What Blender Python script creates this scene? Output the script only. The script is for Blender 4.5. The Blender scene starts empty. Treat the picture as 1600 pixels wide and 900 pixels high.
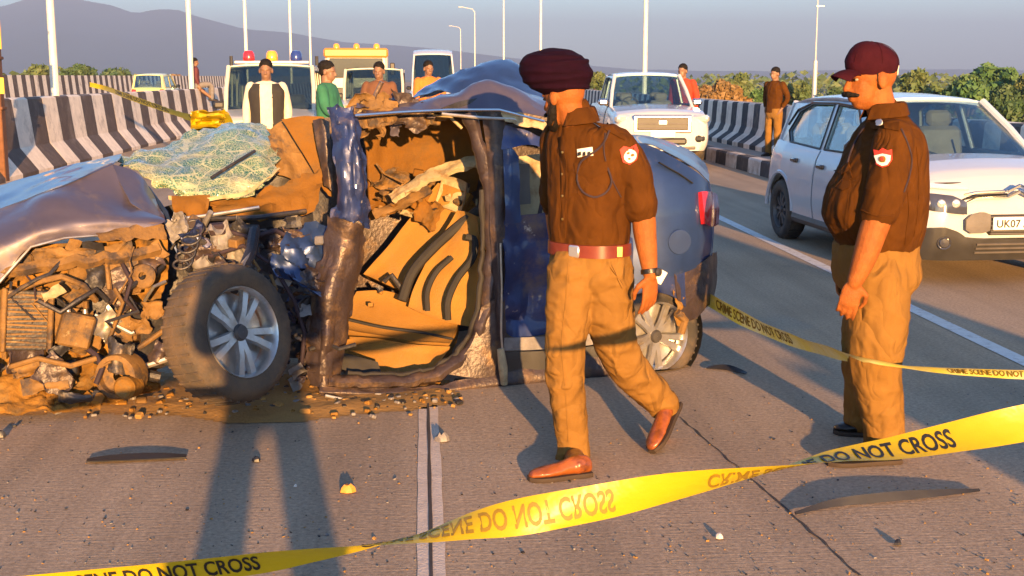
import bpy, bmesh, math, random
import numpy as np
from mathutils import Vector, Matrix, Quaternion
from mathutils.geometry import tessellate_polygon

R = math.radians
scene = bpy.context.scene
COL = scene.collection
random.seed(7)

# ------------------------------------------------------------------ camera
CAM_H, FPX, PITCH, YAW = 1.7, 1950.0, 9.6, 4.05
cam_data = bpy.data.cameras.new("camera")
cam = bpy.data.objects.new("camera", cam_data)
COL.objects.link(cam)
cam.location = (0, 0, CAM_H)
cam.rotation_euler = (R(90 - PITCH), 0, R(-YAW))
cam_data.sensor_width = 36.0
cam_data.lens = FPX / 1600.0 * 36.0
cam_data.clip_start = 0.1
cam_data.clip_end = 30000
scene.camera = cam

# ------------------------------------------------------------------ sky, sun, exposure
SUN_EL, SUN_AZ = 7.7, -7.0          # rays travel towards azimuth SUN_AZ (clockwise from +Y)
world = bpy.data.worlds.new("World")
scene.world = world
world.use_nodes = True
wn = world.node_tree
bg = wn.nodes["Background"]
sky = wn.nodes.new("ShaderNodeTexSky")
sky.sky_type = 'NISHITA'
sky.sun_disc = False
sky.sun_elevation = R(SUN_EL + 2)
sky.sun_rotation = R(180 + SUN_AZ)
sky.air_density = 1.0
sky.dust_density = 0.3
sky.ozone_density = 4.0
wn.links.new(sky.outputs[0], bg.inputs[0])
bg.inputs[1].default_value = 0.112
sd = bpy.data.lights.new("sun", 'SUN')
sun = bpy.data.objects.new("sun", sd)
COL.objects.link(sun)
sd.energy = 5.0
sd.angle = R(0.5)
sd.color = (1.0, 0.55, 0.20)
d = Vector((math.sin(R(SUN_AZ)) * math.cos(R(SUN_EL)), math.cos(R(SUN_AZ)) * math.cos(R(SUN_EL)), -math.sin(R(SUN_EL))))
sun.rotation_euler = d.to_track_quat('-Z', 'Y').to_euler()
vs = scene.view_settings
vs.view_transform = 'Standard'
vs.look = 'None'
vs.exposure = 1.9
vs.gamma = 1.0
vs.use_curve_mapping = False
scene.cycles.max_bounces = 8
scene.cycles.transparent_max_bounces = 12
scene.cycles.volume_bounces = 0

# ------------------------------------------------------------------ picture coordinates to places
_cp, _sp, _cy, _sy = math.cos(R(PITCH)), math.sin(R(PITCH)), math.cos(R(YAW)), math.sin(R(YAW))
def ray(px, py):
    x, y, z = (px - 800) / FPX, (450 - py) / FPX, 1.0
    fx, fy, fz = x, z * _cp + y * _sp, y * _cp - z * _sp      # before yaw: forward = +Y
    return Vector((fx * _cy + fy * _sy, -fx * _sy + fy * _cy, fz))
def at(px, py, Y):
    r = ray(px, py)
    return Vector((0, 0, CAM_H)) + r * (Y / r.y)
def ground(px, py, z=0.0):
    r = ray(px, py)
    return Vector((0, 0, CAM_H)) + r * ((z - CAM_H) / r.z)

# ------------------------------------------------------------------ numeric helpers
def _hash(ix, iy, iz, seed):
    h = (ix * 374761393 + iy * 668265263 + iz * 2147483647 + seed * 1274126177) & 0xFFFFFFFF
    h = ((h ^ (h >> 13)) * 1274126177) & 0xFFFFFFFF
    return ((h ^ (h >> 16)) & 0xFFFF) / 65535.0
def vnoise(P, seed=0):
    P = np.asarray(P, float)
    i = np.floor(P).astype(np.int64); f = P - i
    f = f * f * (3 - 2 * f)
    out = 0
    for dx in (0, 1):
        for dy in (0, 1):
            for dz in (0, 1):
                w = (f[..., 0] if dx else 1 - f[..., 0]) * (f[..., 1] if dy else 1 - f[..., 1]) * (f[..., 2] if dz else 1 - f[..., 2])
                out = out + w * _hash(i[..., 0] + dx, i[..., 1] + dy, i[..., 2] + dz, seed)
    return out * 2 - 1
def fbm(P, octaves=3, seed=0, ridged=False):
    P = np.asarray(P, float)
    a, s, tot = 1.0, 0, 0
    for o in range(octaves):
        n = vnoise(P * (2 ** o) + 17.3 * o, seed + o)
        if ridged: n = 1 - 2 * np.abs(n)
        s = s + a * n; tot += a; a *= 0.5
    return s / tot
def crom(pts, n, axis=0):
    """Catmull-Rom resample of an array of control points along axis to n samples."""
    A = np.moveaxis(np.asarray(pts, float), axis, 0)
    k = len(A)
    if k == 2:
        t = np.linspace(0, 1, n).reshape((-1,) + (1,) * (A.ndim - 1))
        return np.moveaxis(A[0] * (1 - t) + A[1] * t, 0, axis)
    E = np.concatenate([[2 * A[0] - A[1]], A, [2 * A[-1] - A[-2]]])
    t = np.linspace(0, k - 1 - 1e-9, n); i = t.astype(int)
    f = (t - i).reshape((-1,) + (1,) * (A.ndim - 1))
    p0, p1, p2, p3 = E[i], E[i + 1], E[i + 2], E[i + 3]
    o = 0.5 * (2 * p1 + (p2 - p0) * f + (2 * p0 - 5 * p1 + 4 * p2 - p3) * f ** 2 + (3 * p1 - p0 - 3 * p2 + p3) * f ** 3)
    return np.moveaxis(o, 0, axis)
def keyed(keys):
    xs = [k[0] for k in keys]; ys = [k[1] for k in keys]
    return lambda x: float(np.interp(x, xs, ys))

# ------------------------------------------------------------------ mesh helpers
class MB:
    """Collects shapes; build() links them as ONE mesh object."""
    def __init__(s): s.v = []; s.f = []; s.m = []; s.mi = 0
    def add(s, vs_, fs):
        b = len(s.v); s.v += [tuple(p) for p in vs_]
        for f in fs: s.f.append([i + b for i in f]); s.m.append(s.mi)
        return s
    def box(s, c, size, rot=None, taper=(1, 1)):
        c = Vector(c); h = Vector(size) / 2; vs_ = []
        for z in (-1, 1):
            tx, ty = (1, 1) if z < 0 else taper
            for x, y in ((-1, -1), (1, -1), (1, 1), (-1, 1)):
                p = Vector((x * h.x * tx, y * h.y * ty, z * h.z))
                if rot is not None: p = rot @ p
                vs_.append(c + p)
        return s.add(vs_, [(3, 2, 1, 0), (4, 5, 6, 7), (0, 1, 5, 4), (1, 2, 6, 5), (2, 3, 7, 6), (3, 0, 4, 7)])
    def bbox(s, c, size, rot=None, b=0.01):
        """box with chamfered vertical and top edges"""
        c = Vector(c); hx, hy, hz = [q / 2 for q in size]; b = min(b, hx * .9, hy * .9, hz * .9)
        def ring(ix, z):
            return [(hx - ix, hy - b - 0), (hx - b, hy - ix), (-hx + b, hy - ix), (-hx + ix, hy - b), (-hx + ix, -hy + b), (-hx + b, -hy + ix), (hx - b, -hy + ix), (hx - ix, -hy + b)], z
        vs_ = []
        for ix, z in ((b, -hz), (0, -hz + b), (0, hz - b), (b, hz)):
            pts, zz = ring(ix, z)
            for (x, y) in pts:
                if ix > 0:
                    x = max(-hx + b, min(hx - b, x)); y = max(-hy + b, min(hy - b, y))
                p = Vector((x, y, zz)); vs_.append(c + (rot @ p if rot is not None else p))
        fs = [tuple(range(7, -1, -1)), tuple(range(24, 32))]
        for r in range(3):
            for k in range(8): fs.append((r * 8 + k, r * 8 + (k + 1) % 8, (r + 1) * 8 + (k + 1) % 8, (r + 1) * 8 + k))
        return s.add(vs_, fs)
    def rings(s, rings, caps=True, closed=False):
        n = len(rings[0]); b = len(s.v); vs_ = [p for r in rings for p in r]; fs = []
        k = len(rings)
        for i in range(k if closed else k - 1):
            j = (i + 1) % k
            for a in range(n): fs.append((i * n + a, i * n + (a + 1) % n, j * n + (a + 1) % n, j * n + a))
        if caps and not closed:
            fs.append(tuple(range(n - 1, -1, -1))); fs.append(tuple((k - 1) * n + a for a in range(n)))
        return s.add(vs_, fs)
    def tube(s, pts, rad, seg=8, caps=True, flat=1.0, up=None, round_ends=False):
        pts = [Vector(p) for p in pts]
        if not hasattr(rad, '__len__'): rad = [rad] * len(pts)
        rad = list(rad)
        if round_ends:
            d0 = (pts[0] - pts[1]).normalized(); d1 = (pts[-1] - pts[-2]).normalized()
            r0, r1 = rad[0], rad[-1]
            pts = [pts[0] + d0 * r0 * .98, pts[0] + d0 * r0 * .7] + pts + [pts[-1] + d1 * r1 * .7, pts[-1] + d1 * r1 * .98]
            rad = [r0 * .2, r0 * .72] + rad + [r1 * .72, r1 * .2]
        rings = []; prev = None
        for i, p in enumerate(pts):
            t = (pts[min(i + 1, len(pts) - 1)] - pts[max(i - 1, 0)]).normalized()
            if prev is None:
                a = Vector(up) if up is not None else (Vector((0, 0, 1)) if abs(t.z) < .9 else Vector((1, 0, 0)))
            else: a = prev
            a = (a - t * a.dot(t)).normalized(); b = t.cross(a); prev = a
            rings.append([p + a * (rad[i] * flat * math.cos(2 * math.pi * k / seg)) + b * (rad[i] * math.sin(2 * math.pi * k / seg)) for k in range(seg)])
        return s.rings(rings, caps)
    def lathe(s, prof, origin, axis, seg=24, caps=False):
        """prof: list of (radius, distance along axis)"""
        axis = Vector(axis).normalized(); o = Vector(origin)
        a = axis.orthogonal().normalized(); b = axis.cross(a)
        rings = [[o + axis * h + (a * math.cos(2 * math.pi * k / seg) + b * math.sin(2 * math.pi * k / seg)) * r for k in range(seg)] for r, h in prof]
        return s.rings(rings, caps)
    def ellipsoid(s, c, rad, rot=None, seg=14, n=9):
        c = Vector(c); rings = []
        for i in range(n):
            th = math.pi * (i + .35) / (n - .3); z = -math.cos(th); q = math.sin(th)
            ring = []
            for k in range(seg):
                p = Vector((rad[0] * q * math.cos(2 * math.pi * k / seg), rad[1] * q * math.sin(2 * math.pi * k / seg), rad[2] * z))
                ring.append(c + (rot @ p if rot is not None else p))
            rings.append(ring)
        return s.rings(rings)
    def prism(s, poly, o, ax, ay, thick):
        """polygon (2-D list) placed at o with axes ax, ay, extruded both ways along the normal"""
        o, ax, ay = Vector(o), Vector(ax), Vector(ay); nrm = ax.cross(ay).normalized() * thick / 2
        tris = tessellate_polygon([[Vector((p[0], p[1], 0)) for p in poly]])
        n = len(poly); P = [o + ax * p[0] + ay * p[1] for p in poly]
        vs_ = [p + nrm for p in P] + [p - nrm for p in P]
        fs = []
        for t in tris:
            fs.append(tuple(t)); fs.append(tuple(i + n for i in reversed(t)))
        for i in range(n): j = (i + 1) % n; fs.append((i, i + n, j + n, j))
        return s.add(vs_, fs)
    def build(s, name, mats, parent=None, smooth=True, ang=38):
        me = bpy.data.meshes.new(name)
        me.from_pydata([tuple(map(float, p)) for p in s.v], [], s.f)
        return finish(me, name, mats, parent, smooth, ang, s.m)

def finish(me, name, mats, parent=None, smooth=True, ang=38, midx=None, fixn=True):
    if not isinstance(mats, (list, tuple)): mats = [mats]
    for m in mats: me.materials.append(MAT[m] if isinstance(m, str) else m)
    if midx is not None and len(mats) > 1: me.polygons.foreach_set('material_index', midx)
    if fixn:
        bm = bmesh.new(); bm.from_mesh(me)
        bmesh.ops.recalc_face_normals(bm, faces=bm.faces[:]); bm.to_mesh(me); bm.free()
    if smooth:
        me.polygons.foreach_set('use_smooth', [True] * len(me.polygons))
        me.set_sharp_from_angle(angle=R(ang))
    me.update()
    o = bpy.data.objects.new(name, me); COL.objects.link(o)
    if parent is not None: put(o, parent)
    return o
def put(o, parent):
    """parts of things built in world coordinates keep their place"""
    o.parent = parent
    w = Vector((0, 0, 0)); p = parent
    while p is not None:
        w += p.location if p.get('_w', 0) else Vector((0, 0, 0)); p = p.parent
    o.location = -w
    if w.length > 0 : o['_w'] = 1
def tag(o, label=None, cat=None, group=None, kind=None):
    if label: o['label'] = label
    if cat: o['category'] = cat
    if group: o['group'] = group
    if kind: o['kind'] = kind
    return o
def thing(name, label, cat, loc=(0, 0, 0), rz=0.0, group=None, worldbuilt=False):
    o = bpy.data.objects.new(name, None); COL.objects.link(o)
    o.empty_display_size = .2
    o.location = loc; o.rotation_euler = (0, 0, rz)
    if worldbuilt: o['_w'] = 1
    return tag(o, label, cat, group)

def sheet(name, rows, mat, parent=None, res=10, crumple=0.0, freq=5.0, thick=0.004, seed=0, ang=30, ridged=True, extra=None, rag=0.0):
    """a bent metal/glass/cloth panel through a grid of control points"""
    A = np.array([[tuple(p) for p in r] for r in rows], float)
    m, n = A.shape[:2]
    A = crom(A, (m - 1) * res + 1, 0); A = crom(A, (n - 1) * res + 1, 1)
    if rag:
        edge = np.zeros(A.shape[:2]); edge[0] = 1; edge[-1] = 1; edge[:, 0] = 1; edge[:, -1] = 1
        q = np.stack([vnoise(A * 25, seed + 50 + k) for k in range(3)], -1)
        A = A + q * rag * edge[..., None]
    du = np.gradient(A, axis=1); dv = np.gradient(A, axis=0)
    N = np.cross(du, dv); N /= (np.linalg.norm(N, axis=-1, keepdims=True) + 1e-9)
    if crumple:
        A = A + N * (fbm(A * freq, 3, seed, ridged) * crumple)[..., None]
    if extra is not None: A = extra(A, N)
    h, w = A.shape[:2]
    V = np.concatenate([(A + N * thick / 2).reshape(-1, 3), (A - N * thick / 2).reshape(-1, 3)])
    F = []; o = h * w
    for i in range(h - 1):
        for j in range(w - 1):
            a = i * w + j
            F.append((a, a + 1, a + w + 1, a + w)); F.append((a + o, a + w + o, a + w + 1 + o, a + 1 + o))
    rim = [j for j in range(w)] + [i * w + w - 1 for i in range(1, h)] + [(h - 1) * w + j for j in range(w - 2, -1, -1)] + [i * w for i in range(h - 2, 0, -1)]
    for a, b in zip(rim, rim[1:] + rim[:1]): F.append((a, a + o, b + o, b))
    me = bpy.data.meshes.new(name); me.from_pydata(V.tolist(), [], F)
    return finish(me, name, mat, parent, True, ang)

_dg_cache = None
def blob(name, mb, voxel, mats, parent=None, smooth=6, wrinkle=0.0, wfreq=(14, 14, 5), seed=0, matfn=None, fine=0.0):
    """union of closed shapes as one continuous skin (voxel remesh), then wrinkles"""
    me = bpy.data.meshes.new(name + "_raw")
    me.from_pydata([tuple(map(float, p)) for p in mb.v], [], mb.f)
    bm = bmesh.new(); bm.from_mesh(me); bmesh.ops.recalc_face_normals(bm, faces=bm.faces[:]); bm.to_mesh(me); bm.free()
    ob = bpy.data.objects.new("tmp", me); COL.objects.link(ob)
    md = ob.modifiers.new("r", 'REMESH'); md.mode = 'VOXEL'; md.voxel_size = voxel
    if smooth:
        ms = ob.modifiers.new("s", 'SMOOTH'); ms.factor = 0.5; ms.iterations = smooth
    dg = bpy.context.evaluated_depsgraph_get()
    out = bpy.data.meshes.new_from_object(ob.evaluated_get(dg))
    bpy.data.objects.remove(ob); bpy.data.meshes.remove(me)
    out.name = name
    nv = len(out.vertices)
    co = np.empty(nv * 3); out.vertices.foreach_get('co', co); co = co.reshape(-1, 3)
    if wrinkle or fine:
        no = np.empty(nv * 3); out.vertex_normals.foreach_get('vector', no); no = no.reshape(-1, 3)
        dsp = 0
        if wrinkle: dsp = dsp + wrinkle * fbm(co * np.array(wfreq), 2, seed, True)
        if fine: dsp = dsp + fine * fbm(co * 45, 2, seed + 9)
        co = co + no * np.asarray(dsp)[:, None]
        out.vertices.foreach_set('co', co.reshape(-1))
    midx = None
    if matfn is not None:
        c = np.empty(len(out.polygons) * 3); out.polygons.foreach_get('center', c)
        midx = matfn(c.reshape(-1, 3)).astype(int).tolist()
    return finish(out, name, mats, parent, True, 60, midx, fixn=False)

# ------------------------------------------------------------------ materials
MAT = {}
def nodes_of(name):
    m = bpy.data.materials.new(name); m.use_nodes = True; MAT[name] = m
    nt = m.node_tree
    return m, nt, nt.nodes["Principled BSDF"]
def _n(nt, t, **kw):
    n = nt.nodes.new(t)
    for k, v in kw.items():
        if k in n.inputs: n.inputs[k].default_value = v
        else: setattr(n, k, v)
    return n
def c4(c): return (c[0], c[1], c[2], 1)
def mat(name, col, rough=.6, metal=0.0, var=.18, scale=6.0, bump=0.0, bscale=60.0, col2=None, blend=(.45, .6), mscale=3.0, coat=0.0, spec=.5, fold=None, col3=None, b3=(.55, .7), s3=9.0, stretch=(1, 1, 1), rough2=None, rand=0.0):
    """principled with two-octave colour variation, up to two overlaid patch colours and fine relief"""
    m, nt, b = nodes_of(name); L = nt.links.new
    tc = _n(nt, "ShaderNodeTexCoord"); mp = _n(nt, "ShaderNodeMapping", Scale=stretch); L(tc.outputs["Object"], mp.inputs[0])
    nz = _n(nt, "ShaderNodeTexNoise", Scale=scale, Detail=6.0, Roughness=.62); L(mp.outputs[0], nz.inputs["Vector"])
    cr = _n(nt, "ShaderNodeValToRGB"); L(nz.outputs[0], cr.inputs[0])
    cr.color_ramp.elements[0].position = .28; cr.color_ramp.elements[1].position = .72
    cr.color_ramp.elements[0].color = c4([max(0, q * (1 - var)) for q in col]); cr.color_ramp.elements[1].color = c4([min(1, q * (1 + var)) for q in col])
    out = cr.outputs[0]; rfac = None
    for cc, bl, sc in ((col2, blend, mscale), (col3, b3, s3)):
        if cc is None: continue
        n2 = _n(nt, "ShaderNodeTexNoise", Scale=sc, Detail=8.0, Roughness=.68); L(mp.outputs[0], n2.inputs["Vector"])
        r2 = _n(nt, "ShaderNodeValToRGB"); L(n2.outputs[0], r2.inputs[0])
        r2.color_ramp.elements[0].position = bl[0]; r2.color_ramp.elements[1].position = bl[1]
        mx = _n(nt, "ShaderNodeMix", data_type='RGBA'); L(r2.outputs[0], mx.inputs[0]); L(out, mx.inputs[6]); mx.inputs[7].default_value = c4(cc); out = mx.outputs[2]
        if rfac is None: rfac = r2.outputs[0]
    if rand:
        oi = _n(nt, "ShaderNodeObjectInfo"); hv = _n(nt, "ShaderNodeHueSaturation"); mr = _n(nt, "ShaderNodeMapRange")
        mr.inputs[3].default_value = 1 - rand; mr.inputs[4].default_value = 1 + rand
        L(oi.outputs["Random"], mr.inputs[0]); L(mr.outputs[0], hv.inputs["Value"]); L(out, hv.inputs["Color"]); out = hv.outputs[0]
    L(out, b.inputs["Base Color"])
    b.inputs["Roughness"].default_value = rough; b.inputs["Metallic"].default_value = metal
    if rough2 is not None and rfac is not None:
        mr = _n(nt, "ShaderNodeMapRange"); mr.inputs[3].default_value = rough; mr.inputs[4].default_value = rough2
        L(rfac, mr.inputs[0]); L(mr.outputs[0], b.inputs["Roughness"])
    b.inputs["Specular IOR Level"].default_value = spec
    if coat: b.inputs["Coat Weight"].default_value = coat; b.inputs["Coat Roughness"].default_value = .05
    if bump:
        nb = _n(nt, "ShaderNodeTexNoise", Scale=bscale, Detail=4.0); L(mp.outputs[0], nb.inputs["Vector"])
        bp = _n(nt, "ShaderNodeBump", Strength=min(1, bump), Distance=.01); L(nb.outputs[0], bp.inputs["Height"]); L(bp.outputs[0], b.inputs["Normal"])
        if fold:                                          # soft cloth creases, stretched along the limbs
            fm = _n(nt, "ShaderNodeMapping", Scale=fold[0]); L(tc.outputs["Object"], fm.inputs[0])
            fn = _n(nt, "ShaderNodeTexNoise", Scale=1.0, Detail=2.0, Roughness=.4, Distortion=.6); L(fm.outputs[0], fn.inputs["Vector"])
            ab = _n(nt, "ShaderNodeMath", operation='SUBTRACT'); L(fn.outputs[0], ab.inputs[0]); ab.inputs[1].default_value = .5
            a2 = _n(nt, "ShaderNodeMath", operation='ABSOLUTE'); L(ab.outputs[0], a2.inputs[0])
            fb = _n(nt, "ShaderNodeBump", Strength=.9, Distance=fold[1]); L(a2.outputs[0], fb.inputs["Height"]); L(bp.outputs[0], fb.inputs["Normal"]); L(fb.outputs[0], b.inputs["Normal"])
    return m
def glassmat(name, tint=(.25, .32, .36), gloss=.22, rough=.03):
    m, nt, b = nodes_of(name); L = nt.links.new
    out = [n for n in nt.nodes if n.type == 'OUTPUT_MATERIAL'][0]; nt.nodes.remove(b)
    tr = _n(nt, "ShaderNodeBsdfTransparent"); tr.inputs[0].default_value = c4(tint)
    gl = _n(nt, "ShaderNodeBsdfGlossy"); gl.inputs["Roughness"].default_value = rough; gl.inputs[0].default_value = (1, 1, 1, 1)
    lw = _n(nt, "ShaderNodeLayerWeight"); lw.inputs[0].default_value = .5
    pw = _n(nt, "ShaderNodeMath", operation='POWER'); L(lw.outputs["Facing"], pw.inputs[0]); pw.inputs[1].default_value = 3.5
    ad = _n(nt, "ShaderNodeMath", operation='MULTIPLY_ADD'); L(pw.outputs[0], ad.inputs[0]); ad.inputs[1].default_value = .55; ad.inputs[2].default_value = gloss; ad.use_clamp = True
    mx = _n(nt, "ShaderNodeMixShader"); L(ad.outputs[0], mx.inputs[0]); L(tr.outputs[0], mx.inputs[1]); L(gl.outputs[0], mx.inputs[2]); L(mx.outputs[0], out.inputs[0])
    return m
# colours of things
mat('white_paint_car', (0.46, 0.48, 0.52), .22, 0, .03, 2, coat=.6, col2=(0.42, 0.39, 0.34), blend=(.62, .86), mscale=2.2)
mat('cream_paint', (0.4992, 0.468, 0.39), .35, 0, .05, 3, coat=.3, col2=(0.39, 0.3432, 0.2652), blend=(.6, .85), mscale=3)
mat('yellow_paint', (.74, .66, .25), .35, 0, .05, 3, coat=.2)
mat('orange_paint', (0.51, 0.195, 0.03), .4, 0, .08, 3)
mat('red_plastic', (.45, .02, .03), .2, coat=.4, var=.1)
mat('blue_plastic', (.02, .04, .2), .2, coat=.4, var=.1)
mat('amber_plastic', (.7, .3, .03), .2, coat=.4, var=.1)
mat('black_plastic', (.028, .027, .027), .5, var=.25, bump=.15, bscale=120)
mat('black_gloss', (.012, .012, .014), .12, var=.1, coat=.4)
mat('grey_plastic', (.10, .09, .085), .55, var=.25, bump=.2, bscale=90)
mat('chrome', (.72, .70, .66), .18, 1.0, var=.05)
mat('lamp_lens', (.75, .75, .72), .08, .55, var=.1, coat=.8)
mat('lamp_dark', (.06, .06, .07), .15, .3, var=.2, coat=.8)
mat('plate_white', (.8, .8, .76), .4, var=.03)
mat('ink', (.012, .012, .012), .6, var=.1)
mat('ink_faded', (0.2, 0.125, 0.004), .6, var=.15, scale=30)
mat('tyre', (.030, .028, .027), .78, var=.3, scale=10, col2=(.11, .075, .045), blend=(.42, .75), mscale=5, bump=.3, bscale=150)
mat('tyre_dusty', (.045, .038, .032), .85, var=.3, scale=10, col2=(.15, .095, .05), blend=(.36, .72), mscale=4, bump=.4, bscale=120)
mat('alloy', (.58, .57, .56), .32, .85, var=.1, scale=12, col2=(.30, .22, .13), blend=(.5, .78), mscale=7)
mat('steel_dark', (.09, .085, .085), .5, .6, var=.3)
mat('interior', (.07, .068, .068), .7, var=.3)
mat('seat_dark', (.17, .155, .14), .8, var=.2)
glassmat('glass_car', (.74, .84, .87), .09)
glassmat('glass_tint', (.55, .62, .62), .06)
# wreck
mat('wreck_blue', (.020, .034, .115), .42, .35, .3, 6, coat=.25, col2=(.15, .105, .075), blend=(.54, .74), mscale=5, rough2=.8, bump=.10, bscale=70, col3=(.36, .34, .32), b3=(.63, .68), s3=13)
mat('wreck_blue_clean', (.022, .045, .13), .38, .40, .25, 4, coat=.45, col2=(.13, .12, .12), blend=(.60, .85), mscale=3, rough2=.6)
mat('wreck_blue_sunlit', (0.09, 0.07875, 0.1125), .44, .40, .18, 3, coat=.4, col2=(0.225, 0.165, 0.105), blend=(.56, .8), mscale=3.5, rough2=.7)  # same blue paint, with its sunlit lilac tone put into the colour
mat('wreck_under', (.050, .036, .036), .42, .3, .35, 9, col2=(.22, .13, .055), blend=(.52, .78), mscale=6, bump=.4, bscale=50)
mat('mud', (0.22, 0.112, 0.026), .95, 0, .35, 7, col2=(0.07, 0.0455, 0.0245), blend=(.52, .66), mscale=8, bump=.7, bscale=45, col3=(0.28, 0.175, 0.063), b3=(.55, .75), s3=4, spec=.08)
mat('mud_metal', (0.17, 0.092, 0.026), .75, .1, .35, 8, col2=(0.049, 0.035, 0.028), blend=(.50, .62), mscale=7, bump=.4, bscale=60, col3=(0.294, 0.224, 0.119), b3=(.64, .74), s3=11)
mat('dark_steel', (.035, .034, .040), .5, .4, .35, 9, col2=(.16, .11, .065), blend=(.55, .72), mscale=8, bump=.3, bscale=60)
mat('bare_metal', (.50, .47, .42), .38, .8, .2, 12, col2=(.36, .26, .13), blend=(.5, .7), mscale=9)
mat('seat_beige', (0.28, 0.145, 0.035), .85, 0, .16, 6, bump=.35, bscale=130, col2=(0.182, 0.112, 0.0455), blend=(.48, .75), mscale=3, spec=.08)
mat('seat_trim', (.018, .016, .015), .8, var=.3)
mat('lining', (0.17, 0.08, 0.018), .9, 0, .25, 4, bump=.4, bscale=50, col2=(0.091, 0.0595, 0.028), blend=(.5, .72), mscale=4, spec=.08)
mat('foam_cream', (0.364, 0.294, 0.175), .9, 0, .2, 10, col2=(0.21, 0.126, 0.056), blend=(.5, .66), mscale=9, bump=.4, bscale=70)
mat('tail_lamp', (.36, .010, .014), .12, var=.2, coat=.8)
# people
mat('skin', (0.27, 0.085, 0.018), .62, 0, .22, 22, bump=.35, bscale=160, spec=.22, col2=(0.21, 0.06, 0.013), blend=(.5, .8), mscale=12)
mat('skin_far', (0.189, 0.1015, 0.0595), .55, var=.1)
mat('hair', (.012, .010, .009), .7, var=.4, scale=60, bump=.5, bscale=180, spec=.1)
mat('khaki_shirt', (0.072, 0.026, 0.004), .85, 0, .14, 14, bump=.30, bscale=420, fold=((9, 9, 5), .045), col2=(0.05, 0.018, 0.003), blend=(.45, .7), mscale=5, spec=.08)
mat('khaki_trousers', (.205, .106, .027), .85, 0, .10, 10, bump=.30, bscale=420, fold=((8, 8, 5.5), .05), col2=(.160, .080, .019), blend=(.45, .75), mscale=4, spec=.08)
mat('turban_cloth', (0.011, 0.0017, 0.0075), .85, 0, .25, 12, bump=.4, bscale=300, stretch=(1, 1, 3), spec=.08)
mat('cap_cloth', (0.034, 0.005, 0.01), .85, 0, .2, 16, bump=.35, bscale=380, spec=.08)
mat('brown_leather', (.25, .070, .014), .35, 0, .22, 14, coat=.2, bump=.15, bscale=90, col2=(0.075, 0.021, 0.009), blend=(.5, .72), mscale=10)
mat('belt_leather', (.14, .026, .014), .3, 0, .2, 14, coat=.2)
mat('black_leather', (.012, .011, .011), .38, 0, .3, 14, bump=.15, bscale=90)
mat('sole', (.035, .022, .015), .8)
mat('brass', (.60, .42, .14), .3, .9, var=.1)
mat('silver', (.7, .7, .7), .3, .8, var=.1)
mat('eye_white', (.30, .24, .19), .3, var=.1)
mat('badge_white', (.75, .70, .62), .7, var=.08)
mat('badge_red', (.55, .035, .02), .7, var=.1)
mat('cord_dark', (.022, .012, .02), .8)
for nm, cc in (('cloth_black', (.02, .018, .018)), ('cloth_cream', (.62, .55, .42)), ('cloth_green', (.02, .13, .07)), ('cloth_brown', (.12, .05, .022)),
               ('cloth_orange', (.48, .15, .02)), ('cloth_red', (.45, .035, .012)), ('cloth_navy', (.03, .035, .06)), ('cloth_maroon', (.09, .02, .025)), ('cloth_grey', (.14, .13, .13))):
    mat(nm, cc, .85, 0, .18, 9, bump=.25, bscale=260)
# tape
def tape_mat():
    m, nt, b = nodes_of('tape_yellow'); L = nt.links.new
    tc = _n(nt, "ShaderNodeTexCoord"); nz = _n(nt, "ShaderNodeTexNoise", Scale=5.0, Detail=4.0); L(tc.outputs["Object"], nz.inputs["Vector"])
    cr = _n(nt, "ShaderNodeValToRGB"); L(nz.outputs[0], cr.inputs[0])
    cr.color_ramp.elements[0].color = (.50, .35, .006, 1); cr.color_ramp.elements[1].color = (.60, .45, .012, 1)
    L(cr.outputs[0], b.inputs["Base Color"]); b.inputs["Roughness"].default_value = .35
    out = [n for n in nt.nodes if n.type == 'OUTPUT_MATERIAL'][0]
    tl = _n(nt, "ShaderNodeBsdfTranslucent"); tl.inputs[0].default_value = (.8, .55, .01, 1)
    nb = _n(nt, "ShaderNodeTexNoise", Scale=14.0, Detail=3.0); L(tc.outputs["Object"], nb.inputs["Vector"])
    bp = _n(nt, "ShaderNodeBump", Strength=.25, Distance=.02); L(nb.outputs[0], bp.inputs["Height"]); L(bp.outputs[0], b.inputs["Normal"])
    mx = _n(nt, "ShaderNodeMixShader"); mx.inputs[0].default_value = .3; L(b.outputs[0], mx.inputs[1]); L(tl.outputs[0], mx.inputs[2]); L(mx.outputs[0], out.inputs[0])
tape_mat()
mat('tape_old', (.80, .72, .10), .4, 0, .15, 6, col2=(.80, .80, .42), blend=(.42, .62), mscale=5)
# setting
mat('barrier_white', (.82, .71, .57), .85, 0, .14, 5, col2=(.34, .27, .21), blend=(.52, .75), mscale=2.2, bump=.3, bscale=30, col3=(.20, .15, .11), b3=(.66, .78), s3=3.3)
mat('barrier_black', (.095, .066, .052), .8, 0, .25, 5, col2=(.20, .16, .13), blend=(.52, .78), mscale=2.2, bump=.3, bscale=30)
mat('kerb_white', (.55, .52, .48), .85, 0, .15, 5, col2=(.30, .24, .19), blend=(.48, .7), mscale=3)
mat('kerb_black', (.04, .04, .045), .85, 0, .25, 5, col2=(.18, .15, .12), blend=(.5, .75), mscale=3)
mat('footpath', (.34, .27, .21), .9, 0, .16, 2.5, bump=.3, bscale=25)
mat('line_paint', (.62, .60, .57), .7, 0, .10, 8, col2=(.30, .25, .21), blend=(.52, .72), mscale=14, bump=.2, bscale=90)
mat('joint_light', (.60, .48, .37), .9, 0, .15, 9, col2=(.40, .30, .22), blend=(.55, .75), mscale=13, bump=.4, bscale=90)
mat('joint_and_shadow_dark', (.05, .04, .035), .9, 0, .25)
mat('sandy', (0.3, 0.165, 0.045), .95, 0, .2, 3, bump=.5, bscale=40)
mat('galvanised', (.50, .50, .49), .45, .4, .1, 6)
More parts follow.
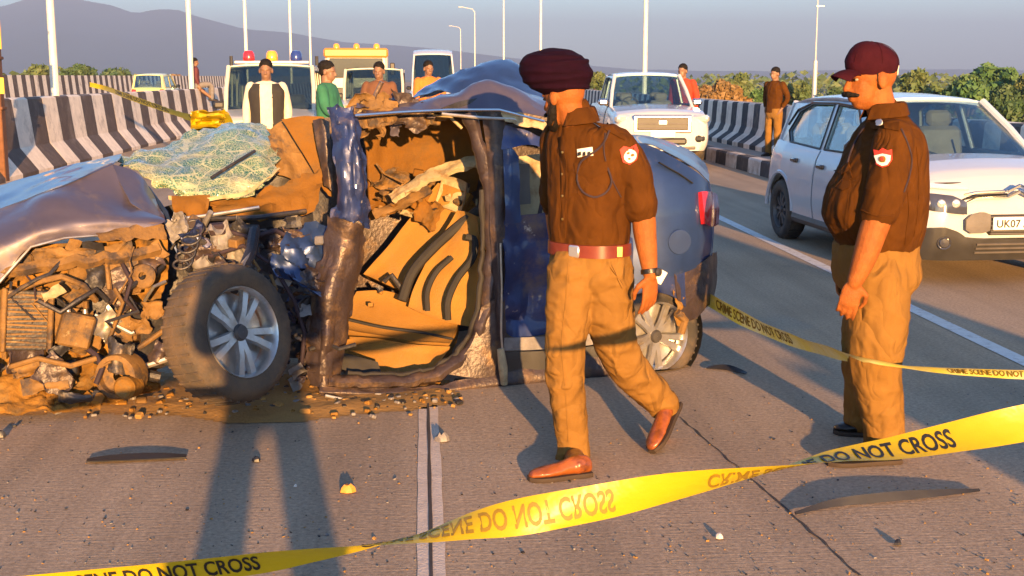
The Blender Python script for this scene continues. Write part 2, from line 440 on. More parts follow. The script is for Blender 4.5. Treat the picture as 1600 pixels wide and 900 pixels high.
mat('pole_pale', (.64, .62, .55), .5, .1, .1, 6)
mat('rust', (.15, .065, .03), .85, 0, .35, 6, bump=.4, bscale=40)
mat('sign_yellow', (.75, .45, .05), .6, 0, .15, 8)
mat('bark', (.10, .07, .05), .9, 0, .3, 10, bump=.6, bscale=30)
for nm, cc, c2 in (('leaf_olive', (.062, .105, .030), (.090, .115, .035)), ('leaf_green', (.045, .115, .032), (.070, .13, .04)), ('leaf_dark', (.030, .072, .024), (.050, .085, .03)), ('leaf_dry', (.20, .115, .035), (.15, .10, .04))):
    mat(nm, cc, .7, 0, .3, .8, col2=c2, blend=(.45, .6), mscale=.9)
mat('terrain', (.16, .14, .075), .95, 0, .25, .01, col2=(.10, .11, .05), blend=(.45, .6), mscale=.004)
mat('hill', (.055, .070, .040), .95, 0, .25, .003)
mat('deck_side', (.33, .30, .27), .9, 0, .15, 1.0)
mat('debris_black', (.018, .017, .018), .45, var=.3)
mat('debris_orange', (.55, .22, .03), .6, var=.2, scale=40)
mat('debris_grey', (.16, .15, .15), .6, var=.3, scale=30)
mat('debris_white', (.6, .55, .48), .6, var=.2, scale=30)

def road_mat():
    """brushed concrete: aggregate speckle, transverse tining, stains"""
    m, nt, b = nodes_of('road_concrete'); L = nt.links.new
    tc = _n(nt, "ShaderNodeTexCoord")
    n1 = _n(nt, "ShaderNodeTexNoise", Scale=.55, Detail=6.0, Roughness=.6); L(tc.outputs["Object"], n1.inputs["Vector"])
    n2 = _n(nt, "ShaderNodeTexNoise", Scale=48.0, Detail=6.0, Roughness=.8); L(tc.outputs["Object"], n2.inputs["Vector"])
    mp = _n(nt, "ShaderNodeMapping", Scale=(1.6, 34.0, 1)); L(tc.outputs["Object"], mp.inputs[0])
    n3 = _n(nt, "ShaderNodeTexNoise", Scale=2.2, Detail=4.0, Roughness=.6); L(mp.outputs[0], n3.inputs["Vector"])
    cr = _n(nt, "ShaderNodeValToRGB"); L(n1.outputs[0], cr.inputs[0])
    cr.color_ramp.elements[0].position = .3; cr.color_ramp.elements[1].position = .7
    cr.color_ramp.elements[0].color = (.325, .238, .158, 1); cr.color_ramp.elements[1].color = (.435, .320, .214, 1)
    mr = _n(nt, "ShaderNodeMapRange"); L(n2.outputs[0], mr.inputs[0]); mr.inputs[1].default_value = .25; mr.inputs[2].default_value = .75; mr.inputs[3].default_value = .45; mr.inputs[4].default_value = 1.55
    mx = _n(nt, "ShaderNodeMix", data_type='RGBA', blend_type='MULTIPLY'); mx.inputs[0].default_value = 1; L(cr.outputs[0], mx.inputs[6]); L(mr.outputs[0], mx.inputs[7])
    n4 = _n(nt, "ShaderNodeTexNoise", Scale=1.7, Detail=7.0, Roughness=.7); L(tc.outputs["Object"], n4.inputs["Vector"])
    r4 = _n(nt, "ShaderNodeValToRGB"); L(n4.outputs[0], r4.inputs[0]); r4.color_ramp.elements[0].position = .60; r4.color_ramp.elements[1].position = .80
    r4.color_ramp.elements[1].color = (.55, .55, .55, 1)
    m4 = _n(nt, "ShaderNodeMix", data_type='RGBA'); L(r4.outputs[0], m4.inputs[0]); L(mx.outputs[2], m4.inputs[6]); m4.inputs[7].default_value = (.13, .10, .085, 1)
    tp = _n(nt, "ShaderNodeMapping", Scale=(2.6, .05, 1)); L(tc.outputs["Object"], tp.inputs[0])
    n5 = _n(nt, "ShaderNodeTexNoise", Scale=1.0, Detail=5.0, Roughness=.6); L(tp.outputs[0], n5.inputs["Vector"])
    r5 = _n(nt, "ShaderNodeMapRange"); L(n5.outputs[0], r5.inputs[0]); r5.inputs[1].default_value = .35; r5.inputs[2].default_value = .7; r5.inputs[3].default_value = 1.06; r5.inputs[4].default_value = .74
    m5 = _n(nt, "ShaderNodeMix", data_type='RGBA', blend_type='MULTIPLY'); m5.inputs[0].default_value = 1; L(m4.outputs[2], m5.inputs[6]); L(r5.outputs[0], m5.inputs[7]); m4 = m5
    L(m4.outputs[2], b.inputs["Base Color"]); b.inputs["Roughness"].default_value = .9; b.inputs["Specular IOR Level"].default_value = .25
    ad = _n(nt, "ShaderNodeMath", operation='ADD'); L(n2.outputs[0], ad.inputs[0]); L(n3.outputs[0], ad.inputs[1])
    bp = _n(nt, "ShaderNodeBump", Strength=.48, Distance=.008); L(ad.outputs[0], bp.inputs["Height"]); L(bp.outputs[0], b.inputs["Normal"])
road_mat()
def cracked_glass():
    m, nt, b = nodes_of('glass_cracked'); L = nt.links.new
    out = [n for n in nt.nodes if n.type == 'OUTPUT_MATERIAL'][0]
    tc = _n(nt, "ShaderNodeTexCoord")
    dn = _n(nt, "ShaderNodeTexNoise", Scale=9.0, Detail=4.0); L(tc.outputs["Object"], dn.inputs["Vector"])
    va = _n(nt, "ShaderNodeVectorMath", operation='SCALE'); L(dn.outputs["Color"], va.inputs[0]); va.inputs["Scale"].default_value = .09
    vb = _n(nt, "ShaderNodeVectorMath", operation='ADD'); L(tc.outputs["Object"], vb.inputs[0]); L(va.outputs[0], vb.inputs[1])
    vo = _n(nt, "ShaderNodeTexVoronoi", Scale=58.0, feature='DISTANCE_TO_EDGE'); L(vb.outputs[0], vo.inputs["Vector"])
    v2 = _n(nt, "ShaderNodeTexVoronoi", Scale=7.0, feature='DISTANCE_TO_EDGE'); L(tc.outputs["Object"], v2.inputs["Vector"])
    nz = _n(nt, "ShaderNodeTexNoise", Scale=5.0, Detail=7.0, Roughness=.7); L(tc.outputs["Object"], nz.inputs["Vector"])
    cr = _n(nt, "ShaderNodeValToRGB"); L(nz.outputs[0], cr.inputs[0])
    e = cr.color_ramp.elements; e[0].position = .36; e[0].color = (.02, .13, .16, 1); e[1].position = .62; e[1].color = (.42, .40, .26, 1)
    k = e.new(.48); k.color = (.10, .24, .17, 1)
    lo = _n(nt, "ShaderNodeMath", operation='LESS_THAN'); L(vo.outputs[0], lo.inputs[0]); lo.inputs[1].default_value = .07
    l2 = _n(nt, "ShaderNodeMath", operation='LESS_THAN'); L(v2.outputs[0], l2.inputs[0]); l2.inputs[1].default_value = .03
    mxm = _n(nt, "ShaderNodeMath", operation='MAXIMUM'); L(lo.outputs[0], mxm.inputs[0]); L(l2.outputs[0], mxm.inputs[1])
    mx = _n(nt, "ShaderNodeMix", data_type='RGBA'); L(mxm.outputs[0], mx.inputs[0]); L(cr.outputs[0], mx.inputs[6]); mx.inputs[7].default_value = (.36, .38, .24, 1)
    L(mx.outputs[2], b.inputs["Base Color"]); b.inputs["Roughness"].default_value = .22; b.inputs["Coat Weight"].default_value = .5
    bp = _n(nt, "ShaderNodeBump", Strength=.5, Distance=.02); L(vo.outputs[0], bp.inputs["Height"]); L(bp.outputs[0], b.inputs["Normal"])
    tr = _n(nt, "ShaderNodeBsdfTransparent"); tr.inputs[0].default_value = (.6, .85, .75, 1)
    mr = _n(nt, "ShaderNodeMapRange"); L(mxm.outputs[0], mr.inputs[0]); mr.inputs[3].default_value = .62; mr.inputs[4].default_value = 1.0
    ms = _n(nt, "ShaderNodeMixShader"); L(mr.outputs[0], ms.inputs[0]); L(tr.outputs[0], ms.inputs[1]); L(b.outputs[0], ms.inputs[2]); L(ms.outputs[0], out.inputs[0])
cracked_glass()
# ------------------------------------------------------------------ setting
def strip(name, mat_, x0, x1, y0, y1, z, ny=1, parent=None, kind='structure'):
    mb = MB()
    for i in range(ny):
        a = y0 + (y1 - y0) * i / ny; b = y0 + (y1 - y0) * (i + 1) / ny
        mb.add([(x0, a, z), (x1, a, z), (x1, b, z), (x0, b, z)], [(0, 1, 2, 3)])
    o = mb.build(name, mat_, parent, smooth=False)
    if kind and parent is None: tag(o, kind=kind)
    return o
Y0, Y1 = -40.0, 420.0
XL, XK, XP = -6.8, 5.85, 6.55           # divider face, kerb face, parapet base
# terrain reaching the horizon, below the bridge deck
mb = MB(); n = 40
ys = [-300 + 0, -100, 0, 60, 150, 300, 600, 1200, 2500, 5000, 9000]
xs = [-9000, -4000, -1500, -500, -150, -40, 40, 150, 500, 1500, 4000, 9000]
V = [(x, y, -4.0) for y in ys for x in xs]
F = [(j * len(xs) + i, j * len(xs) + i + 1, (j + 1) * len(xs) + i + 1, (j + 1) * len(xs) + i) for j in range(len(ys) - 1) for i in range(len(xs) - 1)]
mb.add(V, F); tag(mb.build('terrain', 'terrain', smooth=False), kind='structure')
# carriageways
strip('road', 'road_concrete', XL - .9, XK + .1, Y0, Y1, 0.0, 40)
strip('opposite_road', 'road_concrete', -19.0, XL - .85, Y0, Y1, -0.004, 40)
mb = MB(); mb.box((-6.2, 190, -.6), (26.4, 462, 1.1)); tag(mb.build('bridge_deck', 'deck_side', smooth=False), kind='structure')
# raised footpath with striped kerb
pave = strip('pavement', 'footpath', XK + .20, XP + .62, Y0, Y1, .262, 40)
root = tag(bpy.data.objects.new('kerb', None), kind='structure'); COL.objects.link(root)
KS = .84
kp = [(XK, 0.0), (XK + .012, .235), (XK + .035, .268), (XK + .20, .268), (XK + .20, -.1), (XK, -.1)]
yk = 8.0; k = 0
kerb_mesh = {}
while yk < 90:
    mb = MB(); mb.rings([[(x, yk + .004, z) for x, z in kp], [(x, yk + KS - .004, z) for x, z in kp]])
    mb.build('kerb_stone', 'kerb_black' if k % 2 else 'kerb_white', root, smooth=False); yk += KS; k += 1
mb = MB()
while yk < Y1:
    mb.mi = k % 2; mb.rings([[(x, yk, z) for x, z in kp], [(x, yk + KS, z) for x, z in kp]]); yk += KS; k += 1
yk = 8.0
while yk > Y0:
    mb.mi = k % 2; mb.rings([[(x, yk - KS, z) for x, z in kp], [(x, yk - .002, z) for x, z in kp]]); yk -= KS; k += 1
tag(mb.build('kerb_run', ['kerb_white', 'kerb_black'], root, smooth=False), kind='stuff')

def barrier(name, label, prof, y0, y1, stripe, mats=('barrier_white', 'barrier_black'), phase=0, unit=4):
    """cast concrete units set end to end, painted in stripes that run down the face"""
    r = thing(name, label, 'barrier')
    y = y0; k = phase
    while y < y1:
        far = y > 120
        mb = MB()
        cnt = unit if not far else 60
        for i in range(cnt):
            mb.mi = k % 2
            a = y + (.006 if i == 0 else 0); b = y + stripe - (.006 if i == cnt - 1 else 0)
            mb.rings([[(x, a, z) for x, z in prof], [(x, b, z) for x, z in prof]], caps=(i in (0, cnt - 1)))
            y += stripe; k += 1
            if y >= y1: break
        mb.build('barrier_unit', list(mats), r, smooth=False)
    return r
pL = [(XL, 0), (XL, .07), (XL - .30, .46), (XL - .40, 1.30), (XL - .45, 1.33), (XL - .62, 1.33), (XL - .66, 1.30), (XL - .76, .46), (XL - 1.05, .07), (XL - 1.05, 0)]
barrier('divider_barrier', 'black and cream striped concrete divider curving out at its foot beside the wrecked hood', pL, -40.3, Y1, .90, unit=6)
pR = [(XP + .62, .25), (XP + .62, 1.16), (XP + .36, 1.16), (XP + .33, 1.13), (XP + .30, .66), (XP + .24, .52), (XP, .35), (XP, .25)]
barrier('parapet_barrier', 'black and white striped concrete parapet behind the standing distant officer', pR, -40.0, Y1, .47, ('barrier_white', 'kerb_black'), 0, 8)
pF = [(-17.6, -.1), (-17.6, .4), (-17.75, .62), (-17.85, 1.78), (-18.15, 1.78), (-18.3, .6), (-18.4, -.1)]
barrier('outer_barrier', 'low striped barrier on the far side of the opposite road', pF, 20.0, Y1, .62, unit=8)

# painted lane line, longitudinal joint with its two sealed bands
strip('lane_line', 'line_paint', 3.55, 3.67, Y0, Y1, .004, 60)
jr = tag(bpy.data.objects.new('slab_joint', None), kind='structure'); COL.objects.link(jr)
def wavy_strip(name, m, x0, x1, y0, y1, z, n, amp, parent, seed):
    mb = MB(); V = []; F = []
    for i in range(n + 1):
        y = y0 + (y1 - y0) * i / n
        a = amp * float(vnoise(np.array([y * 5, seed, .5]), seed)); b = amp * float(vnoise(np.array([y * 5, seed + 3, .5]), seed + 1))
        V += [(x0 + a, y, z), (x1 + b, y, z)]
        if i: F.append((2 * i - 2, 2 * i - 1, 2 * i + 1, 2 * i))
    mb.add(V, F); return mb.build(name, m, parent, smooth=False)
wavy_strip('sealed_band', 'joint_light', -.040, .004, 2.0, 40, .004, 300, .004, jr, 3)
wavy_strip('sealed_band', 'joint_light', .017, .062, 2.0, 40, .004, 300, .004, jr, 5)
wavy_strip('joint_gap', 'joint_and_shadow_dark', .0035, .0175, 2.0, 40, .0075, 300, .003, jr, 9)
# thin cast shadow running diagonally across the slab, laid as a dark strip
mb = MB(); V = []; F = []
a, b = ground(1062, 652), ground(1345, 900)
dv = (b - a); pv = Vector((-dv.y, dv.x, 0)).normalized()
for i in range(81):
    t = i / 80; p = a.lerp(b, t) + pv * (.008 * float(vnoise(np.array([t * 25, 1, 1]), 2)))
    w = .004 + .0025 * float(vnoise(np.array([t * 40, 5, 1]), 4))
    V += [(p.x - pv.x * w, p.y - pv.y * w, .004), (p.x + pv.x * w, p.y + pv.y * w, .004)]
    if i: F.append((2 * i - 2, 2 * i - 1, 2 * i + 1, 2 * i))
mb.add(V, F); tag(mb.build('thin_shadow_strip', 'joint_and_shadow_dark', smooth=False), kind='structure')

# hills
def hills(name, ctrl, Y, depth, seed):
    nx, ny = 160, 14
    px = np.array([c[0] for c in ctrl]); pz = np.array([c[1] for c in ctrl])
    V = []; F = []
    for i in range(nx + 1):
        p = px[0] + (px[-1] - px[0]) * i / nx
        top = at(p, float(np.interp(p, px, pz)), Y)
        for j in range(ny + 1):
            t = j / ny
            y = Y - depth * (1 - t)
            h = (top.z + 60) * (t ** 1.3)
            nrm = float(fbm(np.array([top.x * .0016, y * .0016, 1.0]), 4, seed, True))
            V.append((top.x * (y / Y), y, -60 + h * (1 + .22 * nrm * (1 - t)) + 6 * nrm * t))
    for i in range(nx):
        for j in range(ny):
            a = i * (ny + 1) + j; F.append((a, a + ny + 1, a + ny + 2, a + 1))
    mb = MB(); mb.add(V, F); return tag(mb.build(name, 'hill', ang=80), kind='structure')
hills('hills', [(-500, 30), (-200, 5), (0, 12), (60, -6), (120, 0), (175, 10), (212, 23), (240, 16), (275, 15), (312, 27), (380, 44), (460, 52), (540, 66), (620, 70), (700, 78), (790, 90), (880, 100), (1000, 110), (1200, 112), (1500, 108), (1900, 114)], 5200, 2600, 3)

# lamp posts
def lamp_post(px, py_base, X=None, Y=None, h=9.5, arm=1, label='', r=.085):
    x = X; y = Y
    root = thing('street_lamp', label, 'street lamp', (x, y, .27 if x > 0 else 0), 0, 'street lamps along the bridge')
    mb = MB(); mb.tube([(0, 0, .35), (0, 0, h * .5), (0, 0, h)], [r, r * .82, r * .6], 12); mb.build('pole', 'pole_pale', root)
    mb = MB(); mb.bbox((0, 0, .02), (.42, .42, .04), b=.01)
    mb.lathe([(r * 1.5, .04), (r * 1.5, .32), (r * 1.02, .40)], (0, 0, 0), (0, 0, 1), 12); mb.build('base', 'galvanised', root)
    mb = MB(); mb.tube([(0, 0, h - .1), (arm * .3, 0, h + .35), (arm * 1.6, 0, h + .6)], [.05, .045, .035], 8); a = mb.build('arm', 'pole_pale', root)
    mb = MB(); mb.bbox((arm * 1.95, 0, h + .62), (.75, .26, .10), b=.04); mb.build('lamp_head', 'galvanised', root)
LR, LL = XP + .9, XL - .52
for px, side, what in ((1010, 1, 'pale lamp post rising behind the pickup roof'), (845, 1, 'thin lamp post just above the dark turban'), (787, 1, 'thin distant lamp post above the crumpled blue roof'),
                 (742, 1, 'faint lamp post next to the minibus roof'), (720, 1, 'faintest lamp post nearest the minibus, farthest along the parapet')):
    Yp = LR * 1978 / (px - 660); lamp_post(px, 0, LR, Yp, 10.5, -1, what)
for px, what in ((99, 'pale lamp post standing by the divider above the yellow tape knot'), (305, 'lamp post beside the jeep with red and blue beacons'),
                 (390, 'thin lamp post right above the amber beacon of the white jeep'), (458, 'faint lamp post between the white jeep and green-shirted man'), (488, 'faint lamp post over the green-shirted man')):
    Yp = LL * 1978 / (px - 660); o = lamp_post(px, 0, LL, Yp, 10.5, 1, what, .09 if px < 350 else .08)
# rusty gantry post with yellow boards at the picture's edge
c = at(2, 140, 21.0)
root = thing('gantry_post', 'rusty brown gantry post with yellow boards above the divider', 'post', (c.x - .06, 21.0, 0), 0)
mb = MB(); mb.bbox((0, 0, 2.6), (.14, .2, 5.2), b=.015)
for z in (1.2, 2.0, 3.2): mb.bbox((0, 0, z), (.19, .24, .05), b=.01)
mb.build('post', 'rust', root)
for z, hh in ((2.37, .46), (1.56, .26)):
    mb = MB(); mb.bbox((.03, -.125, z), (.24, .03, hh), b=.006); mb.build('board', 'sign_yellow', root)
c = at(1272, 150, 70)
root = thing('thin_mast', 'thin dark mast rising from the trees near the distant officer', 'mast', (c.x, 70, -4))
mb = MB(); mb.tube([(0, 0, 0), (0, 0, 4.6), (0, 0, 6.6)], [.14, .14, .13], 10); mb.tube([(0, 0, 6.6), (0, 0, 10.0)], [.05, .035], 8); mb.build('mast_pole', 'galvanised', root)
mb = MB(); mb.bbox((.15, 0, 9.6), (.5, .08, .08), b=.02); mb.build('crossbar', 'galvanised', root)

# ------------------------------------------------------------------ trees
def tree(label, px, py_top, Y, width_px, m, seed, name='broadleaf_tree', base=-4.0, nl=2600, lsize=.20):
    rng = np.random.default_rng(seed)
    top = at(px, py_top, Y); sc = Y / 1978.0; rad = width_px * sc / 2; H = top.z - base
    root = thing(name, label, 'tree', (top.x, Y, base), 0, 'trees beyond the bridge')
    mb = MB(); th = H * .42
    mb.tube([(0, 0, 0), (.06 * rad, 0, th * .5), (0, .05 * rad, th)], [.05 * H, .038 * H, .028 * H], 8)
    cl = []
    for k in range(11):
        a = k * 2.4 + seed; rr = rad * (.30 + .5 * rng.random()); z = H * (.40 + .44 * rng.random())
        p = (rr * math.cos(a), rr * math.sin(a), z); cl.append((p, rad * (.26 + .26 * rng.random())))
        mb.tube([(0, 0, th * (.55 + .4 * rng.random())), (p[0] * .5, p[1] * .5, z * .82), p], [.02 * H, .012 * H, .004 * H], 6)
    for k in range(4): cl.append(((rad * .25 * rng.normal(), rad * .25 * rng.normal(), H * (.80 + .10 * rng.random())), rad * (.26 + .14 * rng.random())))
    mb.build('trunk', 'bark', root)
    V = []; F = []
    for i in range(nl):
        (cx, cy, cz), cr = cl[rng.integers(len(cl))]
        d_ = rng.normal(size=3); d_ /= np.linalg.norm(d_); q = cr * (.45 + .62 * rng.random() ** .6)
        p = np.array([cx, cy, cz]) + d_ * q * np.array([1, 1, .8])
        if p[2] > H * 1.0: p[2] = H - rng.random() * .2
        s = lsize * (.6 + .9 * rng.random())
        n_ = d_ + .8 * rng.normal(size=3); n_ /= np.linalg.norm(n_)
        u = np.cross(n_, rng.normal(size=3)); u /= np.linalg.norm(u); v = np.cross(n_, u)
        b = len(V); V += [tuple(p + u * s), tuple(p + v * s * .55), tuple(p - u * s), tuple(p - v * s * .55)]; F.append((b, b + 1, b + 2, b + 3))
    me = bpy.data.meshes.new('crown'); me.from_pydata(V, [], F)
    finish(me, 'crown', m, root, False, fixn=False)
T = [('dry brown bush just left of the distant officer', 1140, 118, 62, 80, 'leaf_dry', 'bush'), ('rounded olive tree directly behind the dry bush', 1160, 108, 78, 62, 'leaf_olive', 'broadleaf_tree'),
     ('small green tree touching the distant officer', 1190, 126, 70, 40, 'leaf_green', 'broadleaf_tree'),
     ('rounded olive tree right of the distant officer', 1247, 114, 74, 62, 'leaf_olive', 'broadleaf_tree'),
     ('small dark tree under the peak of the maroon cap', 1304, 130, 68, 42, 'leaf_dark', 'broadleaf_tree'),
     ('olive tree right behind the nape of the capped officer', 1436, 98, 66, 92, 'leaf_olive', 'broadleaf_tree'),
     ('pale green tree second from the capped officer', 1512, 108, 62, 96, 'leaf_green', 'broadleaf_tree'),
     ('tallest green tree above the white hatchback roof', 1560, 94, 70, 92, 'leaf_green', 'broadleaf_tree'),
     ('dark bushy tree over the hatchback windscreen', 1566, 122, 48, 110, 'leaf_dark', 'broadleaf_tree'),
     ('green tree cut by the picture edge', 1612, 108, 66, 70, 'leaf_olive', 'broadleaf_tree'),
     ('low distant olive tree beside the pickup roof', 935, 108, 110, 44, 'leaf_olive', 'broadleaf_tree'),
     ('low bush behind the red-shirted man', 1098, 130, 90, 60, 'leaf_dry', 'bush'),
     ('bushy dark tree beside the lamp post by the divider', 122, 95, 115, 62, 'leaf_dark', 'broadleaf_tree'),
     ('low spreading tree at the far side by the gantry post', 55, 101, 130, 90, 'leaf_olive', 'broadleaf_tree'),
     ('low hedge-like tree between lamp post and yellow car', 180, 106, 140, 80, 'leaf_dark', 'broadleaf_tree'),
     ('low dry tree between yellow car and white jeep', 280, 114, 130, 50, 'leaf_dry', 'broadleaf_tree')]
for i, (lab, px, py, Y, w, m, nm) in enumerate(T):
    big = Y < 55
    tree(lab, px, py, Y, w, m, i + 3, nm, nl=6500 if big else 4200, lsize=.15 if big else .23)
# far line of woods beyond the river flats
rng = np.random.default_rng(5); V = []; F = []
for i in range(16000):
    side = rng.random() < .6
    x = rng.uniform(60, 420) if side else rng.uniform(-420, -70); y = rng.uniform(190, 420)
    hh = 5.6 + 1.6 * float(vnoise(np.array([x * .05, y * .03, 0.]), 8)); z = -4 + hh * rng.random() ** .7
    s = .8 * (.6 + rng.random()); n_ = rng.normal(size=3); n_ /= np.linalg.norm(n_); u = np.cross(n_, [0, 0, 1]); u /= np.linalg.norm(u); v = np.cross(n_, u); p = np.array([x, y, z])
    b = len(V); V += [tuple(p + u * s), tuple(p + v * s * .7), tuple(p - u * s), tuple(p - v * s * .7)]; F.append((b, b + 1, b + 2, b + 3))
me = bpy.data.meshes.new('treeline'); me.from_pydata(V, [], F); o = finish(me, 'treeline', 'leaf_olive', None, False, fixn=False)
tag(o, 'hazy low line of far woods along the horizon', 'woods', kind='stuff')
# ------------------------------------------------------------------ vehicles
def text_mesh(s, size, bold=0.0):
    cu = bpy.data.curves.new('t', 'FONT'); cu.body = s; cu.size = size; cu.offset = bold; cu.resolution_u = 3
    o = bpy.data.objects.new('t', cu); COL.objects.link(o)
    dg = bpy.context.evaluated_depsgraph_get(); me = bpy.data.meshes.new_from_object(o.evaluated_get(dg))
    bpy.data.objects.remove(o)
    V = [tuple(v.co) for v in me.vertices]; F = [tuple(p.vertices) for p in me.polygons]
    bpy.data.meshes.remove(me)
    return V, F

def wheel(parent, c, axis, r, w, rim_r, tyre='tyre', spokes=10, pairs=False, alloy='alloy', flat_z=None, name='wheel', squash=0.0):
    """wheel > tyre, rim; axis points to the visible face"""
    axis = Vector(axis).normalized(); c = Vector(c)
    e = bpy.data.objects.new(name, None); COL.objects.link(e); e.empty_display_size = .1; put(e, parent)
    pr = [(rim_r * .96, -w / 2), (rim_r + .012, -w / 2), (r * .90, -w / 2 - .004), (r * .975, -w * .40), (r, -w * .28), (r * 1.004, 0), (r, w * .28), (r * .975, w * .40), (r * .90, w / 2 + .004), ((r + rim_r) / 2, w / 2 + .010), (rim_r + .014, w / 2 + .002), (rim_r, w / 2 - .008), (rim_r * .96, w / 2 - .02)]
    mb = MB(); mb.lathe(pr, c, axis, 48)
    # tread blocks cut as shallow lateral grooves
    if flat_z is not None:
        for i, v in enumerate(mb.v):
            if v[2] < flat_z:
                k = flat_z - v[2]; p = Vector((v[0], v[1], flat_z))
                side = 1 if (Vector(v) - c).dot(axis) > 0 else -1
                p += axis * side * k * .25; p.z = flat_z; mb.v[i] = tuple(p)
    tb = mb.build('tyre', tyre, e, ang=50)
    mb = MB(); a = axis.orthogonal().normalized()
    if abs(axis.z) < .9: a = (Vector((0, 0, 1)) - axis * axis.z).normalized()
    b = axis.cross(a)
    for k in range(44):
        t = 2 * math.pi * k / 44; dr = a * math.cos(t) + b * math.sin(t)
        p = c + dr * (r * .9995)
        if flat_z is not None and p.z < flat_z + .02: continue
        for s in (-1, 1):
            q = p + axis * s * w * .20
            mb.box(q, (.010, w * .34, .012), Matrix((tuple(dr), tuple(axis), tuple(dr.cross(axis)))).transposed())
    tag(mb.build('tread', tyre, tb, smooth=False), kind='stuff')
    mb = MB()
    mb.lathe([(rim_r * .97, -w * .3), (rim_r * .93, w * .1), (rim_r * .945, w * .42), (rim_r, w * .5 + .002), (rim_r * 1.01, w * .47)], c, axis, 40)
    mb.lathe([(.001, w * .12), (rim_r * .9, w * .06)], c, axis, 24)
    mb.mi = 0
    rim = mb.build('rim', [alloy], e)
    for k in range(spokes):
        t = 2 * math.pi * (k + .5) / spokes if not pairs else 2 * math.pi * (k // 2 + .5) / (spokes / 2) + (.19 if k % 2 else -.19)
        dr = a * math.cos(t) + b * math.sin(t); tg = axis.cross(dr)
        hw0, hw1 = rim_r * .10, rim_r * (.16 if spokes <= 8 else .11)
        P = []
        for rr, hw, dep in ((rim_r * .12, hw0, .36), (rim_r * .5, hw0 * .95, .40), (rim_r * .95, hw1, .36)):
            P.append([c + dr * rr + tg * hw + axis * w * (dep - .10), c + dr * rr + tg * hw * .7 + axis * w * dep, c + dr * rr - tg * hw * .7 + axis * w * dep, c + dr * rr - tg * hw + axis * w * (dep - .10)])
        m2 = MB(); m2.rings(P); m2.build('spoke', alloy, e, ang=30)
    m2 = MB(); m2.lathe([(.001, w * .46), (rim_r * .15, w * .45), (rim_r * .19, w * .38), (rim_r * .19, w * .2)], c, axis, 20); m2.build('hub_cap', 'steel_dark', e)
    mb = MB(); mb.lathe([(.001, w * .02), (rim_r * .8, w * .02), (rim_r * .8, -w * .1)], c, axis, 24); mb.build('brake_disc', 'steel_dark', e)
    return e

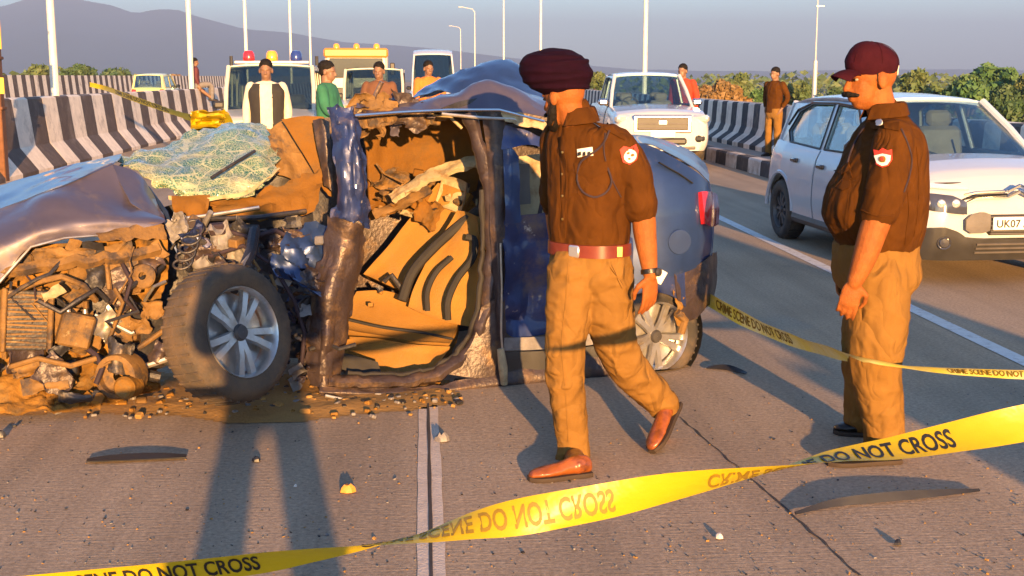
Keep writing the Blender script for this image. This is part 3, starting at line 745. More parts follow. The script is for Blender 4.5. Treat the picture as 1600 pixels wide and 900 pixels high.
def car(name, label, loc, rz, P, cat='car', group=None):
    """P: dict of profile keys; local +x is the front, +y the left side"""
    root = thing(name, label, cat, loc, rz, group)
    L = P['L']; x0, x1 = -L / 2, L / 2
    zt, hw = keyed(P['zt']), keyed(P['hw']); zb = P.get('zb', .22); paint = P['paint']
    wx = P['wheels']; wr = P['wr']; ar = P.get('arch', wr + .055)
    fr = keyed(P.get('front', [(.2, .06), (.45, 0), (.7, .02), (1.2, .16)])); rr_ = keyed(P.get('back', [(.2, .08), (.5, 0), (.9, .05), (1.4, .12)]))
    crown = P.get('crown', .05)
    def pos(x, f, s=1):
        """point on the flank: f from 0 (sill) to 1 (shoulder)"""
        b = zb
        for c in wx:
            dd = abs(x - c)
            if dd < ar: b = max(b, wr + math.sqrt(ar * ar - dd * dd) * 1.0)
        top = zt(x); z = b + (top - b) * f
        g = (z - zb) / max(.01, top - zb)
        bul = float(np.interp(g, [0, .12, .35, .6, .85, 1], [.93, .975, 1, .995, .965, .90]))
        return shift(x, hw(x) * bul * s, z)
    def shift(x, y, z):
        tfr = max(0, (x - (x1 - .55)) / .55); tre = max(0, ((x0 + .55) - x) / .55)
        return Vector((x - fr(z) * tfr ** 2 + rr_(z) * tre ** 2, y, z))
    N = P.get('n', 90)
    xs = sorted(set([x0 + (x1 - x0) * i / N for i in range(N + 1)] + [c + ar * math.cos(t) for c in wx for t in np.linspace(0, math.pi, 17)]))
    FS = [0, .06, .15, .3, .45, .6, .75, .88, .96, 1.0]
    TS = [.96, .85, .6, .3, 0]
    rings = []
    for x in xs:
        right = [pos(x, f, -1) for f in FS]; left = [pos(x, f, 1) for f in FS]
        top = zt(x); w = hw(x) * .90
        tr = [shift(x, -w * t, top + crown * (1 - t * t)) for t in TS]; tl = [shift(x, w * t, top + crown * (1 - t * t)) for t in TS[-2::-1]]
        rings.append(right + tr + tl + left[::-1])
    mb = MB(); n = len(rings[0]); V = [p for r in rings for p in r]; F = []
    xa, xb = P.get('open', (None, None))
    nf = len(FS)
    for i in range(len(rings) - 1):
        for k in range(n - 1):
            # the cabin is open below the glass
            if xa is not None and xa < xs[i] and xs[i + 1] < xb and nf <= k < n - nf - 1: continue
            F.append((i * n + k, (i + 1) * n + k, (i + 1) * n + k + 1, i * n + k + 1))
    F.append(tuple(range(n))); F.append(tuple((len(rings) - 1) * n + k for k in range(n - 1, -1, -1)))
    mb.add(V, F)
    body = mb.build('body', paint, root, ang=34)
    # wheels, arch liners
    for c in wx:
        for s in (-1, 1):
            if P.get('simple') and s == P.get('hide', 0): continue
            y = (hw(c) * .985 - P.get('tw', .19) / 2) * s
            wheel(root, (c, y, wr), (0, s, 0), wr, P.get('tw', .19), wr * P.get('rimk', .64), spokes=P.get('spokes', 10), alloy=P.get('alloy', 'alloy'))
            rows_ = [[(c + ar * .99 * math.cos(t), y + s * dy_, wr + ar * .99 * math.sin(t)) for t in np.linspace(.0, math.pi, 18)] for dy_ in (-.22, .04)]
            sheet('wheel_arch', rows_, 'black_plastic', root, res=1, thick=.006, ang=60)
    mb = MB(); mb.bbox((0, 0, zb + .02), (L * .90, hw(0) * 1.62, .10), b=.02); mb.build('underbody', 'black_plastic', root)
    # greenhouse
    g = P['cab']; zr = keyed(g['roof']); wtop = g['wr']; bh = g.get('belt', .93)
    (ab, at_, rt, rb) = g['pil']                          # x of A base, A top, rear top, rear base
    def side(x, z):
        t = max(0, min(1, (z - zt(x)) / max(.05, zr(min(max(x, rt), at_)) - zt(x))))
        return hw(x) * .90 * bh / .93 * (1 - t) + wtop * t + .02 * math.sin(math.pi * t)
    nr = 14
    topx = [at_ + (rt - at_) * i / nr for i in range(nr + 1)]
    # roof: crowned skin with rolled edges
    mb = MB(); rg = []
    for x in topx:
        row = []
        for q in np.linspace(-1, 1, 15):
            e = abs(q)
            row.append((x, wtop * q, zr(x) + .045 * (1 - e ** 2.5) - (.015 if e > .99 else 0)))
        rg.append(row)
    A = np.array(rg); B = A.copy(); B[..., 2] -= .045
    h, w_ = A.shape[:2]; V = A.reshape(-1, 3).tolist() + B.reshape(-1, 3).tolist(); F = []; o_ = h * w_
    for i in range(h - 1):
        for j in range(w_ - 1):
            a = i * w_ + j; F += [(a, a + 1, a + w_ + 1, a + w_), (a + o_, a + w_ + o_, a + w_ + 1 + o_, a + 1 + o_)]
    rim = [j for j in range(w_)] + [i * w_ + w_ - 1 for i in range(1, h)] + [(h - 1) * w_ + j for j in range(w_ - 2, -1, -1)] + [i * w_ for i in range(h - 2, 0, -1)]
    for a, b in zip(rim, rim[1:] + rim[:1]): F.append((a, a + o_, b + o_, b))
    mb.add(V, F); roof = mb.build('roof', g.get('roofmat', paint), root)
    # windscreen and rear window
    def pane(nm, xb_, xt_, m, inset=.05):
        rows = []
        for t in np.linspace(0, 1, 7):
            row = []
            z = (zt(xb_) + crown * .5) * (1 - t) + (zr(xt_) - .01) * t
            hwid = (hw(xb_) * .90 * bh / .93) * (1 - t) + wtop * t - inset
            for q in np.linspace(-1, 1, 9):
                bow = g.get('bow', .10) * (1 - q * q) * (1 if xb_ > xt_ else -1)
                row.append((xb_ * (1 - t) + xt_ * t + bow, hwid * q, z + .03 * (1 - q * q) * t))
            rows.append(row)
        return sheet(nm, rows, m, root, res=1, thick=.006, ang=60)
    glass = P.get('glass', 'glass_car')
    pane('windscreen', ab, at_, glass); pane('rear_window', rb, rt, glass)
    # side frames with window openings
    for s in (-1, 1):
        outer = [(ab, zt(ab) - .02), (at_, zr(at_) + .0)] + [(x, zr(x)) for x in topx[2:-1:3]] + [(rt, zr(rt))] + [(rb, zt(rb) - .02)] + [(x, zt(x) - .03) for x in np.linspace(rb, ab, 8)[1:-1]]
        holes = g['win']
        loops = [outer] + holes
        pts = [p for l in loops for p in l]
        tris = tessellate_polygon([[Vector((p[0], p[1], 0)) for p in l] for l in loops])
        def p3(p, off=0): return Vector((p[0], (side(p[0], p[1]) + off) * s, p[1]))
        nn = len(pts); V = [p3(p) for p in pts] + [p3(p, -.035) for p in pts]; F = []
        for t in tris: F += [tuple(t), tuple(i + nn for i in reversed(t))]
        b0 = 0
        for l in loops:
            for i in range(len(l)):
                a, b = b0 + i, b0 + (i + 1) % len(l); F.append((a, a + nn, b + nn, b))
            b0 += len(l)
        mb = MB(); mb.add(V, F); mb.build('side_frame', g.get('frame', paint), root, ang=20)
        for hl in holes:
            mb = MB(); q = [p3(p, -.014) for p in hl]; q2 = [p3(p, -.019) for p in hl]; m_ = len(hl)
            mb.add(q + q2, [tuple(range(m_)), tuple(range(2 * m_ - 1, m_ - 1, -1))] + [(i, i + m_, (i + 1) % m_ + m_, (i + 1) % m_) for i in range(m_)])
            wn_ = mb.build('side_window', glass, root, smooth=False)
            mb = MB(); mb.tube([p3(p, .002) for p in hl] + [p3(hl[0], .002)], .011, 6); mb.build('window_seal', 'black_plastic', wn_)
        # A pillar outside edge
        mb = MB(); mb.tube([(ab + .02, (side(ab, zt(ab)) - .03) * s, zt(ab) - .02), ((ab + at_) / 2 + .02, (side(ab, zt(ab)) * .5 + wtop * .5 - .015) * s, (zt(ab) + zr(at_)) / 2), (at_ + .01, (wtop - .03) * s, zr(at_) + .005)], .036, 8); mb.build('pillar', g.get('frame', paint), root)
        mb = MB(); mb.tube([(rb - .0, (side(rb, zt(rb)) - .03) * s, zt(rb) - .02), (rt - .0, (wtop - .03) * s, zr(rt) + .005)], .045, 8); mb.build('pillar', g.get('frame', paint), root)
        # mirror
        if g.get('mirror', True):
            my = (side(ab, zt(ab)) + .10) * s
            mb = MB(); mb.bbox((ab - .18, my, zt(ab) + .09), (.10, .20, .14), b=.04); mr_ = mb.build('mirror', g.get('mirmat', 'black_gloss'), root)
            mb = MB(); mb.tube([(ab - .16, (abs(my) - .12) * s, zt(ab) + .0), (ab - .17, my, zt(ab) + .06)], .02, 6); mb.build('mirror_arm', 'black_plastic', mr_)
    # cabin inside
    mb = MB(); mb.bbox(((ab + rb) / 2 - .1, 0, .52), (abs(ab - rb) - .1, hw(0) * 1.6, .1), b=.02); mb.build('cabin_floor', 'interior', root)
    mb = MB(); mb.bbox((ab - .12, 0, zt(ab) - .06), (.45, hw(ab) * 1.62, .16), b=.06); mb.build('dashboard', 'interior', root)
    for sx in g.get('seats', (ab - 1.05, ab - 1.85)):
        for s in (-1, 1):
            mb = MB(); rot = Matrix.Rotation(R(-12), 3, 'Y')
            mb.bbox((sx - .1, s * .36, .92), (.14, .46, .62), rot, b=.05); mb.bbox((sx - .17, s * .36, 1.30), (.10, .26, .16), rot, b=.04); mb.bbox((sx + .2, s * .36, .62), (.5, .46, .16), b=.05)
            tag(mb.build('seat', g.get('seatmat', 'seat_dark'), root), kind=None)
    st = MB(); rt3 = Matrix.Rotation(R(62), 3, 'Y')
    st_pts = [Vector((ab - .45, -.36, zt(ab) + .03)) + rt3 @ Vector((.17 * math.cos(t), .17 * math.sin(t), 0)) for t in np.linspace(0, 2 * math.pi, 20)]
    st.tube(st_pts, .014, 6); st.build('steering_wheel', 'interior', root)
    return root, dict(pos=pos, zt=zt, hw=hw, shift=shift, side=side, zr=zr, fr=fr, x1=x1, x0=x0)

def fbox(root, K, name, y, z, w, h, m, d=.03, out=.01, b=.01, tilt=0, parent=None, yawk=.0):
    """a fitting on the nose of a car"""
    x = K['x1'] - K['fr'](z) + out - d / 2
    mb = MB(); rot = Matrix.Rotation(-yawk * (1 if y > 0 else -1), 3, 'Z') @ Matrix.Rotation(tilt, 3, 'X')
    mb.bbox((x, y, z), (d, w, h), rot, b=b); return mb.build(name, m, parent or root)
def flank_line(K, pts, s, r, off=0.0, n=8):
    P_ = []
    for (xa, fa), (xb, fb) in zip(pts, pts[1:]):
        for t in np.linspace(0, 1, n, endpoint=False): P_.append(K['pos'](xa + (xb - xa) * t, fa + (fb - fa) * t, s) + Vector((0, off * s, 0)))
    P_.append(K['pos'](pts[-1][0], pts[-1][1], s) + Vector((0, off * s, 0))); return P_
def doors(root, K, spans, s, paint, handles=True, hz=.80, hmat='black_gloss'):
    for (xa, xb) in spans:
        # raised skin of the door following the flank, with a dark shut line round it
        fs = np.linspace(.10, .985, 9); xs = np.linspace(xa + .012, xb - .012, 14)
        rows = [[K['pos'](x, f, s) + Vector((0, .007 * s, 0)) for x in xs] for f in fs]
        dr = sheet('door', rows, paint, root, res=1, thick=.010, ang=40)
        mb = MB(); mb.tube(flank_line(K, [(xa, .98), (xa, .08), (xb, .08), (xb, .98)], s, 0, .002), .0045, 6); mb.build('shut_line', 'ink', dr)
        if handles:
            p = K['pos'](xa + .16, hz, s); mb = MB(); mb.bbox(p + Vector((0, .02 * s, 0)), (.17, .035, .045), b=.012); mb.build('handle', hmat, dr)

def nose(K, y, z, off=0.0):
    """point on the rounded nose of a car body"""
    def pt(yy):
        xs_ = np.linspace(K['x1'], K['x1'] - .6, 121); hv = [K['hw'](x) * .985 for x in xs_]
        x = xs_[next((i for i, h in enumerate(hv) if h >= abs(yy)), 120)]
        return K['shift'](x, yy, z)
    a, b = pt(y - .02), pt(y + .02); t = (b - a).normalized(); n = Vector((t.y, -t.x, 0))
    if n.x < 0: n = -n
    return pt(y) + n * off
def nose_panel(root, K, name, keys, m, off=.006, thick=.012, parent=None, ny=13, nz=4):
    """keys: (y, z low, z high) across the nose"""
    ys_ = np.linspace(keys[0][0], keys[-1][0], ny); lo = np.interp(ys_, [k[0] for k in keys], [k[1] for k in keys]); hi = np.interp(ys_, [k[0] for k in keys], [k[2] for k in keys])
    rows = [[tuple(nose(K, y, l + (h - l) * t, off)) for y, l, h in zip(ys_, lo, hi)] for t in np.linspace(0, 1, nz)]
    return sheet(name, rows, m, parent or root, res=2, thick=thick, ang=50)
# --- white compact hatchback on the right
PH = dict(L=3.98, paint='white_paint_car', zb=.24, wheels=(1.26, -1.28), wr=.315, arch=.375, tw=.20, spokes=10, alloy='steel_dark', rimk=.62, crown=.05,
          zt=[(-1.99, .62), (-1.93, .92), (-1.7, 1.03), (-1.0, 1.02), (0, .985), (.75, .965), (1.0, .985), (1.4, .965), (1.75, .90), (1.90, .84), (1.99, .74)],
          hw=[(-1.99, .62), (-1.93, .72), (-1.75, .82), (-1.3, .86), (0, .865), (1.2, .865), (1.65, .855), (1.82, .83), (1.90, .79), (1.96, .72), (1.99, .64)],
          open=(-1.75, .86), front=[(.2, .10), (.36, .02), (.5, 0), (.7, .02), (.85, .10), (1.0, .2)],
          cab=dict(roof=[(-1.75, 1.40), (-1.3, 1.475), (-.5, 1.505), (.1, 1.48), (.3, 1.455)], wr=.60, pil=(.90, .22, -1.60, -1.86), roofmat='white_paint_car', bow=.12,
                   win=[[(.70, 1.00), (.20, 1.405), (-.28, 1.43), (-.26, 1.00)], [(-.36, 1.00), (-.38, 1.43), (-.95, 1.425), (-1.22, 1.34), (-1.34, 1.14), (-1.22, 1.03)]], frame='white_paint_car', seats=(-.05, -.95)))
hx = ground(1215, 371)
C3X, C3Y = hx.x + .865, hx.y - 1.28
hatch, K = car('hatchback_car', 'white compact hatchback with black lower bumper beside the capped officer', (C3X + .05, C3Y, 0), R(-86.5), PH, 'car')
for s in (-1, 1):
    doors(hatch, K, [(-.30, .72), (-1.02, -.31)], s, 'white_paint_car', True, .80)
    mb = MB(); mb.tube(flank_line(K, [(.86, .05), (-.88, .05)], s, 0, .004), .045, 8, flat=1.2); mb.build('sill_cladding', 'black_plastic', hatch)
    for c in PH['wheels']:
        pts = [Vector((c + (.395) * math.cos(t), (K['hw'](c) * .985 + .004) * s, .315 + .395 * math.sin(t))) for t in np.linspace(.05, math.pi - .05, 20)]
        mb = MB(); mb.tube(pts, .022, 6); mb.build('arch_trim', 'white_paint_car', hatch)
    # dark band around the side glass
    mb = MB(); mb.tube([Vector((x, (K['side'](x, z) + .006) * s, z)) for x, z in ((.15, 1.425), (-.3, 1.448), (-.95, 1.44), (-1.3, 1.36), (-1.42, 1.2))], .014, 6); mb.build('window_trim', 'black_gloss', hatch)
    # lamps: slim upper lamp, main lamp, round fog lamp in a dark pod
    sg = lambda ks: sorted([(s * k[0], k[1], k[2]) for k in ks])
    nose_panel(hatch, K, 'daytime_lamp', sg([(.40, .795, .812), (.55, .80, .835), (.74, .815, .85)]), 'lamp_lens', .006, .02)
    hl = nose_panel(hatch, K, 'headlamp', sg([(.44, .60, .70), (.55, .61, .745), (.70, .63, .765), (.80, .66, .765)]), 'lamp_dark', .006, .03)
    for q in (.54, .65, .745):
        pz = nose(K, s * q, .69, .022); mb = MB(); mb.lathe([(.001, .016), (.028, .012), (.036, 0), (.036, -.02)], pz, (1, s * .5, 0), 16); mb.build('lamp_reflector', 'lamp_lens', hl)
    mb = MB(); mb.tube([(K['x1'] - .01, s * .12, .785), (K['x1'] - .03, s * .34, .775), (K['x1'] - .08, s * .52, .735), (K['x1'] - .16, s * .68, .72)], .012, 6); mb.build('chrome_strip', 'chrome', hatch)
    mb = MB(); mb.tube([(K['x1'] + .004, s * .10, .735), (K['x1'] - .02, s * .36, .725), (K['x1'] - .05, s * .47, .665), (K['x1'] - .09, s * .60, .60), (K['x1'] - .17, s * .72, .60)], .012, 6); mb.build('chrome_strip', 'chrome', hatch)
    mb = MB(); mb.tube([(K['x1'] - .004, s * .10, .76), (K['x1'] - .02, s * .36, .75), (K['x1'] - .07, s * .50, .70)], .016, 6, flat=.7); mb.build('grille_bar', 'black_gloss', hatch)
    # double chevron emblem half
    mb = MB(); mb.tube([(K['x1'] + .004, s * .10, .785), (K['x1'] + .012, 0, .835)], .014, 6); mb.tube([(K['x1'] + .004, s * .10, .735), (K['x1'] + .012, 0, .785)], .014, 6); tag(mb.build('emblem', 'chrome', hatch), kind='stuff')
    pod = nose_panel(hatch, K, 'fog_lamp_pod', sg([(.36, .26, .36), (.50, .25, .46), (.62, .25, .50), (.76, .25, .49), (.82, .27, .42)]), 'black_plastic', .012, .03)
    pz = nose(K, s * .62, .375, .03); mb = MB(); mb.lathe([(.001, .02), (.035, .018), (.045, .004), (.054, .008), (.062, -.03)], pz, (1, s * .3, 0), 20); mb.build('fog_lamp', 'lamp_dark', pod)
    nose_panel(hatch, K, 'bumper_insert', sg([(.24, .47, .60), (.30, .45, .62), (.40, .45, .60), (.45, .48, .56)]), 'grey_plastic', .012, .03)
gr = fbox(hatch, K, 'lower_grille', 0, .51, .50, .17, 'black_plastic', .06, .006, .03)
for i in range(5): fbox(hatch, K, 'grille_slat', 0, .44 + .034 * i, .46, .012, 'grey_plastic', .05, .018, .004, parent=gr)
lg = nose_panel(hatch, K, 'bumper_skirt', [(-.80, .23, .27), (-.5, .22, .42), (-.3, .22, .40), (0, .22, .40), (.3, .22, .40), (.5, .22, .42), (.80, .23, .27)], 'black_plastic', .010, .03, ny=25)
for i in range(3): nose_panel(hatch, K, 'grille_slat', [(-.34, .278 + .036 * i, .290 + .036 * i), (.34, .278 + .036 * i, .290 + .036 * i)], 'grey_plastic', .030, .012, parent=lg, nz=2)
pl = fbox(hatch, K, 'number_plate', 0, .525, .44, .105, 'plate_white', .015, .034, .006)
V, F = text_mesh("UK07 AP", .088, .002)
px1 = K['x1'] - K['fr'](.525) + .0365
mb = MB(); mb.add([(px1, v[0] - .195, v[1] + .495) for v in V], F); tag(mb.build('plate_lettering', 'ink', pl, smooth=False), kind='stuff')
mb = MB(); mb.tube([(-1.1, 0, 1.50), (-1.28, 0, 1.62)], [.012, .006], 6); mb.build('aerial', 'black_plastic', hatch)
mb = MB(); mb.tube([(K['shift'](1.35, -.1, 1.02)), (K['shift'](.98, -.1, 1.06))], .008, 6); 
for s in (-1, 1):
    mb = MB(); mb.tube([(.93, s * .08 - .1, 1.015), (.70, s * .3 - .25, 1.135)], .009, 6); mb.build('wiper', 'black_plastic', hatch)
    fbox(hatch, K, 'hood_edge', s * .35, .845, .62, .012, 'ink', .02, -.055, .004, yawk=.10)

# --- white pickup behind
PP = dict(L=5.2, paint='white_paint_car', zb=.34, wheels=(1.62, -1.45), wr=.38, arch=.46, tw=.25, spokes=6, rimk=.6, crown=.06, simple=True, hide=0,
          zt=[(-2.6, .9), (-2.5, 1.12), (-.9, 1.14), (.5, 1.12), (.95, 1.13), (1.5, 1.11), (2.2, 1.05), (2.45, 1.0), (2.6, .88)],
          hw=[(-2.6, .86), (-2.4, .91), (1.9, .925), (2.3, .915), (2.46, .88), (2.55, .82), (2.6, .74)], open=(-.95, 1.1),
          front=[(.3, .12), (.5, .02), (.7, 0), (.9, .03), (1.05, .12)],
          cab=dict(roof=[(-.9, 1.70), (-.3, 1.76), (.3, 1.75), (.45, 1.72)], wr=.68, pil=(1.12, .42, -.75, -1.0), bow=.10,
                   win=[[(.88, 1.17), (.36, 1.66), (-.08, 1.69), (-.06, 1.17)], [(-.16, 1.17), (-.18, 1.69), (-.66, 1.67), (-.80, 1.17)]], mirmat='chrome', seats=(.1, -.55)))
pY = 25.6; pc = at(1004, 250, pY)
pick, K = car('pickup_truck', 'white pickup with wide chrome-framed grille behind the turbaned officer', (pc.x, pY, 0), R(-92), PP, 'pickup')
gfr = fbox(pick, K, 'grille_frame', 0, .84, 1.10, .34, 'chrome', .06, .008, .07)
fbox(pick, K, 'grille', 0, .84, .98, .26, 'black_plastic', .05, .020, .05, parent=gfr)
for i in range(3): fbox(pick, K, 'grille_bar', 0, .76 + .08 * i, .92, .022, 'grey_plastic', .04, .030, .006, parent=gfr)
fbox(pick, K, 'emblem', 0, .87, .17, .09, 'chrome', .03, .042, .03, parent=gfr)
for s in (-1, 1):
    h_ = fbox(pick, K, 'headlamp', s * .73, .93, .32, .15, 'lamp_lens', .16, -.015, .04, yawk=.5)
    fbox(pick, K, 'fog_lamp', s * .70, .57, .20, .14, 'black_plastic', .10, .0, .05, yawk=.3)
    doors(pick, K, [(-.10, .92), (-.88, -.12)], s, 'white_paint_car', True, .75, 'chrome')
fbox(pick, K, 'lower_intake', 0, .52, .92, .13, 'black_plastic', .08, .012, .04)
fbox(pick, K, 'skid_plate', 0, .40, 1.3, .09, 'grey_plastic', .10, .004, .03)
fbox(pick, K, 'hood_scoop', 0, 1.09, .6, .03, 'white_paint_car', .35, -.5, .012)
pl = fbox(pick, K, 'number_plate', 0, .645, .46, .10, 'plate_white', .015, .024, .005)

# --- boxy police jeeps
def jeep(label, loc, rz, paint, beacons=True, group=None, scale=1.0, plate=True, hidei=0):
    PJ = dict(L=4.3, paint=paint, zb=.42, wheels=(1.42, -1.35), wr=.36, arch=.43, tw=.22, spokes=8, alloy='steel_dark', crown=.04, simple=True, hide=0, n=60,
              zt=[(-2.15, 1.12), (.55, 1.14), (.75, 1.14), (1.4, 1.10), (1.95, 1.05), (2.1, 1.02), (2.15, .98)], hw=[(-2.15, .80), (-2.0, .85), (1.8, .86), (2.05, .85), (2.12, .82), (2.15, .78)], open=(-2.0, .74),
              front=[(.3, .06), (.6, 0), (.9, .01), (1.1, .04)], back=[(.3, .0), (1.4, .0)],
              glass='glass_tint', cab=dict(roof=[(-2.1, 1.88), (.45, 1.88)], wr=.74, pil=(.78, .42, -2.08, -2.12), bow=.05,
                       win=[[(.60, 1.18), (.33, 1.80), (-.22, 1.80), (-.22, 1.18)], [(-.32, 1.18), (-.32, 1.80), (-1.0, 1.80), (-1.0, 1.18)], [(-1.1, 1.22), (-1.1, 1.80), (-1.95, 1.80), (-1.95, 1.22)]], mirmat='black_plastic', seats=(-.25, -1.05)))
    j, K = car('police_jeep', label, loc, rz, PJ, 'jeep', group)
    g_ = fbox(j, K, 'grille', 0, .86, .86, .24, 'black_plastic', .05, .010, .03)
    for i in range(7): fbox(j, K, 'grille_bar', -.36 + .12 * i, .86, .022, .22, 'chrome', .04, .022, .005, parent=g_)
    for s in (-1, 1):
        fbox(j, K, 'headlamp', s * .60, .87, .26, .22, 'lamp_lens', .10, .0, .05)
        fbox(j, K, 'indicator', s * .77, .87, .06, .16, 'amber_plastic', .10, -.03, .02)
        doors(j, K, [(-.25, .62), (-1.05, -.27)], s, paint, True, .72)
    bp = fbox(j, K, 'bumper', 0, .56, 1.62, .20, 'grey_plastic', .22, .10, .05)
    if plate: fbox(j, K, 'number_plate', 0, .60, .50, .13, 'plate_white', .02, .125, .006)
    if beacons:
        mb = MB(); mb.bbox((.05, 0, 1.955), (.16, 1.3, .05), b=.015); rk = mb.build('beacon_rack', 'galvanised', j)
        for y, m in ((-.40, 'red_plastic'), (0.0, 'amber_plastic'), (.42, 'blue_plastic')):
            mb = MB(); mb.lathe([(.10, 1.98), (.105, 2.02), (.10, 2.10), (.07, 2.15), (.001, 2.16)], (.05, y, 0), (0, 0, 1), 18); mb.build('beacon', m, j)
        for y in (-.70, .78):
            mb = MB(); mb.tube([(.1, y, 1.90), (.1, y, 2.06)], .03, 8); mb.build('aerial', 'black_plastic', j)
    return j, K
c = at(402, 120, 20.5)
jeep('white police jeep with red, amber and blue beacons on its roof', (c.x, 22.6, 0), R(-88), 'cream_paint')
c = at(580, 120, 31)
j2, K = jeep('white jeep with orange bonnet stripe standing before the orange-topped truck', (c.x, 33, 0), R(-90), 'cream_paint', False)
fbox(j2, K, 'bonnet_stripe', 0, .98, 1.3, .07, 'orange_paint', .05, .006, .02)
fbox(j2, K, 'side_stripe', -.55, .70, .45, .10, 'orange_paint', .05, .008, .02)
# --- truck cab with orange visor and beacons
def cabtruck(label, loc, rz):
    r = thing('tow_truck', label, 'truck', loc, rz)
    mb = MB(); mb.bbox((-.9, 0, 1.65), (1.9, 2.0, 1.7), b=.08); mb.build('cab', 'cream_paint', r)
    mb = MB(); mb.bbox((.06, 0, 1.98), (.05, 1.70, .62), b=.02); mb.build('windscreen', 'black_gloss', r)
    mb = MB(); mb.bbox((.02, 0, 2.46), (.30, 2.06, .30), b=.06); mb.build('visor', 'orange_paint', r)
    mb = MB(); mb.bbox((.10, 0, 1.2), (.05, 1.5, .32), b=.02); mb.build('grille', 'black_plastic', r)
    mb = MB(); mb.bbox((.1, 0, .70), (.25, 2.04, .30), b=.05); mb.build('bumper', 'orange_paint', r)
    for s in (-1, 1):
        mb = MB(); mb.bbox((.1, s * .82, 1.0), (.08, .28, .22), b=.04); mb.build('headlamp', 'lamp_lens', r)
        mb = MB(); mb.bbox((.05, s * 1.16, 1.95), (.08, .16, .40), b=.03); mb.build('mirror', 'black_plastic', r)
        for x in (-.6, -3.6): wheel(r, (x, s * .88, .45), (0, s, 0), .45, .26, .26, spokes=6, alloy='steel_dark')
    mb = MB(); mb.bbox((-3.6, 0, 1.0), (3.4, 2.0, .22), b=.04); mb.build('flatbed', 'orange_paint', r)
    mb = MB(); mb.bbox((-2.3, 0, .62), (4.6, .8, .24), b=.04); mb.build('chassis', 'steel_dark', r)
    for y in (-.62, .02, .66):
        mb = MB(); mb.lathe([(.10, 2.605), (.10, 2.70), (.06, 2.75), (.001, 2.755)], (0, y, 0), (0, 0, 1), 14); mb.build('beacon', 'amber_plastic', r)
    return r
c = at(557, 120, 41); cabtruck('tall truck with orange visor and amber beacons behind a jeep', (c.x, 41, 0), R(-90))
# --- minibus
def minibus(name, label, loc, rz, paint='white_paint_car', h=2.75):
    PB = dict(L=5.6, paint=paint, zb=.35, wheels=(1.75, -1.6), wr=.36, arch=.43, tw=.22, spokes=8, alloy='steel_dark', crown=.05, simple=True, hide=0, n=50,
              zt=[(-2.8, 1.25), (1.6, 1.25), (2.2, 1.20), (2.6, 1.08), (2.8, .95)], hw=[(-2.8, .90), (-2.6, .95), (2.2, .95), (2.6, .92), (2.74, .84), (2.8, .72)], open=(-2.7, 2.0),
              front=[(.3, .08), (.6, 0), (.9, .02), (1.2, .12)], back=[(.3, .0), (1.4, .0)],
              glass='glass_tint', cab=dict(roof=[(-2.75, h - .08), (0, h), (1.2, h - .06), (1.55, h - .22)], wr=.76, pil=(2.25, 1.50, -2.72, -2.76), bow=.14,
                       win=[[(1.95, 1.32), (1.45, h - .55), (.85, h - .5), (.85, 1.32)], [(.72, 1.35), (.72, h - .5), (-.35, h - .5), (-.35, 1.35)], [(-.47, 1.35), (-.47, h - .5), (-1.5, h - .5), (-1.5, 1.35)], [(-1.62, 1.35), (-1.62, h - .5), (-2.6, h - .5), (-2.6, 1.35)]], seats=(1.0, .1, -.8, -1.7)))
    b_, K = car(name, label, loc, rz, PB, 'minibus')
    fbox(b_, K, 'grille', 0, .80, .9, .16, 'black_plastic', .05, .01, .04)
    fbox(b_, K, 'bumper', 0, .48, 1.5, .2, 'grey_plastic', .14, .03, .05)
    for s in (-1, 1):
        fbox(b_, K, 'headlamp', s * .62, .86, .26, .22, 'lamp_lens', .12, -.02, .06, yawk=.4)
        doors(b_, K, [(.80, 2.0), (-.40, .76)], s, paint, True, .7)
    fbox(b_, K, 'number_plate', 0, .48, .48, .12, 'plate_white', .02, .05, .006)
    return b_
c = at(677, 120, 49); minibus('minibus', 'white rounded minibus farthest up the lane behind the wreck', (c.x, 51.5, 0), R(-90))
# --- pale yellow car on the opposite road
PY = dict(PP); PY = dict(L=3.9, paint='yellow_paint', zb=.28, wheels=(1.2, -1.2), wr=.32, arch=.38, tw=.19, spokes=8, alloy='steel_dark', crown=.05, simple=True, hide=0, n=50,
          zt=[(-1.95, .9), (-1.8, 1.06), (.6, 1.04), (1.0, 1.04), (1.7, .95), (1.95, .8)], hw=[(-1.95, .72), (-1.75, .82), (1.4, .85), (1.8, .78), (1.95, .62)], open=(-1.75, .8),
          cab=dict(roof=[(-1.6, 1.62), (-.3, 1.68), (.3, 1.64)], wr=.62, pil=(.92, .30, -1.62, -1.84), bow=.1, win=[[(.7, 1.08), (.25, 1.58), (-.3, 1.6), (-.3, 1.08)], [(-.4, 1.08), (-.4, 1.6), (-1.4, 1.55), (-1.55, 1.1)]], seats=(-.1, -.9)))
c = at(229, 120, 58)
yc, K = car('hatchback_car', 'pale yellow car seen over the divider on the opposite road', (c.x, 60, .15), R(90), PY, 'car')
for s in (-1, 1):
    mb = MB(); mb.bbox((-1.93 + .05, s * .62, .9), (.08, .2, .2), b=.03); mb.build('tail_lamp', 'red_plastic', yc)
# ------------------------------------------------------------------ the wrecked sedan
FW, RW = ground(345, 635), ground(1010, 583)           # wheel contact points
U = (RW - FW).normalized(); NN = Vector((-U.y, U.x, 0))   # along the car to the rear, and inwards
def W(px, py, t=0.0):
    r = ray(px, py); o = Vector((0, 0, CAM_H)); q = FW + NN * t
    return o + r * ((q - o).dot(NN) / r.dot(NN))
def WR(rows): return [[W(*p) for p in r] for r in rows]
wreck = thing('wrecked_car', 'crushed dark blue sedan with torn-open side and mud-caked front', 'car', (FW.x + U.x * 1.1, FW.y + U.y * 1.1, 0), 0, None, True)
wk = lambda nm, rows, m, **kw: sheet(nm, WR(rows), m, kw.pop('parent', wreck), **kw)

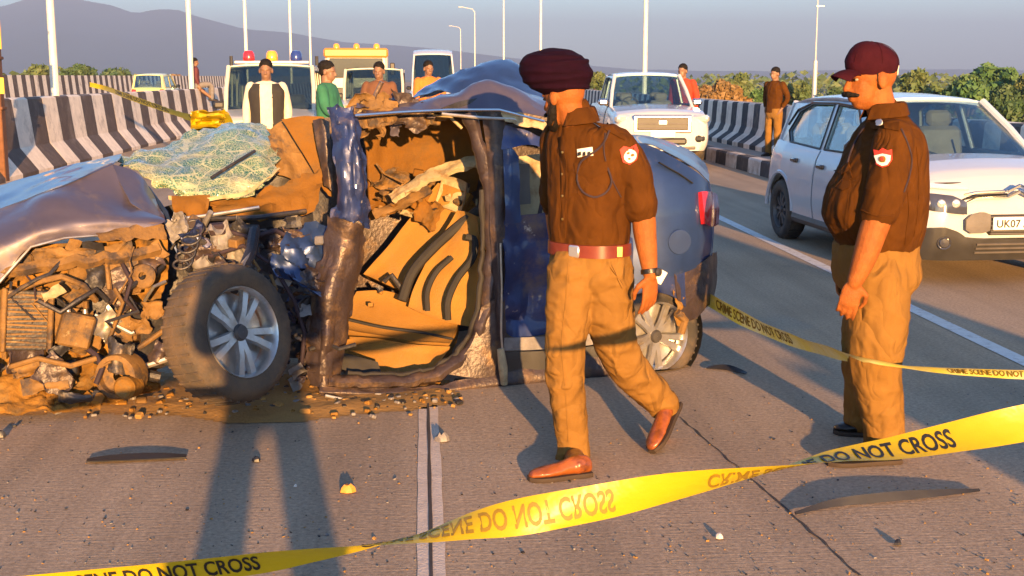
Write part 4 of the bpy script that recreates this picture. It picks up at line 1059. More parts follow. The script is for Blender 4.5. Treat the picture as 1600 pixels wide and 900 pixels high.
# hood and front wing, creased in facets
hood = wk('hood', [[(-260, 352, 1.25), (-90, 312, 1.22), (20, 282, 1.2), (110, 256, 1.15), (190, 240, 1.1)],
            [(-260, 372, .75), (-90, 330, .75), (20, 300, .72), (105, 272, .7), (185, 248, .7)],
            [(-260, 398, .40), (-90, 352, .38), (20, 318, .34), (95, 290, .30), (178, 253, .42)]], 'wreck_blue_clean', res=8, crumple=.012, freq=3.5, seed=1)
wing = wk('front_wing', [[(-260, 398, .40), (-90, 352, .38), (20, 318, .34), (70, 299, .30), (120, 278, .34), (175, 254, .42)],
            [(-260, 420, .22), (-90, 374, .20), (20, 336, .20), (75, 308, .17), (150, 312, .20), (208, 316, .28)],
            [(-260, 450, .03), (-90, 398, .04), (10, 362, .06), (85, 338, .05), (170, 340, .06), (258, 345, .12)],
            [(-260, 482, -.03), (-90, 430, -.04), (0, 388, -.02), (70, 360, .00), (140, 358, .03), (205, 360, .06)],
            [(-260, 560, -.02), (-90, 500, -.04), (0, 436, -.03), (45, 388, -.01), (110, 370, .02), (180, 372, .05)]], 'wreck_blue_sunlit', res=7, crumple=.012, freq=4, seed=2, ang=14)
wk('wing_flap', [[(172, 254, .43), (212, 268, .5), (240, 300, .52)], [(192, 290, .33), (226, 305, .36), (252, 330, .4)], [(208, 318, .22), (236, 336, .26), (262, 352, .30)]], 'wreck_blue_sunlit', res=6, crumple=.012, freq=6, seed=3, ang=14)
mb = MB(); mb.tube([W(-90, 505, -.06), W(0, 440, -.05), W(48, 386, -.03), W(100, 372, 0), W(150, 368, .02), W(200, 374, .04)], [.02, .018, .014, .012, .010, .008], 7, flat=.5); mb.build('wing_lip', 'bare_metal', wreck)
wk('torn_strip', [[(150, 362, .02), (200, 352, .05), (256, 350, .10)], [(160, 378, -.03), (205, 374, 0), (262, 372, .08)]], 'mud_metal', res=6, crumple=.02, freq=9, seed=4, rag=.012)
wk('blue_inner_panel', [[(232, 290, .55), (262, 330, .45)], [(240, 330, .5), (272, 370, .42)], [(255, 352, .45), (276, 396, .4)]], 'wreck_blue_clean', res=6, crumple=.015, freq=8, seed=5)

# mud-packed nose: caked structure and everything hanging from it
def lump(A, N):
    n1 = fbm(A * 4.2, 3, 31); n2 = fbm(A * 11, 3, 37, True); n3 = fbm(A * 26, 2, 39)
    return A + N * (n1 * .05 + n2 * .034 + n3 * .010)[..., None]
wk('mud_cake', [[(-260, 470, .25), (-80, 430, .22), (30, 388, .2), (140, 378, .18), (262, 366, .25)], [(-260, 540, .22), (-80, 500, .20), (30, 450, .20), (140, 440, .17), (262, 430, .3)],
                   [(-260, 590, .20), (-80, 560, .18), (30, 520, .24), (140, 505, .26), (250, 480, .36)], [(-260, 640, .05), (-80, 610, .05), (30, 590, .08), (140, 585, .12), (250, 560, .3)],
                   [(-260, 690, -.12), (-80, 660, -.14), (30, 640, -.1), (140, 634, -.06), (250, 610, .2)]], 'mud', res=18, extra=lump, thick=.02, ang=40)
rng = random.Random(11)
# dark sheet standing in for the shade of a hollow in the mud
wk('hollow_shade', [[(120, 460, .14), (200, 470, .16), (262, 490, .22)], [(140, 500, .16), (210, 520, .16), (262, 530, .22)], [(170, 540, .14), (225, 575, .16), (262, 580, .22)]], 'dark_steel', res=5, crumple=.03, freq=9, seed=21, rag=.03)
def rod(nm, pts, r, m, flat=1.0, seg=8): mb = MB(); mb.tube([W(*p) for p in pts], r, seg, flat=flat); return mb.build(nm, m, wreck)
rod('cross_rail', [(148, 492, .06), (205, 521, .05), (210, 519, .05)], .012, 'bare_metal')
rod('radiator_rail', [(4, 452, .05), (8, 560, .04)], .026, 'mud_metal', .6)
rod('radiator_rail', [(62, 450, .02), (68, 555, .02)], .022, 'mud_metal', .6)
rod('radiator_rail', [(134, 470, .04), (138, 540, .04)], .024, 'mud_metal', .6)
rod('hose', [(30, 452, .0), (60, 440, -.06), (96, 432, -.08), (130, 446, -.04), (150, 470, .02)], .016, 'mud_metal')
rod('hose', [(5, 470, -.02), (30, 452, -.06), (58, 436, -.08), (78, 428, -.05), (96, 408, 0)], .010, 'dark_steel')
rod('strut_bar', [(222, 574, .02), (258, 562, .0), (290, 548, .02)], .016, 'bare_metal')
rod('strut_bar', [(215, 545, .08), (262, 512, .1)], .014, 'mud_metal')
rod('drive_shaft', [(150, 560, .1), (200, 580, .06), (250, 590, .05)], .03, 'dark_steel')
for (px, py, w, h, t, a, m) in ((32, 500, 40, 66, .05, 4, 'mud_metal'), (100, 510, 46, 60, .04, -3, 'mud_metal'), (82, 458, 34, 14, -.06, 28, 'foam_cream'), (110, 400, 70, 22, .05, -6, 'mud_metal'),
                                (180, 400, 60, 40, .06, 12, 'mud_metal'), (236, 400, 46, 30, .1, 38, 'mud_metal'), (205, 440, 52, 44, .1, 20, 'mud_metal'), (60, 405, 50, 30, .06, 3, 'mud_metal'),
                                (150, 430, 30, 46, .04, -14, 'dark_steel'), (95, 545, 36, 20, -.02, 40, 'dark_steel'), (70, 600, 70, 26, -.06, 8, 'mud_metal'), (125, 622, 60, 20, -.1, -5, 'dark_steel'), (40, 575, 44, 20, -.02, 20, 'mud_metal')):
    c_ = W(px, py, t); s_ = c_.y / 1978
    rot = Matrix.Rotation(math.atan2(U.y, U.x), 3, 'Z') @ Matrix.Rotation(R(-a), 3, 'Y') @ Matrix.Rotation(R(rng.uniform(-20, 20)), 3, 'X')
    rows = []
    for j in range(4):
        rows.append([c_ + rot @ Vector(((i / 3 - .5) * w * s_, -.02 * math.sin(math.pi * i / 3) * math.sin(math.pi * j / 3), (.5 - j / 3) * h * s_)) for i in range(4)])
    sheet('engine_panel', rows, m, wreck, res=5, crumple=.014, freq=10, seed=rng.randint(0, 999), thick=.006, rag=.014, ang=22)
# round blower housing near the ground
hc = W(184, 588, -.10); ax = (Vector((0, 0, 0)) - hc); ax.z = .2; ax = Vector((-.25, -1, .12)).normalized()
mb = MB(); mb.lathe([(.115, -.10), (.118, .0), (.108, .03), (.085, .035), (.08, .0), (.03, -.01)], hc, ax, 26); hb = mb.build('blower_housing', 'mud_metal', wreck)
mb = MB(); mb.lathe([(.055, -.03), (.058, .07), (.045, .085), (.001, .085)], hc + Vector((.07, -.03, -.045)), ax, 20); mb.build('blower_cap', 'mud', hb)
# radiator core with fins, slam-panel beam, pulley, coil spring, battery and hoses in the crushed engine bay
rc = W(42, 500, .0); rz_ = Matrix.Rotation(math.atan2(U.y, U.x) + .12, 3, 'Z') @ Matrix.Rotation(.10, 3, 'Y')
mb = MB(); mb.bbox(rc, (.20, .035, .30), rz_, b=.006); rad = mb.build('radiator', 'dark_steel', wreck)
for i in range(13): mb = MB(); mb.box(rc + rz_ @ Vector((0, -.022, -.13 + .0215 * i)), (.185, .012, .009), rz_ @ Matrix.Rotation(.05 * math.sin(i * 1.7), 3, 'Y')); mb.build('fin', 'mud_metal', rad, smooth=False)
for s_ in (-1, 1): mb = MB(); mb.bbox(rc + rz_ @ Vector((.108 * s_, -.01, 0)), (.028, .055, .32), rz_, b=.008); mb.build('side_tank', 'mud_metal', rad)
bm_ = [(-60, 438, .04), (20, 424, -.01), (70, 418, .0), (120, 410, -.02), (190, 402, .02), (250, 392, .08)]
mb = MB(); P_ = crom(np.array([tuple(W(*p)) for p in bm_]), 40); P_ = P_ + .014 * np.stack([fbm(P_ * 9, 2, 81 + q, True) for q in range(3)], -1); mb.tube(P_.tolist(), .024, 4, flat=1.3); mb.build('slam_panel_beam', 'mud_metal', wreck, ang=30)
pc_ = W(226, 432, .02); mb = MB(); mb.lathe([(.02, .03), (.05, .03), (.06, .025), (.052, .018), (.062, .010), (.06, 0), (.03, -.03)], pc_, (-.2, -1, .25), 22); mb.build('pulley', 'mud_metal', wreck)
mb = MB(); sp_ = [W(282, 420, .12).lerp(W(306, 352, .22), t) + Vector((.045 * math.cos(t * 34), .02 * math.sin(t * 34), .03 * math.sin(t * 34))) for t in np.linspace(0, 1, 90)]; mb.tube(sp_, .007, 7); mb.build('coil_spring', 'dark_steel', wreck)
mb = MB(); mb.bbox(W(118, 515, .0), (.16, .10, .17), rz_ @ Matrix.Rotation(.2, 3, 'Y'), b=.012); bt = mb.build('battery', 'mud_metal', wreck)
for s_ in (-.04, .04): mb = MB(); mb.lathe([(.001, .02), (.012, .02), (.014, 0)], W(118, 515, .0) + rz_ @ Vector((s_, -.02, .088)), (0, 0, 1), 10); mb.build('terminal', 'bare_metal', bt)
for pts, r_, m_ in (([(60, 470, -.03), (95, 488, -.08), (120, 470, -.06), (150, 452, -.02), (168, 470, .02)], .013, 'dark_steel'), ([(130, 540, .02), (150, 555, -.04), (160, 575, -.08), (150, 600, -.10)], .015, 'cord_dark'),
                    ([(190, 410, .05), (205, 440, -.02), (196, 468, -.03), (215, 490, .05)], .011, 'cord_dark'), ([(10, 575, -.02), (60, 560, -.09), (110, 572, -.1), (150, 560, -.06)], .014, 'mud_metal'), ([(226, 470, .1), (240, 448, .03), (258, 440, .1)], .009, 'bare_metal')): rod('hose', pts, r_, m_)
# shredded fragments and clods packed into the nose
def fragments(name, n, region, m, smin, smax, parent, seed, kind='stuff'):
    rg = np.random.default_rng(seed); mb = MB()
    (xa, ya, ta), (xb, yb, tb) = region
    for i in range(n):
        px, py, t = rg.uniform(xa, xb), rg.uniform(ya, yb), rg.uniform(ta, tb)
        c_ = W(px, py, t); s = rg.uniform(smin, smax); mb.mi = int(rg.integers(len(m)))
        rot = Matrix.Rotation(rg.uniform(0, 6.3), 3, 'X') @ Matrix.Rotation(rg.uniform(0, 6.3), 3, 'Z')
        kd = rg.random()
        if kd < .55:
            k = 4; P = [[None] * k for _ in range(k)]
            for a in range(k):
                for b in range(k): P[a][b] = c_ + rot @ Vector(((a / (k - 1) - .5) * s * rg.uniform(.8, 1.2), (b / (k - 1) - .5) * s * .7, .3 * s * rg.uniform(-.5, .5)))
            V = [p for r_ in P for p in r_]; mb.add(V, [(a * k + b, a * k + b + 1, (a + 1) * k + b + 1, (a + 1) * k + b) for a in range(k - 1) for b in range(k - 1)])
        elif kd < .8:
            p = [c_ + rot @ Vector((q * s * 1.3, .3 * s * rg.uniform(-1, 1), .3 * s * rg.uniform(-1, 1))) for q in (-1, -.3, .3, 1)]
            mb.tube(p, s * rg.uniform(.07, .16), 6)
        else:
            mb.bbox(c_, (s * .7, s * .5, s * .4), rot, b=s * .06)
    return tag(mb.build(name, m, parent, smooth=True, ang=25), kind=kind)
fragments('shredded_metal', 22, ((-60, 385, .06), (262, 600, .20)), ['mud_metal', 'mud', 'dark_steel', 'mud_metal'], .04, .16, wreck, 3)
fragments('shredded_metal', 8, ((-60, 575, -.25), (250, 635, .0)), ['mud', 'mud', 'mud_metal', 'dark_steel'], .03, .10, wreck, 4)

# torn plates lapping over the mud, and looms and brackets hanging out of it
def plates(nm, n, region, mats, smin, smax, seed, tilt=32, crumple=.03):
    rg = np.random.default_rng(seed); (xa, ya, ta), (xb, yb, tb) = region
    for i in range(n):
        px, py, t = rg.uniform(xa, xb), rg.uniform(ya, yb), rg.uniform(ta, tb); c_ = W(px, py, t); w_, h_ = rg.uniform(smin, smax), rg.uniform(smin, smax) * .8
        rot = Matrix.Rotation(math.atan2(U.y, U.x) + R(rg.uniform(-tilt, tilt)), 3, 'Z') @ Matrix.Rotation(R(rg.uniform(-60, 60)), 3, 'Y') @ Matrix.Rotation(R(rg.uniform(-tilt, tilt)), 3, 'X')
        bend = rg.uniform(-.05, .05); rows = []
        for j in range(4): rows.append([tuple(c_ + rot @ Vector(((k / 3 - .5) * w_ * rg.uniform(.75, 1.2), bend * math.sin(math.pi * k / 3), (.5 - j / 3) * h_ * rg.uniform(.75, 1.2)))) for k in range(4)])
        sheet(nm, rows, mats[int(rg.integers(len(mats)))], wreck, res=6, crumple=crumple, freq=11, seed=seed * 31 + i, thick=.004, rag=.02, ang=24)
plates('torn_plate', 20, ((-40, 395, .02), (255, 560, .13)), ['mud_metal', 'wreck_under', 'dark_steel', 'mud_metal', 'bare_metal'], .07, .22, 71, 18, .012)
plates('torn_plate', 5, ((-30, 560, -.10), (230, 615, -.02)), ['mud_metal', 'wreck_under', 'dark_steel'], .10, .24, 72, 16, .012)
plates('torn_plate', 14, ((270, 345, .16), (500, 440, .4)), ['dark_steel', 'dark_steel', 'wreck_blue', 'debris_grey', 'wreck_under'], .10, .24, 73)
plates('torn_plate', 9, ((450, 440, .05), (515, 590, .2)), ['dark_steel', 'wreck_under', 'wreck_blue'], .08, .2, 74)
plates('torn_plate', 4, ((580, 285, .75), (750, 335, 1.0)), ['lining', 'lining', 'mud_metal', 'foam_cream'], .10, .24, 75)
plates('torn_plate', 6, ((560, 168, .1), (690, 180, .4)), ['wreck_under', 'wreck_blue_sunlit', 'mud_metal'], .10, .24, 76)
rgq = np.random.default_rng(77)
for i in range(14):
    x_, y_ = rgq.uniform(0, 480), rgq.uniform(380, 470); x_ = x_ if x_ < 250 or y_ < 430 else x_ * .5
    rod('loom', [(x_, y_, .02), (x_ + rgq.uniform(-25, 25), y_ + 22, -.03), (x_ + rgq.uniform(-40, 40), y_ + rgq.uniform(30, 60), -.02), (x_ + rgq.uniform(-40, 40), y_ + rgq.uniform(50, 90), .03)], float(rgq.uniform(.004, .010)), ['cord_dark', 'mud_metal', 'dark_steel'][i % 3], 1.0, 6)
# turned front wheel
wc = at(372, 522, 6.12)
wheel(wreck, wc - Vector((.045, 0, .0)), Vector((.76, -.60, .22)), .342, .225, .225, tyre='tyre_dusty', spokes=10, pairs=True, flat_z=.012, name='front_wheel')
# broken spring leg and brackets across the wheel
sp = MB(); sp.tube([W(365, 455, -.30), W(378, 425, -.22), W(392, 392, -.05), W(398, 360, .1)], [.022, .026, .03, .03], 9); sp.build('spring_leg', 'dark_steel', wreck)
wk('bracket', [[(348, 458, -.36), (366, 440, -.33)], [(366, 436, -.30), (384, 415, -.26)], [(376, 410, -.22), (392, 396, -.15)]], 'debris_grey', res=6, crumple=.012, freq=14, seed=8)
wk('bracket', [[(310, 478, -.30), (330, 480, -.32)], [(322, 490, -.31), (342, 492, -.33)], [(336, 506, -.32), (354, 500, -.34)]], 'foam_cream', res=5, crumple=.01, freq=14, seed=9)

# floor, bulkhead and far side so that the shell is closed
wk('bulkhead', [[(235, 330, .95), (330, 300, 1.0), (450, 250, 1.05), (560, 200, 1.1)], [(235, 430, .9), (330, 410, .95), (450, 390, 1.0), (560, 360, 1.1)], [(235, 540, .8), (330, 560, .8), (450, 560, .9), (560, 560, 1.0)]], 'dark_steel', res=8, crumple=.06, freq=5, seed=10)
wk('floor_pan', [[(455, 628, .05), (600, 622, .05), (760, 612, .05), (960, 600, .05)], [(455, 606, .6), (600, 600, .6), (760, 592, .6), (960, 580, .6)], [(455, 575, 1.45), (600, 570, 1.45), (760, 560, 1.45), (960, 552, 1.45)]], 'dark_steel', res=6, crumple=.012, freq=5, seed=11)
wk('far_side_panel', [[(480, 185, 1.5), (640, 178, 1.5), (800, 172, 1.5), (1000, 215, 1.5)], [(480, 380, 1.5), (640, 380, 1.5), (800, 370, 1.5), (1000, 330, 1.5)], [(480, 560, 1.5), (640, 560, 1.5), (800, 552, 1.5), (1000, 545, 1.5)]], 'wreck_under', res=6, crumple=.05, freq=3.5, seed=12)

# shattered windscreen slumped over the scuttle
wk('windscreen', [[(182, 246, 1.0), (250, 222, 1.25), (320, 200, 1.4), (385, 186, 1.45), (418, 196, 1.4)],
                   [(196, 256, .85), (262, 246, .95), (320, 226, 1.05), (385, 210, 1.1), (432, 226, 1.05)],
                   [(222, 272, .72), (275, 268, .72), (330, 258, .75), (390, 244, .78), (434, 252, .80)],
                   [(246, 292, .66), (290, 292, .60), (335, 290, .56), (385, 286, .55), (424, 276, .62)],
                   [(262, 302, .66), (296, 308, .58), (340, 306, .50), (378, 304, .48), (404, 290, .55)]], 'glass_cracked', res=8, crumple=.035, freq=5, seed=13, thick=.006, ang=22, rag=.02)
wk('windscreen_edge', [[(262, 306, .62), (300, 312, .52), (345, 305, .46), (384, 298, .46), (430, 268, .6)], [(264, 312, .62), (300, 318, .52), (345, 311, .46), (388, 303, .46), (436, 262, .62)]], 'foam_cream', res=6, crumple=.012, freq=10, seed=14, thick=.012)
# scuttle and dashboard debris
wk('dash_panel', [[(268, 306, .55), (300, 308, .5), (328, 304, .5)], [(270, 322, .5), (300, 326, .44), (326, 322, .46)], [(276, 338, .5), (300, 342, .45), (322, 338, .46)]], 'lining', res=6, crumple=.02, freq=8, seed=15, thick=.03)
wk('dash_panel', [[(330, 306, .6), (390, 306, .6), (450, 280, .7), (505, 262, .75)], [(330, 322, .55), (390, 326, .52), (450, 308, .6), (500, 300, .65)], [(335, 338, .55), (390, 342, .5), (450, 336, .55), (495, 332, .6)]], 'lining', res=7, crumple=.04, freq=6, seed=16, rag=.02)
wk('dash_panel', [[(418, 196, 1.1), (452, 190, 1.1), (490, 200, 1.1)], [(424, 230, 1.0), (460, 236, 1.0), (495, 244, 1.0)], [(430, 268, .95), (465, 280, .92), (500, 290, .95)]], 'mud_metal', res=7, crumple=.05, freq=7, seed=17, rag=.02)
rod('scuttle_bar', [(256, 352, .42), (330, 342, .36), (400, 340, .34), (478, 330, .40)], .02, 'dark_steel', .7)
rod('scuttle_bar', [(268, 344, .38), (330, 336, .34), (405, 324, .34)], .010, 'bare_metal')
rod('wiper_arm', [(330, 278, .52), (365, 256, .60), (398, 236, .74)], .010, 'dark_steel')
rod('cable_bundle', [(300, 370, .3), (340, 356, .28), (390, 372, .2), (430, 360, .2), (470, 380, .25)], .014, 'cord_dark')
rod('cable_bundle', [(290, 390, .3), (330, 400, .2), (380, 384, .15), (420, 410, .12)], .012, 'cord_dark')
rod('cable_bundle', [(430, 420, .1), (460, 470, .05), (476, 520, .04), (470, 580, .04)], .012, 'cord_dark')
wk('torn_blue_panel', [[(450, 356, .25), (480, 348, .28), (512, 352, .32)], [(440, 385, .15), (475, 384, .16), (508, 388, .22)], [(432, 410, .12), (470, 420, .1), (505, 432, .15)]], 'wreck_blue_clean', res=7, crumple=.04, freq=8, seed=18, rag=.02)
wk('torn_blue_panel', [[(420, 398, .1), (450, 406, .08), (486, 430, .06)], [(425, 416, .08), (455, 430, .05), (500, 455, .02)], [(440, 430, .08), (470, 446, .04), (512, 470, .0)]], 'wreck_blue_clean', res=6, crumple=.03, freq=9, seed=19, rag=.02)
fragments('torn_wiring', 70, ((270, 345, .18), (505, 470, .45)), ['dark_steel', 'dark_steel', 'cord_dark', 'mud_metal', 'debris_grey', 'wreck_blue'], .03, .12, wreck, 5)
fragments('torn_wiring', 50, ((440, 430, .0), (520, 600, .25)), ['dark_steel', 'dark_steel', 'wreck_under', 'debris_grey'], .03, .10, wreck, 6)

# twisted door pillar
wk('door_pillar', [[(510, 168, .12), (530, 164, .05), (552, 168, .02), (562, 178, .08)], [(516, 205, .08), (535, 205, 0), (556, 208, -.02), (568, 215, .06)], [(520, 255, .06), (540, 258, -.02), (562, 262, -.03), (576, 268, .05)],
                    [(522, 300, .06), (542, 306, -.03), (564, 312, -.03), (578, 318, .06)], [(515, 340, .07), (538, 345, -.02), (562, 352, -.02), (576, 358, .07)]], 'wreck_blue', res=9, crumple=.030, freq=7, seed=22, rag=.012, ang=18)
wk('door_pillar_foot', [[(513, 338, .10), (536, 343, .01), (560, 350, .01), (575, 356, .10)], [(500, 390, .09), (524, 398, .0), (552, 402, .0), (571, 404, .1)], [(486, 440, .08), (512, 448, -.02), (540, 448, -.01), (560, 440, .1)],
                    [(480, 500, .07), (505, 508, -.03), (528, 505, -.01), (548, 490, .1)], [(478, 560, .06), (500, 570, -.03), (520, 565, -.01), (538, 545, .1)], [(482, 600, .05), (500, 608, -.02), (518, 604, .0), (530, 590, .08)]], 'wreck_under', res=8, crumple=.030, freq=6, seed=23, rag=.012, ang=18)
wk('pillar_trim', [[(440, 186, .95), (470, 182, .95), (505, 182, .9)], [(458, 215, .9), (485, 220, .88), (512, 226, .85)], [(485, 260, .85), (502, 268, .82), (516, 275, .8)], [(505, 298, .8), (512, 304, .78), (520, 308, .78)]], 'lining', res=7, crumple=.018, freq=6, seed=24)
wk('pillar_trim', [[(488, 188, .75), (502, 185, .7), (514, 190, .68)], [(494, 230, .72), (508, 235, .66), (518, 240, .66)], [(505, 290, .7), (514, 295, .66), (522, 300, .66)]], 'wreck_under', res=6, crumple=.015, freq=8, seed=25)

# hanging headlining seen through the torn side, and the broken rail
wk('headlining', [[(560, 182, .9), (620, 180, 1.0), (690, 182, 1.05), (755, 190, 1.0)], [(572, 220, .95), (625, 215, 1.05), (695, 212, 1.1), (760, 215, 1.05)], [(575, 265, 1.0), (630, 255, 1.1), (695, 240, 1.15), (755, 240, 1.1)],
                   [(578, 310, 1.05), (632, 298, 1.15), (690, 280, 1.2), (750, 272, 1.15)], [(580, 345, 1.1), (630, 330, 1.2), (685, 315, 1.25), (745, 300, 1.2)]], 'lining', res=9, crumple=.03, freq=3.6, seed=26, thick=.012)
wk('broken_rail', [[(606, 305, .72), (640, 282, .70), (680, 262, .66), (720, 248, .60), (764, 240, .55)], [(612, 316, .66), (648, 294, .62), (690, 274, .58), (728, 262, .52), (766, 256, .48)]], 'foam_cream', res=7, crumple=.022, freq=9, seed=27, thick=.03, rag=.01)
wk('broken_rail', [[(580, 330, .8), (610, 318, .78), (640, 300, .75), (668, 285, .72)], [(584, 342, .76), (614, 330, .72), (648, 314, .7), (672, 300, .68)]], 'mud_metal', res=6, crumple=.02, freq=9, seed=28, thick=.02, rag=.01)
fragments('torn_trim', 22, ((575, 270, .7), (760, 335, 1.0)), ['lining', 'mud_metal', 'foam_cream', 'dark_steel'], .03, .10, wreck, 8)
fragments('torn_trim', 16, ((565, 162, .1), (700, 182, .4)), ['mud_metal', 'wreck_under', 'wreck_blue_sunlit', 'foam_cream'], .03, .10, wreck, 9)

# seats
def pad(nm, rows, m='seat_beige', thick=.10, parent=wreck, seed=0):
    A = WR(rows)
    def bulge(A_, N):
        h, w = A_.shape[:2]; u = np.linspace(0, 1, w)[None, :]; v = np.linspace(0, 1, h)[:, None]
        e = (np.minimum(1, np.minimum(u, 1 - u) * 6) * np.minimum(1, np.minimum(v, 1 - v) * 6)) ** .5
        return A_ + N * (e * .03 + fbm(A_ * 6, 2, seed) * .01)[..., None]
    return sheet(nm, A, m, parent, res=8, thick=thick, extra=bulge, ang=60)
fs = pad('far_seat_back', [[(690, 292, 1.00), (712, 296, .92), (738, 305, .86)], [(640, 350, 1.0), (670, 360, .92), (700, 372, .86)], [(600, 400, 1.0), (628, 412, .92), (655, 425, .86)], [(572, 432, 1.0), (598, 444, .92), (622, 455, .86)]], seed=1)
pad('far_headrest', [[(698, 278, .98), (716, 280, .9), (732, 288, .86)], [(692, 300, .96), (712, 306, .88), (728, 314, .84)], [(686, 322, .96), (704, 328, .88), (722, 334, .84)]], 'foam_cream', .09, seed=2)
ns = pad('near_seat_back', [[(722, 336, .64), (738, 336, .56), (754, 340, .48)], [(698, 372, .62), (724, 378, .52), (754, 386, .44)], [(668, 420, .60), (706, 432, .48), (750, 444, .40)], [(650, 455, .58), (694, 472, .46), (746, 482, .38)], [(642, 482, .56), (690, 502, .44), (744, 512, .36)]], seed=3)
def stripe(nm, pts, r, parent): 
    P_ = crom(np.array([tuple(W(*p)) for p in pts]), 20); mb = MB(); mb.tube(P_.tolist(), r, 8, flat=1.0); return mb.build(nm, 'seat_trim', parent)
stripe('side_bolster', [(628, 470, .50), (645, 425, .54), (680, 385, .56), (720, 350, .58), (750, 326, .52)], [.030] * 20, ns)
stripe('side_bolster', [(668, 486, .38), (668, 455, .40), (682, 425, .42), (706, 402, .44)], [.016] * 20, ns)
stripe('side_bolster', [(700, 500, .31), (700, 470, .32), (715, 435, .34), (738, 405, .36), (742, 376, .38), (728, 370, .40)], [.020] * 20, ns)
pad('seat_cushion', [[(560, 462, .90), (610, 462, .78), (660, 480, .62), (716, 512, .42)], [(542, 492, .80), (600, 498, .66), (655, 512, .52), (712, 528, .36)], [(530, 522, .66), (590, 530, .52), (645, 540, .40), (704, 545, .30)]], seed=5, thick=.08)
pad('seat_base', [[(528, 524, .60), (590, 532, .44), (645, 542, .34), (706, 546, .26)], [(532, 548, .58), (592, 558, .38), (648, 566, .28), (690, 566, .22)], [(538, 566, .56), (600, 582, .34), (645, 584, .26), (672, 580, .22)]], seed=6, thick=.06)
wk('seat_valance', [[(500, 540, .30), (540, 552, .22), (590, 566, .2)], [(502, 568, .26), (545, 580, .18), (598, 590, .16)]], 'seat_trim', res=6, crumple=.012, freq=8, seed=30, thick=.02)
stripe('seam_strip', [(545, 500, .60), (600, 512, .50), (660, 520, .40), (708, 530, .30)], [.008] * 20, wreck)
rod('belt_stalk', [(600, 440, .62), (612, 430, .6), (628, 452, .58)], .016, 'dark_steel')
fragments('cabin_litter', 14, ((500, 440, .4), (600, 520, .7)), ['lining', 'dark_steel', 'seat_beige'], .03, .08, wreck, 10)

# sill and door ring
def ringtube(nm, pts, r, m, flat=.8):
    P_ = crom(np.array([tuple(W(*p)) for p in pts]), 90); P_ = P_ + .016 * np.stack([fbm(P_ * 9, 2, 61 + q, True) for q in range(3)], -1); rr_ = [r * (1 + .45 * float(q)) for q in fbm(P_ * 8, 2, 66, True)]; mb = MB(); mb.tube(P_.tolist(), rr_, 9, flat=flat); return mb.build(nm, m, wreck)
ringtube('door_ring', [(508, 598, .02), (560, 600, -.01), (630, 598, -.01), (690, 582, .0), (735, 545, .02), (756, 490, .03), (764, 420, .04), (764, 340, .05), (758, 270, .06), (742, 215, .08), (728, 180, .10)], .038, 'wreck_under')
ringtube('door_seal', [(540, 586, .03), (600, 588, .02), (660, 582, .02), (705, 560, .03), (735, 520, .04), (748, 460, .05), (752, 380, .06), (750, 300, .07)], .014, 'seat_trim', 1)
wk('sill_panel', [[(500, 604, -.02), (600, 606, -.03), (690, 600, -.03), (780, 580, -.02), (880, 560, .0), (965, 545, .0)], [(500, 614, -.05), (600, 616, -.06), (690, 612, -.06), (780, 600, -.05), (880, 588, -.02), (965, 575, -.02)], [(505, 624, -.02), (600, 628, -.03), (690, 624, -.03), (780, 614, -.02), (880, 606, .0), (965, 592, .0)]], 'wreck_under', res=8, crumple=.014, freq=7, seed=31, rag=.006)
wk('lower_pillar_panel', [[(752, 480, .0), (768, 470, -.01), (786, 460, -.01)], [(738, 535, -.01), (760, 530, -.02), (786, 525, -.02)], [(700, 585, -.02), (740, 590, -.03), (786, 588, -.03)]], 'wreck_under', res=7, crumple=.012, freq=6, seed=32)
rod('sill_trim', [(508, 618, -.09), (540, 625, -.09), (590, 622, -.1), (650, 622, -.1)], .010, 'bare_metal')
wk('centre_pillar', [[(752, 178, .05), (772, 176, .0), (792, 180, .02)], [(762, 260, .02), (776, 262, -.02), (792, 262, .0)], [(766, 360, .0), (778, 362, -.03), (790, 362, -.01)], [(770, 460, .0), (780, 462, -.04), (790, 462, -.02)], [(774, 600, .0), (784, 604, -.04), (794, 600, -.02)]], 'wreck_under', res=8, crumple=.012, freq=8, seed=33)
rod('bright_edge', [(782, 380, -.06), (784, 450, -.065), (783, 520, -.065), (786, 560, -.06)], .006, 'bare_metal')
rod('pillar_foot', [(782, 545, -.06), (786, 575, -.07), (788, 600, -.05)], [.02, .026, .02], 'foam_cream')
# rear door
wk('rear_door', [[(788, 345, -.02), (830, 335, .02), (900, 325, .03), (985, 310, .0)], [(790, 400, -.04), (826, 402, .03), (900, 395, .0), (990, 390, -.03)], [(790, 460, -.04), (822, 468, .04), (900, 460, .02), (985, 455, -.02)], [(790, 515, -.03), (812, 528, .02), (900, 515, .03), (965, 505, .0)]], 'wreck_blue', res=9, crumple=.035, freq=4.5, seed=34)
wk('rear_door_skirt', [[(788, 528, -.03), (850, 526, -.02), (920, 520, .0), (968, 512, .0)], [(788, 548, -.03), (850, 546, -.02), (920, 540, .0), (968, 530, .0)]], 'debris_grey', res=6, crumple=.012, freq=6, seed=35)
wk('rear_door_lower', [[(790, 550, -.02), (850, 548, -.01), (920, 542, .0), (968, 532, .0)], [(792, 598, -.02), (850, 594, -.01), (920, 586, .0), (966, 574, .0)]], 'black_plastic', res=6, crumple=.01, freq=6, seed=36)
wk('window_frame', [[(756, 200, .05), (790, 196, .02), (830, 206, .02), (872, 226, .03), (930, 232, .05)], [(770, 235, .02), (795, 232, -.02), (832, 226, .0), (875, 244, .02), (930, 250, .05)]], 'wreck_blue', res=8, crumple=.02, freq=7, seed=37)
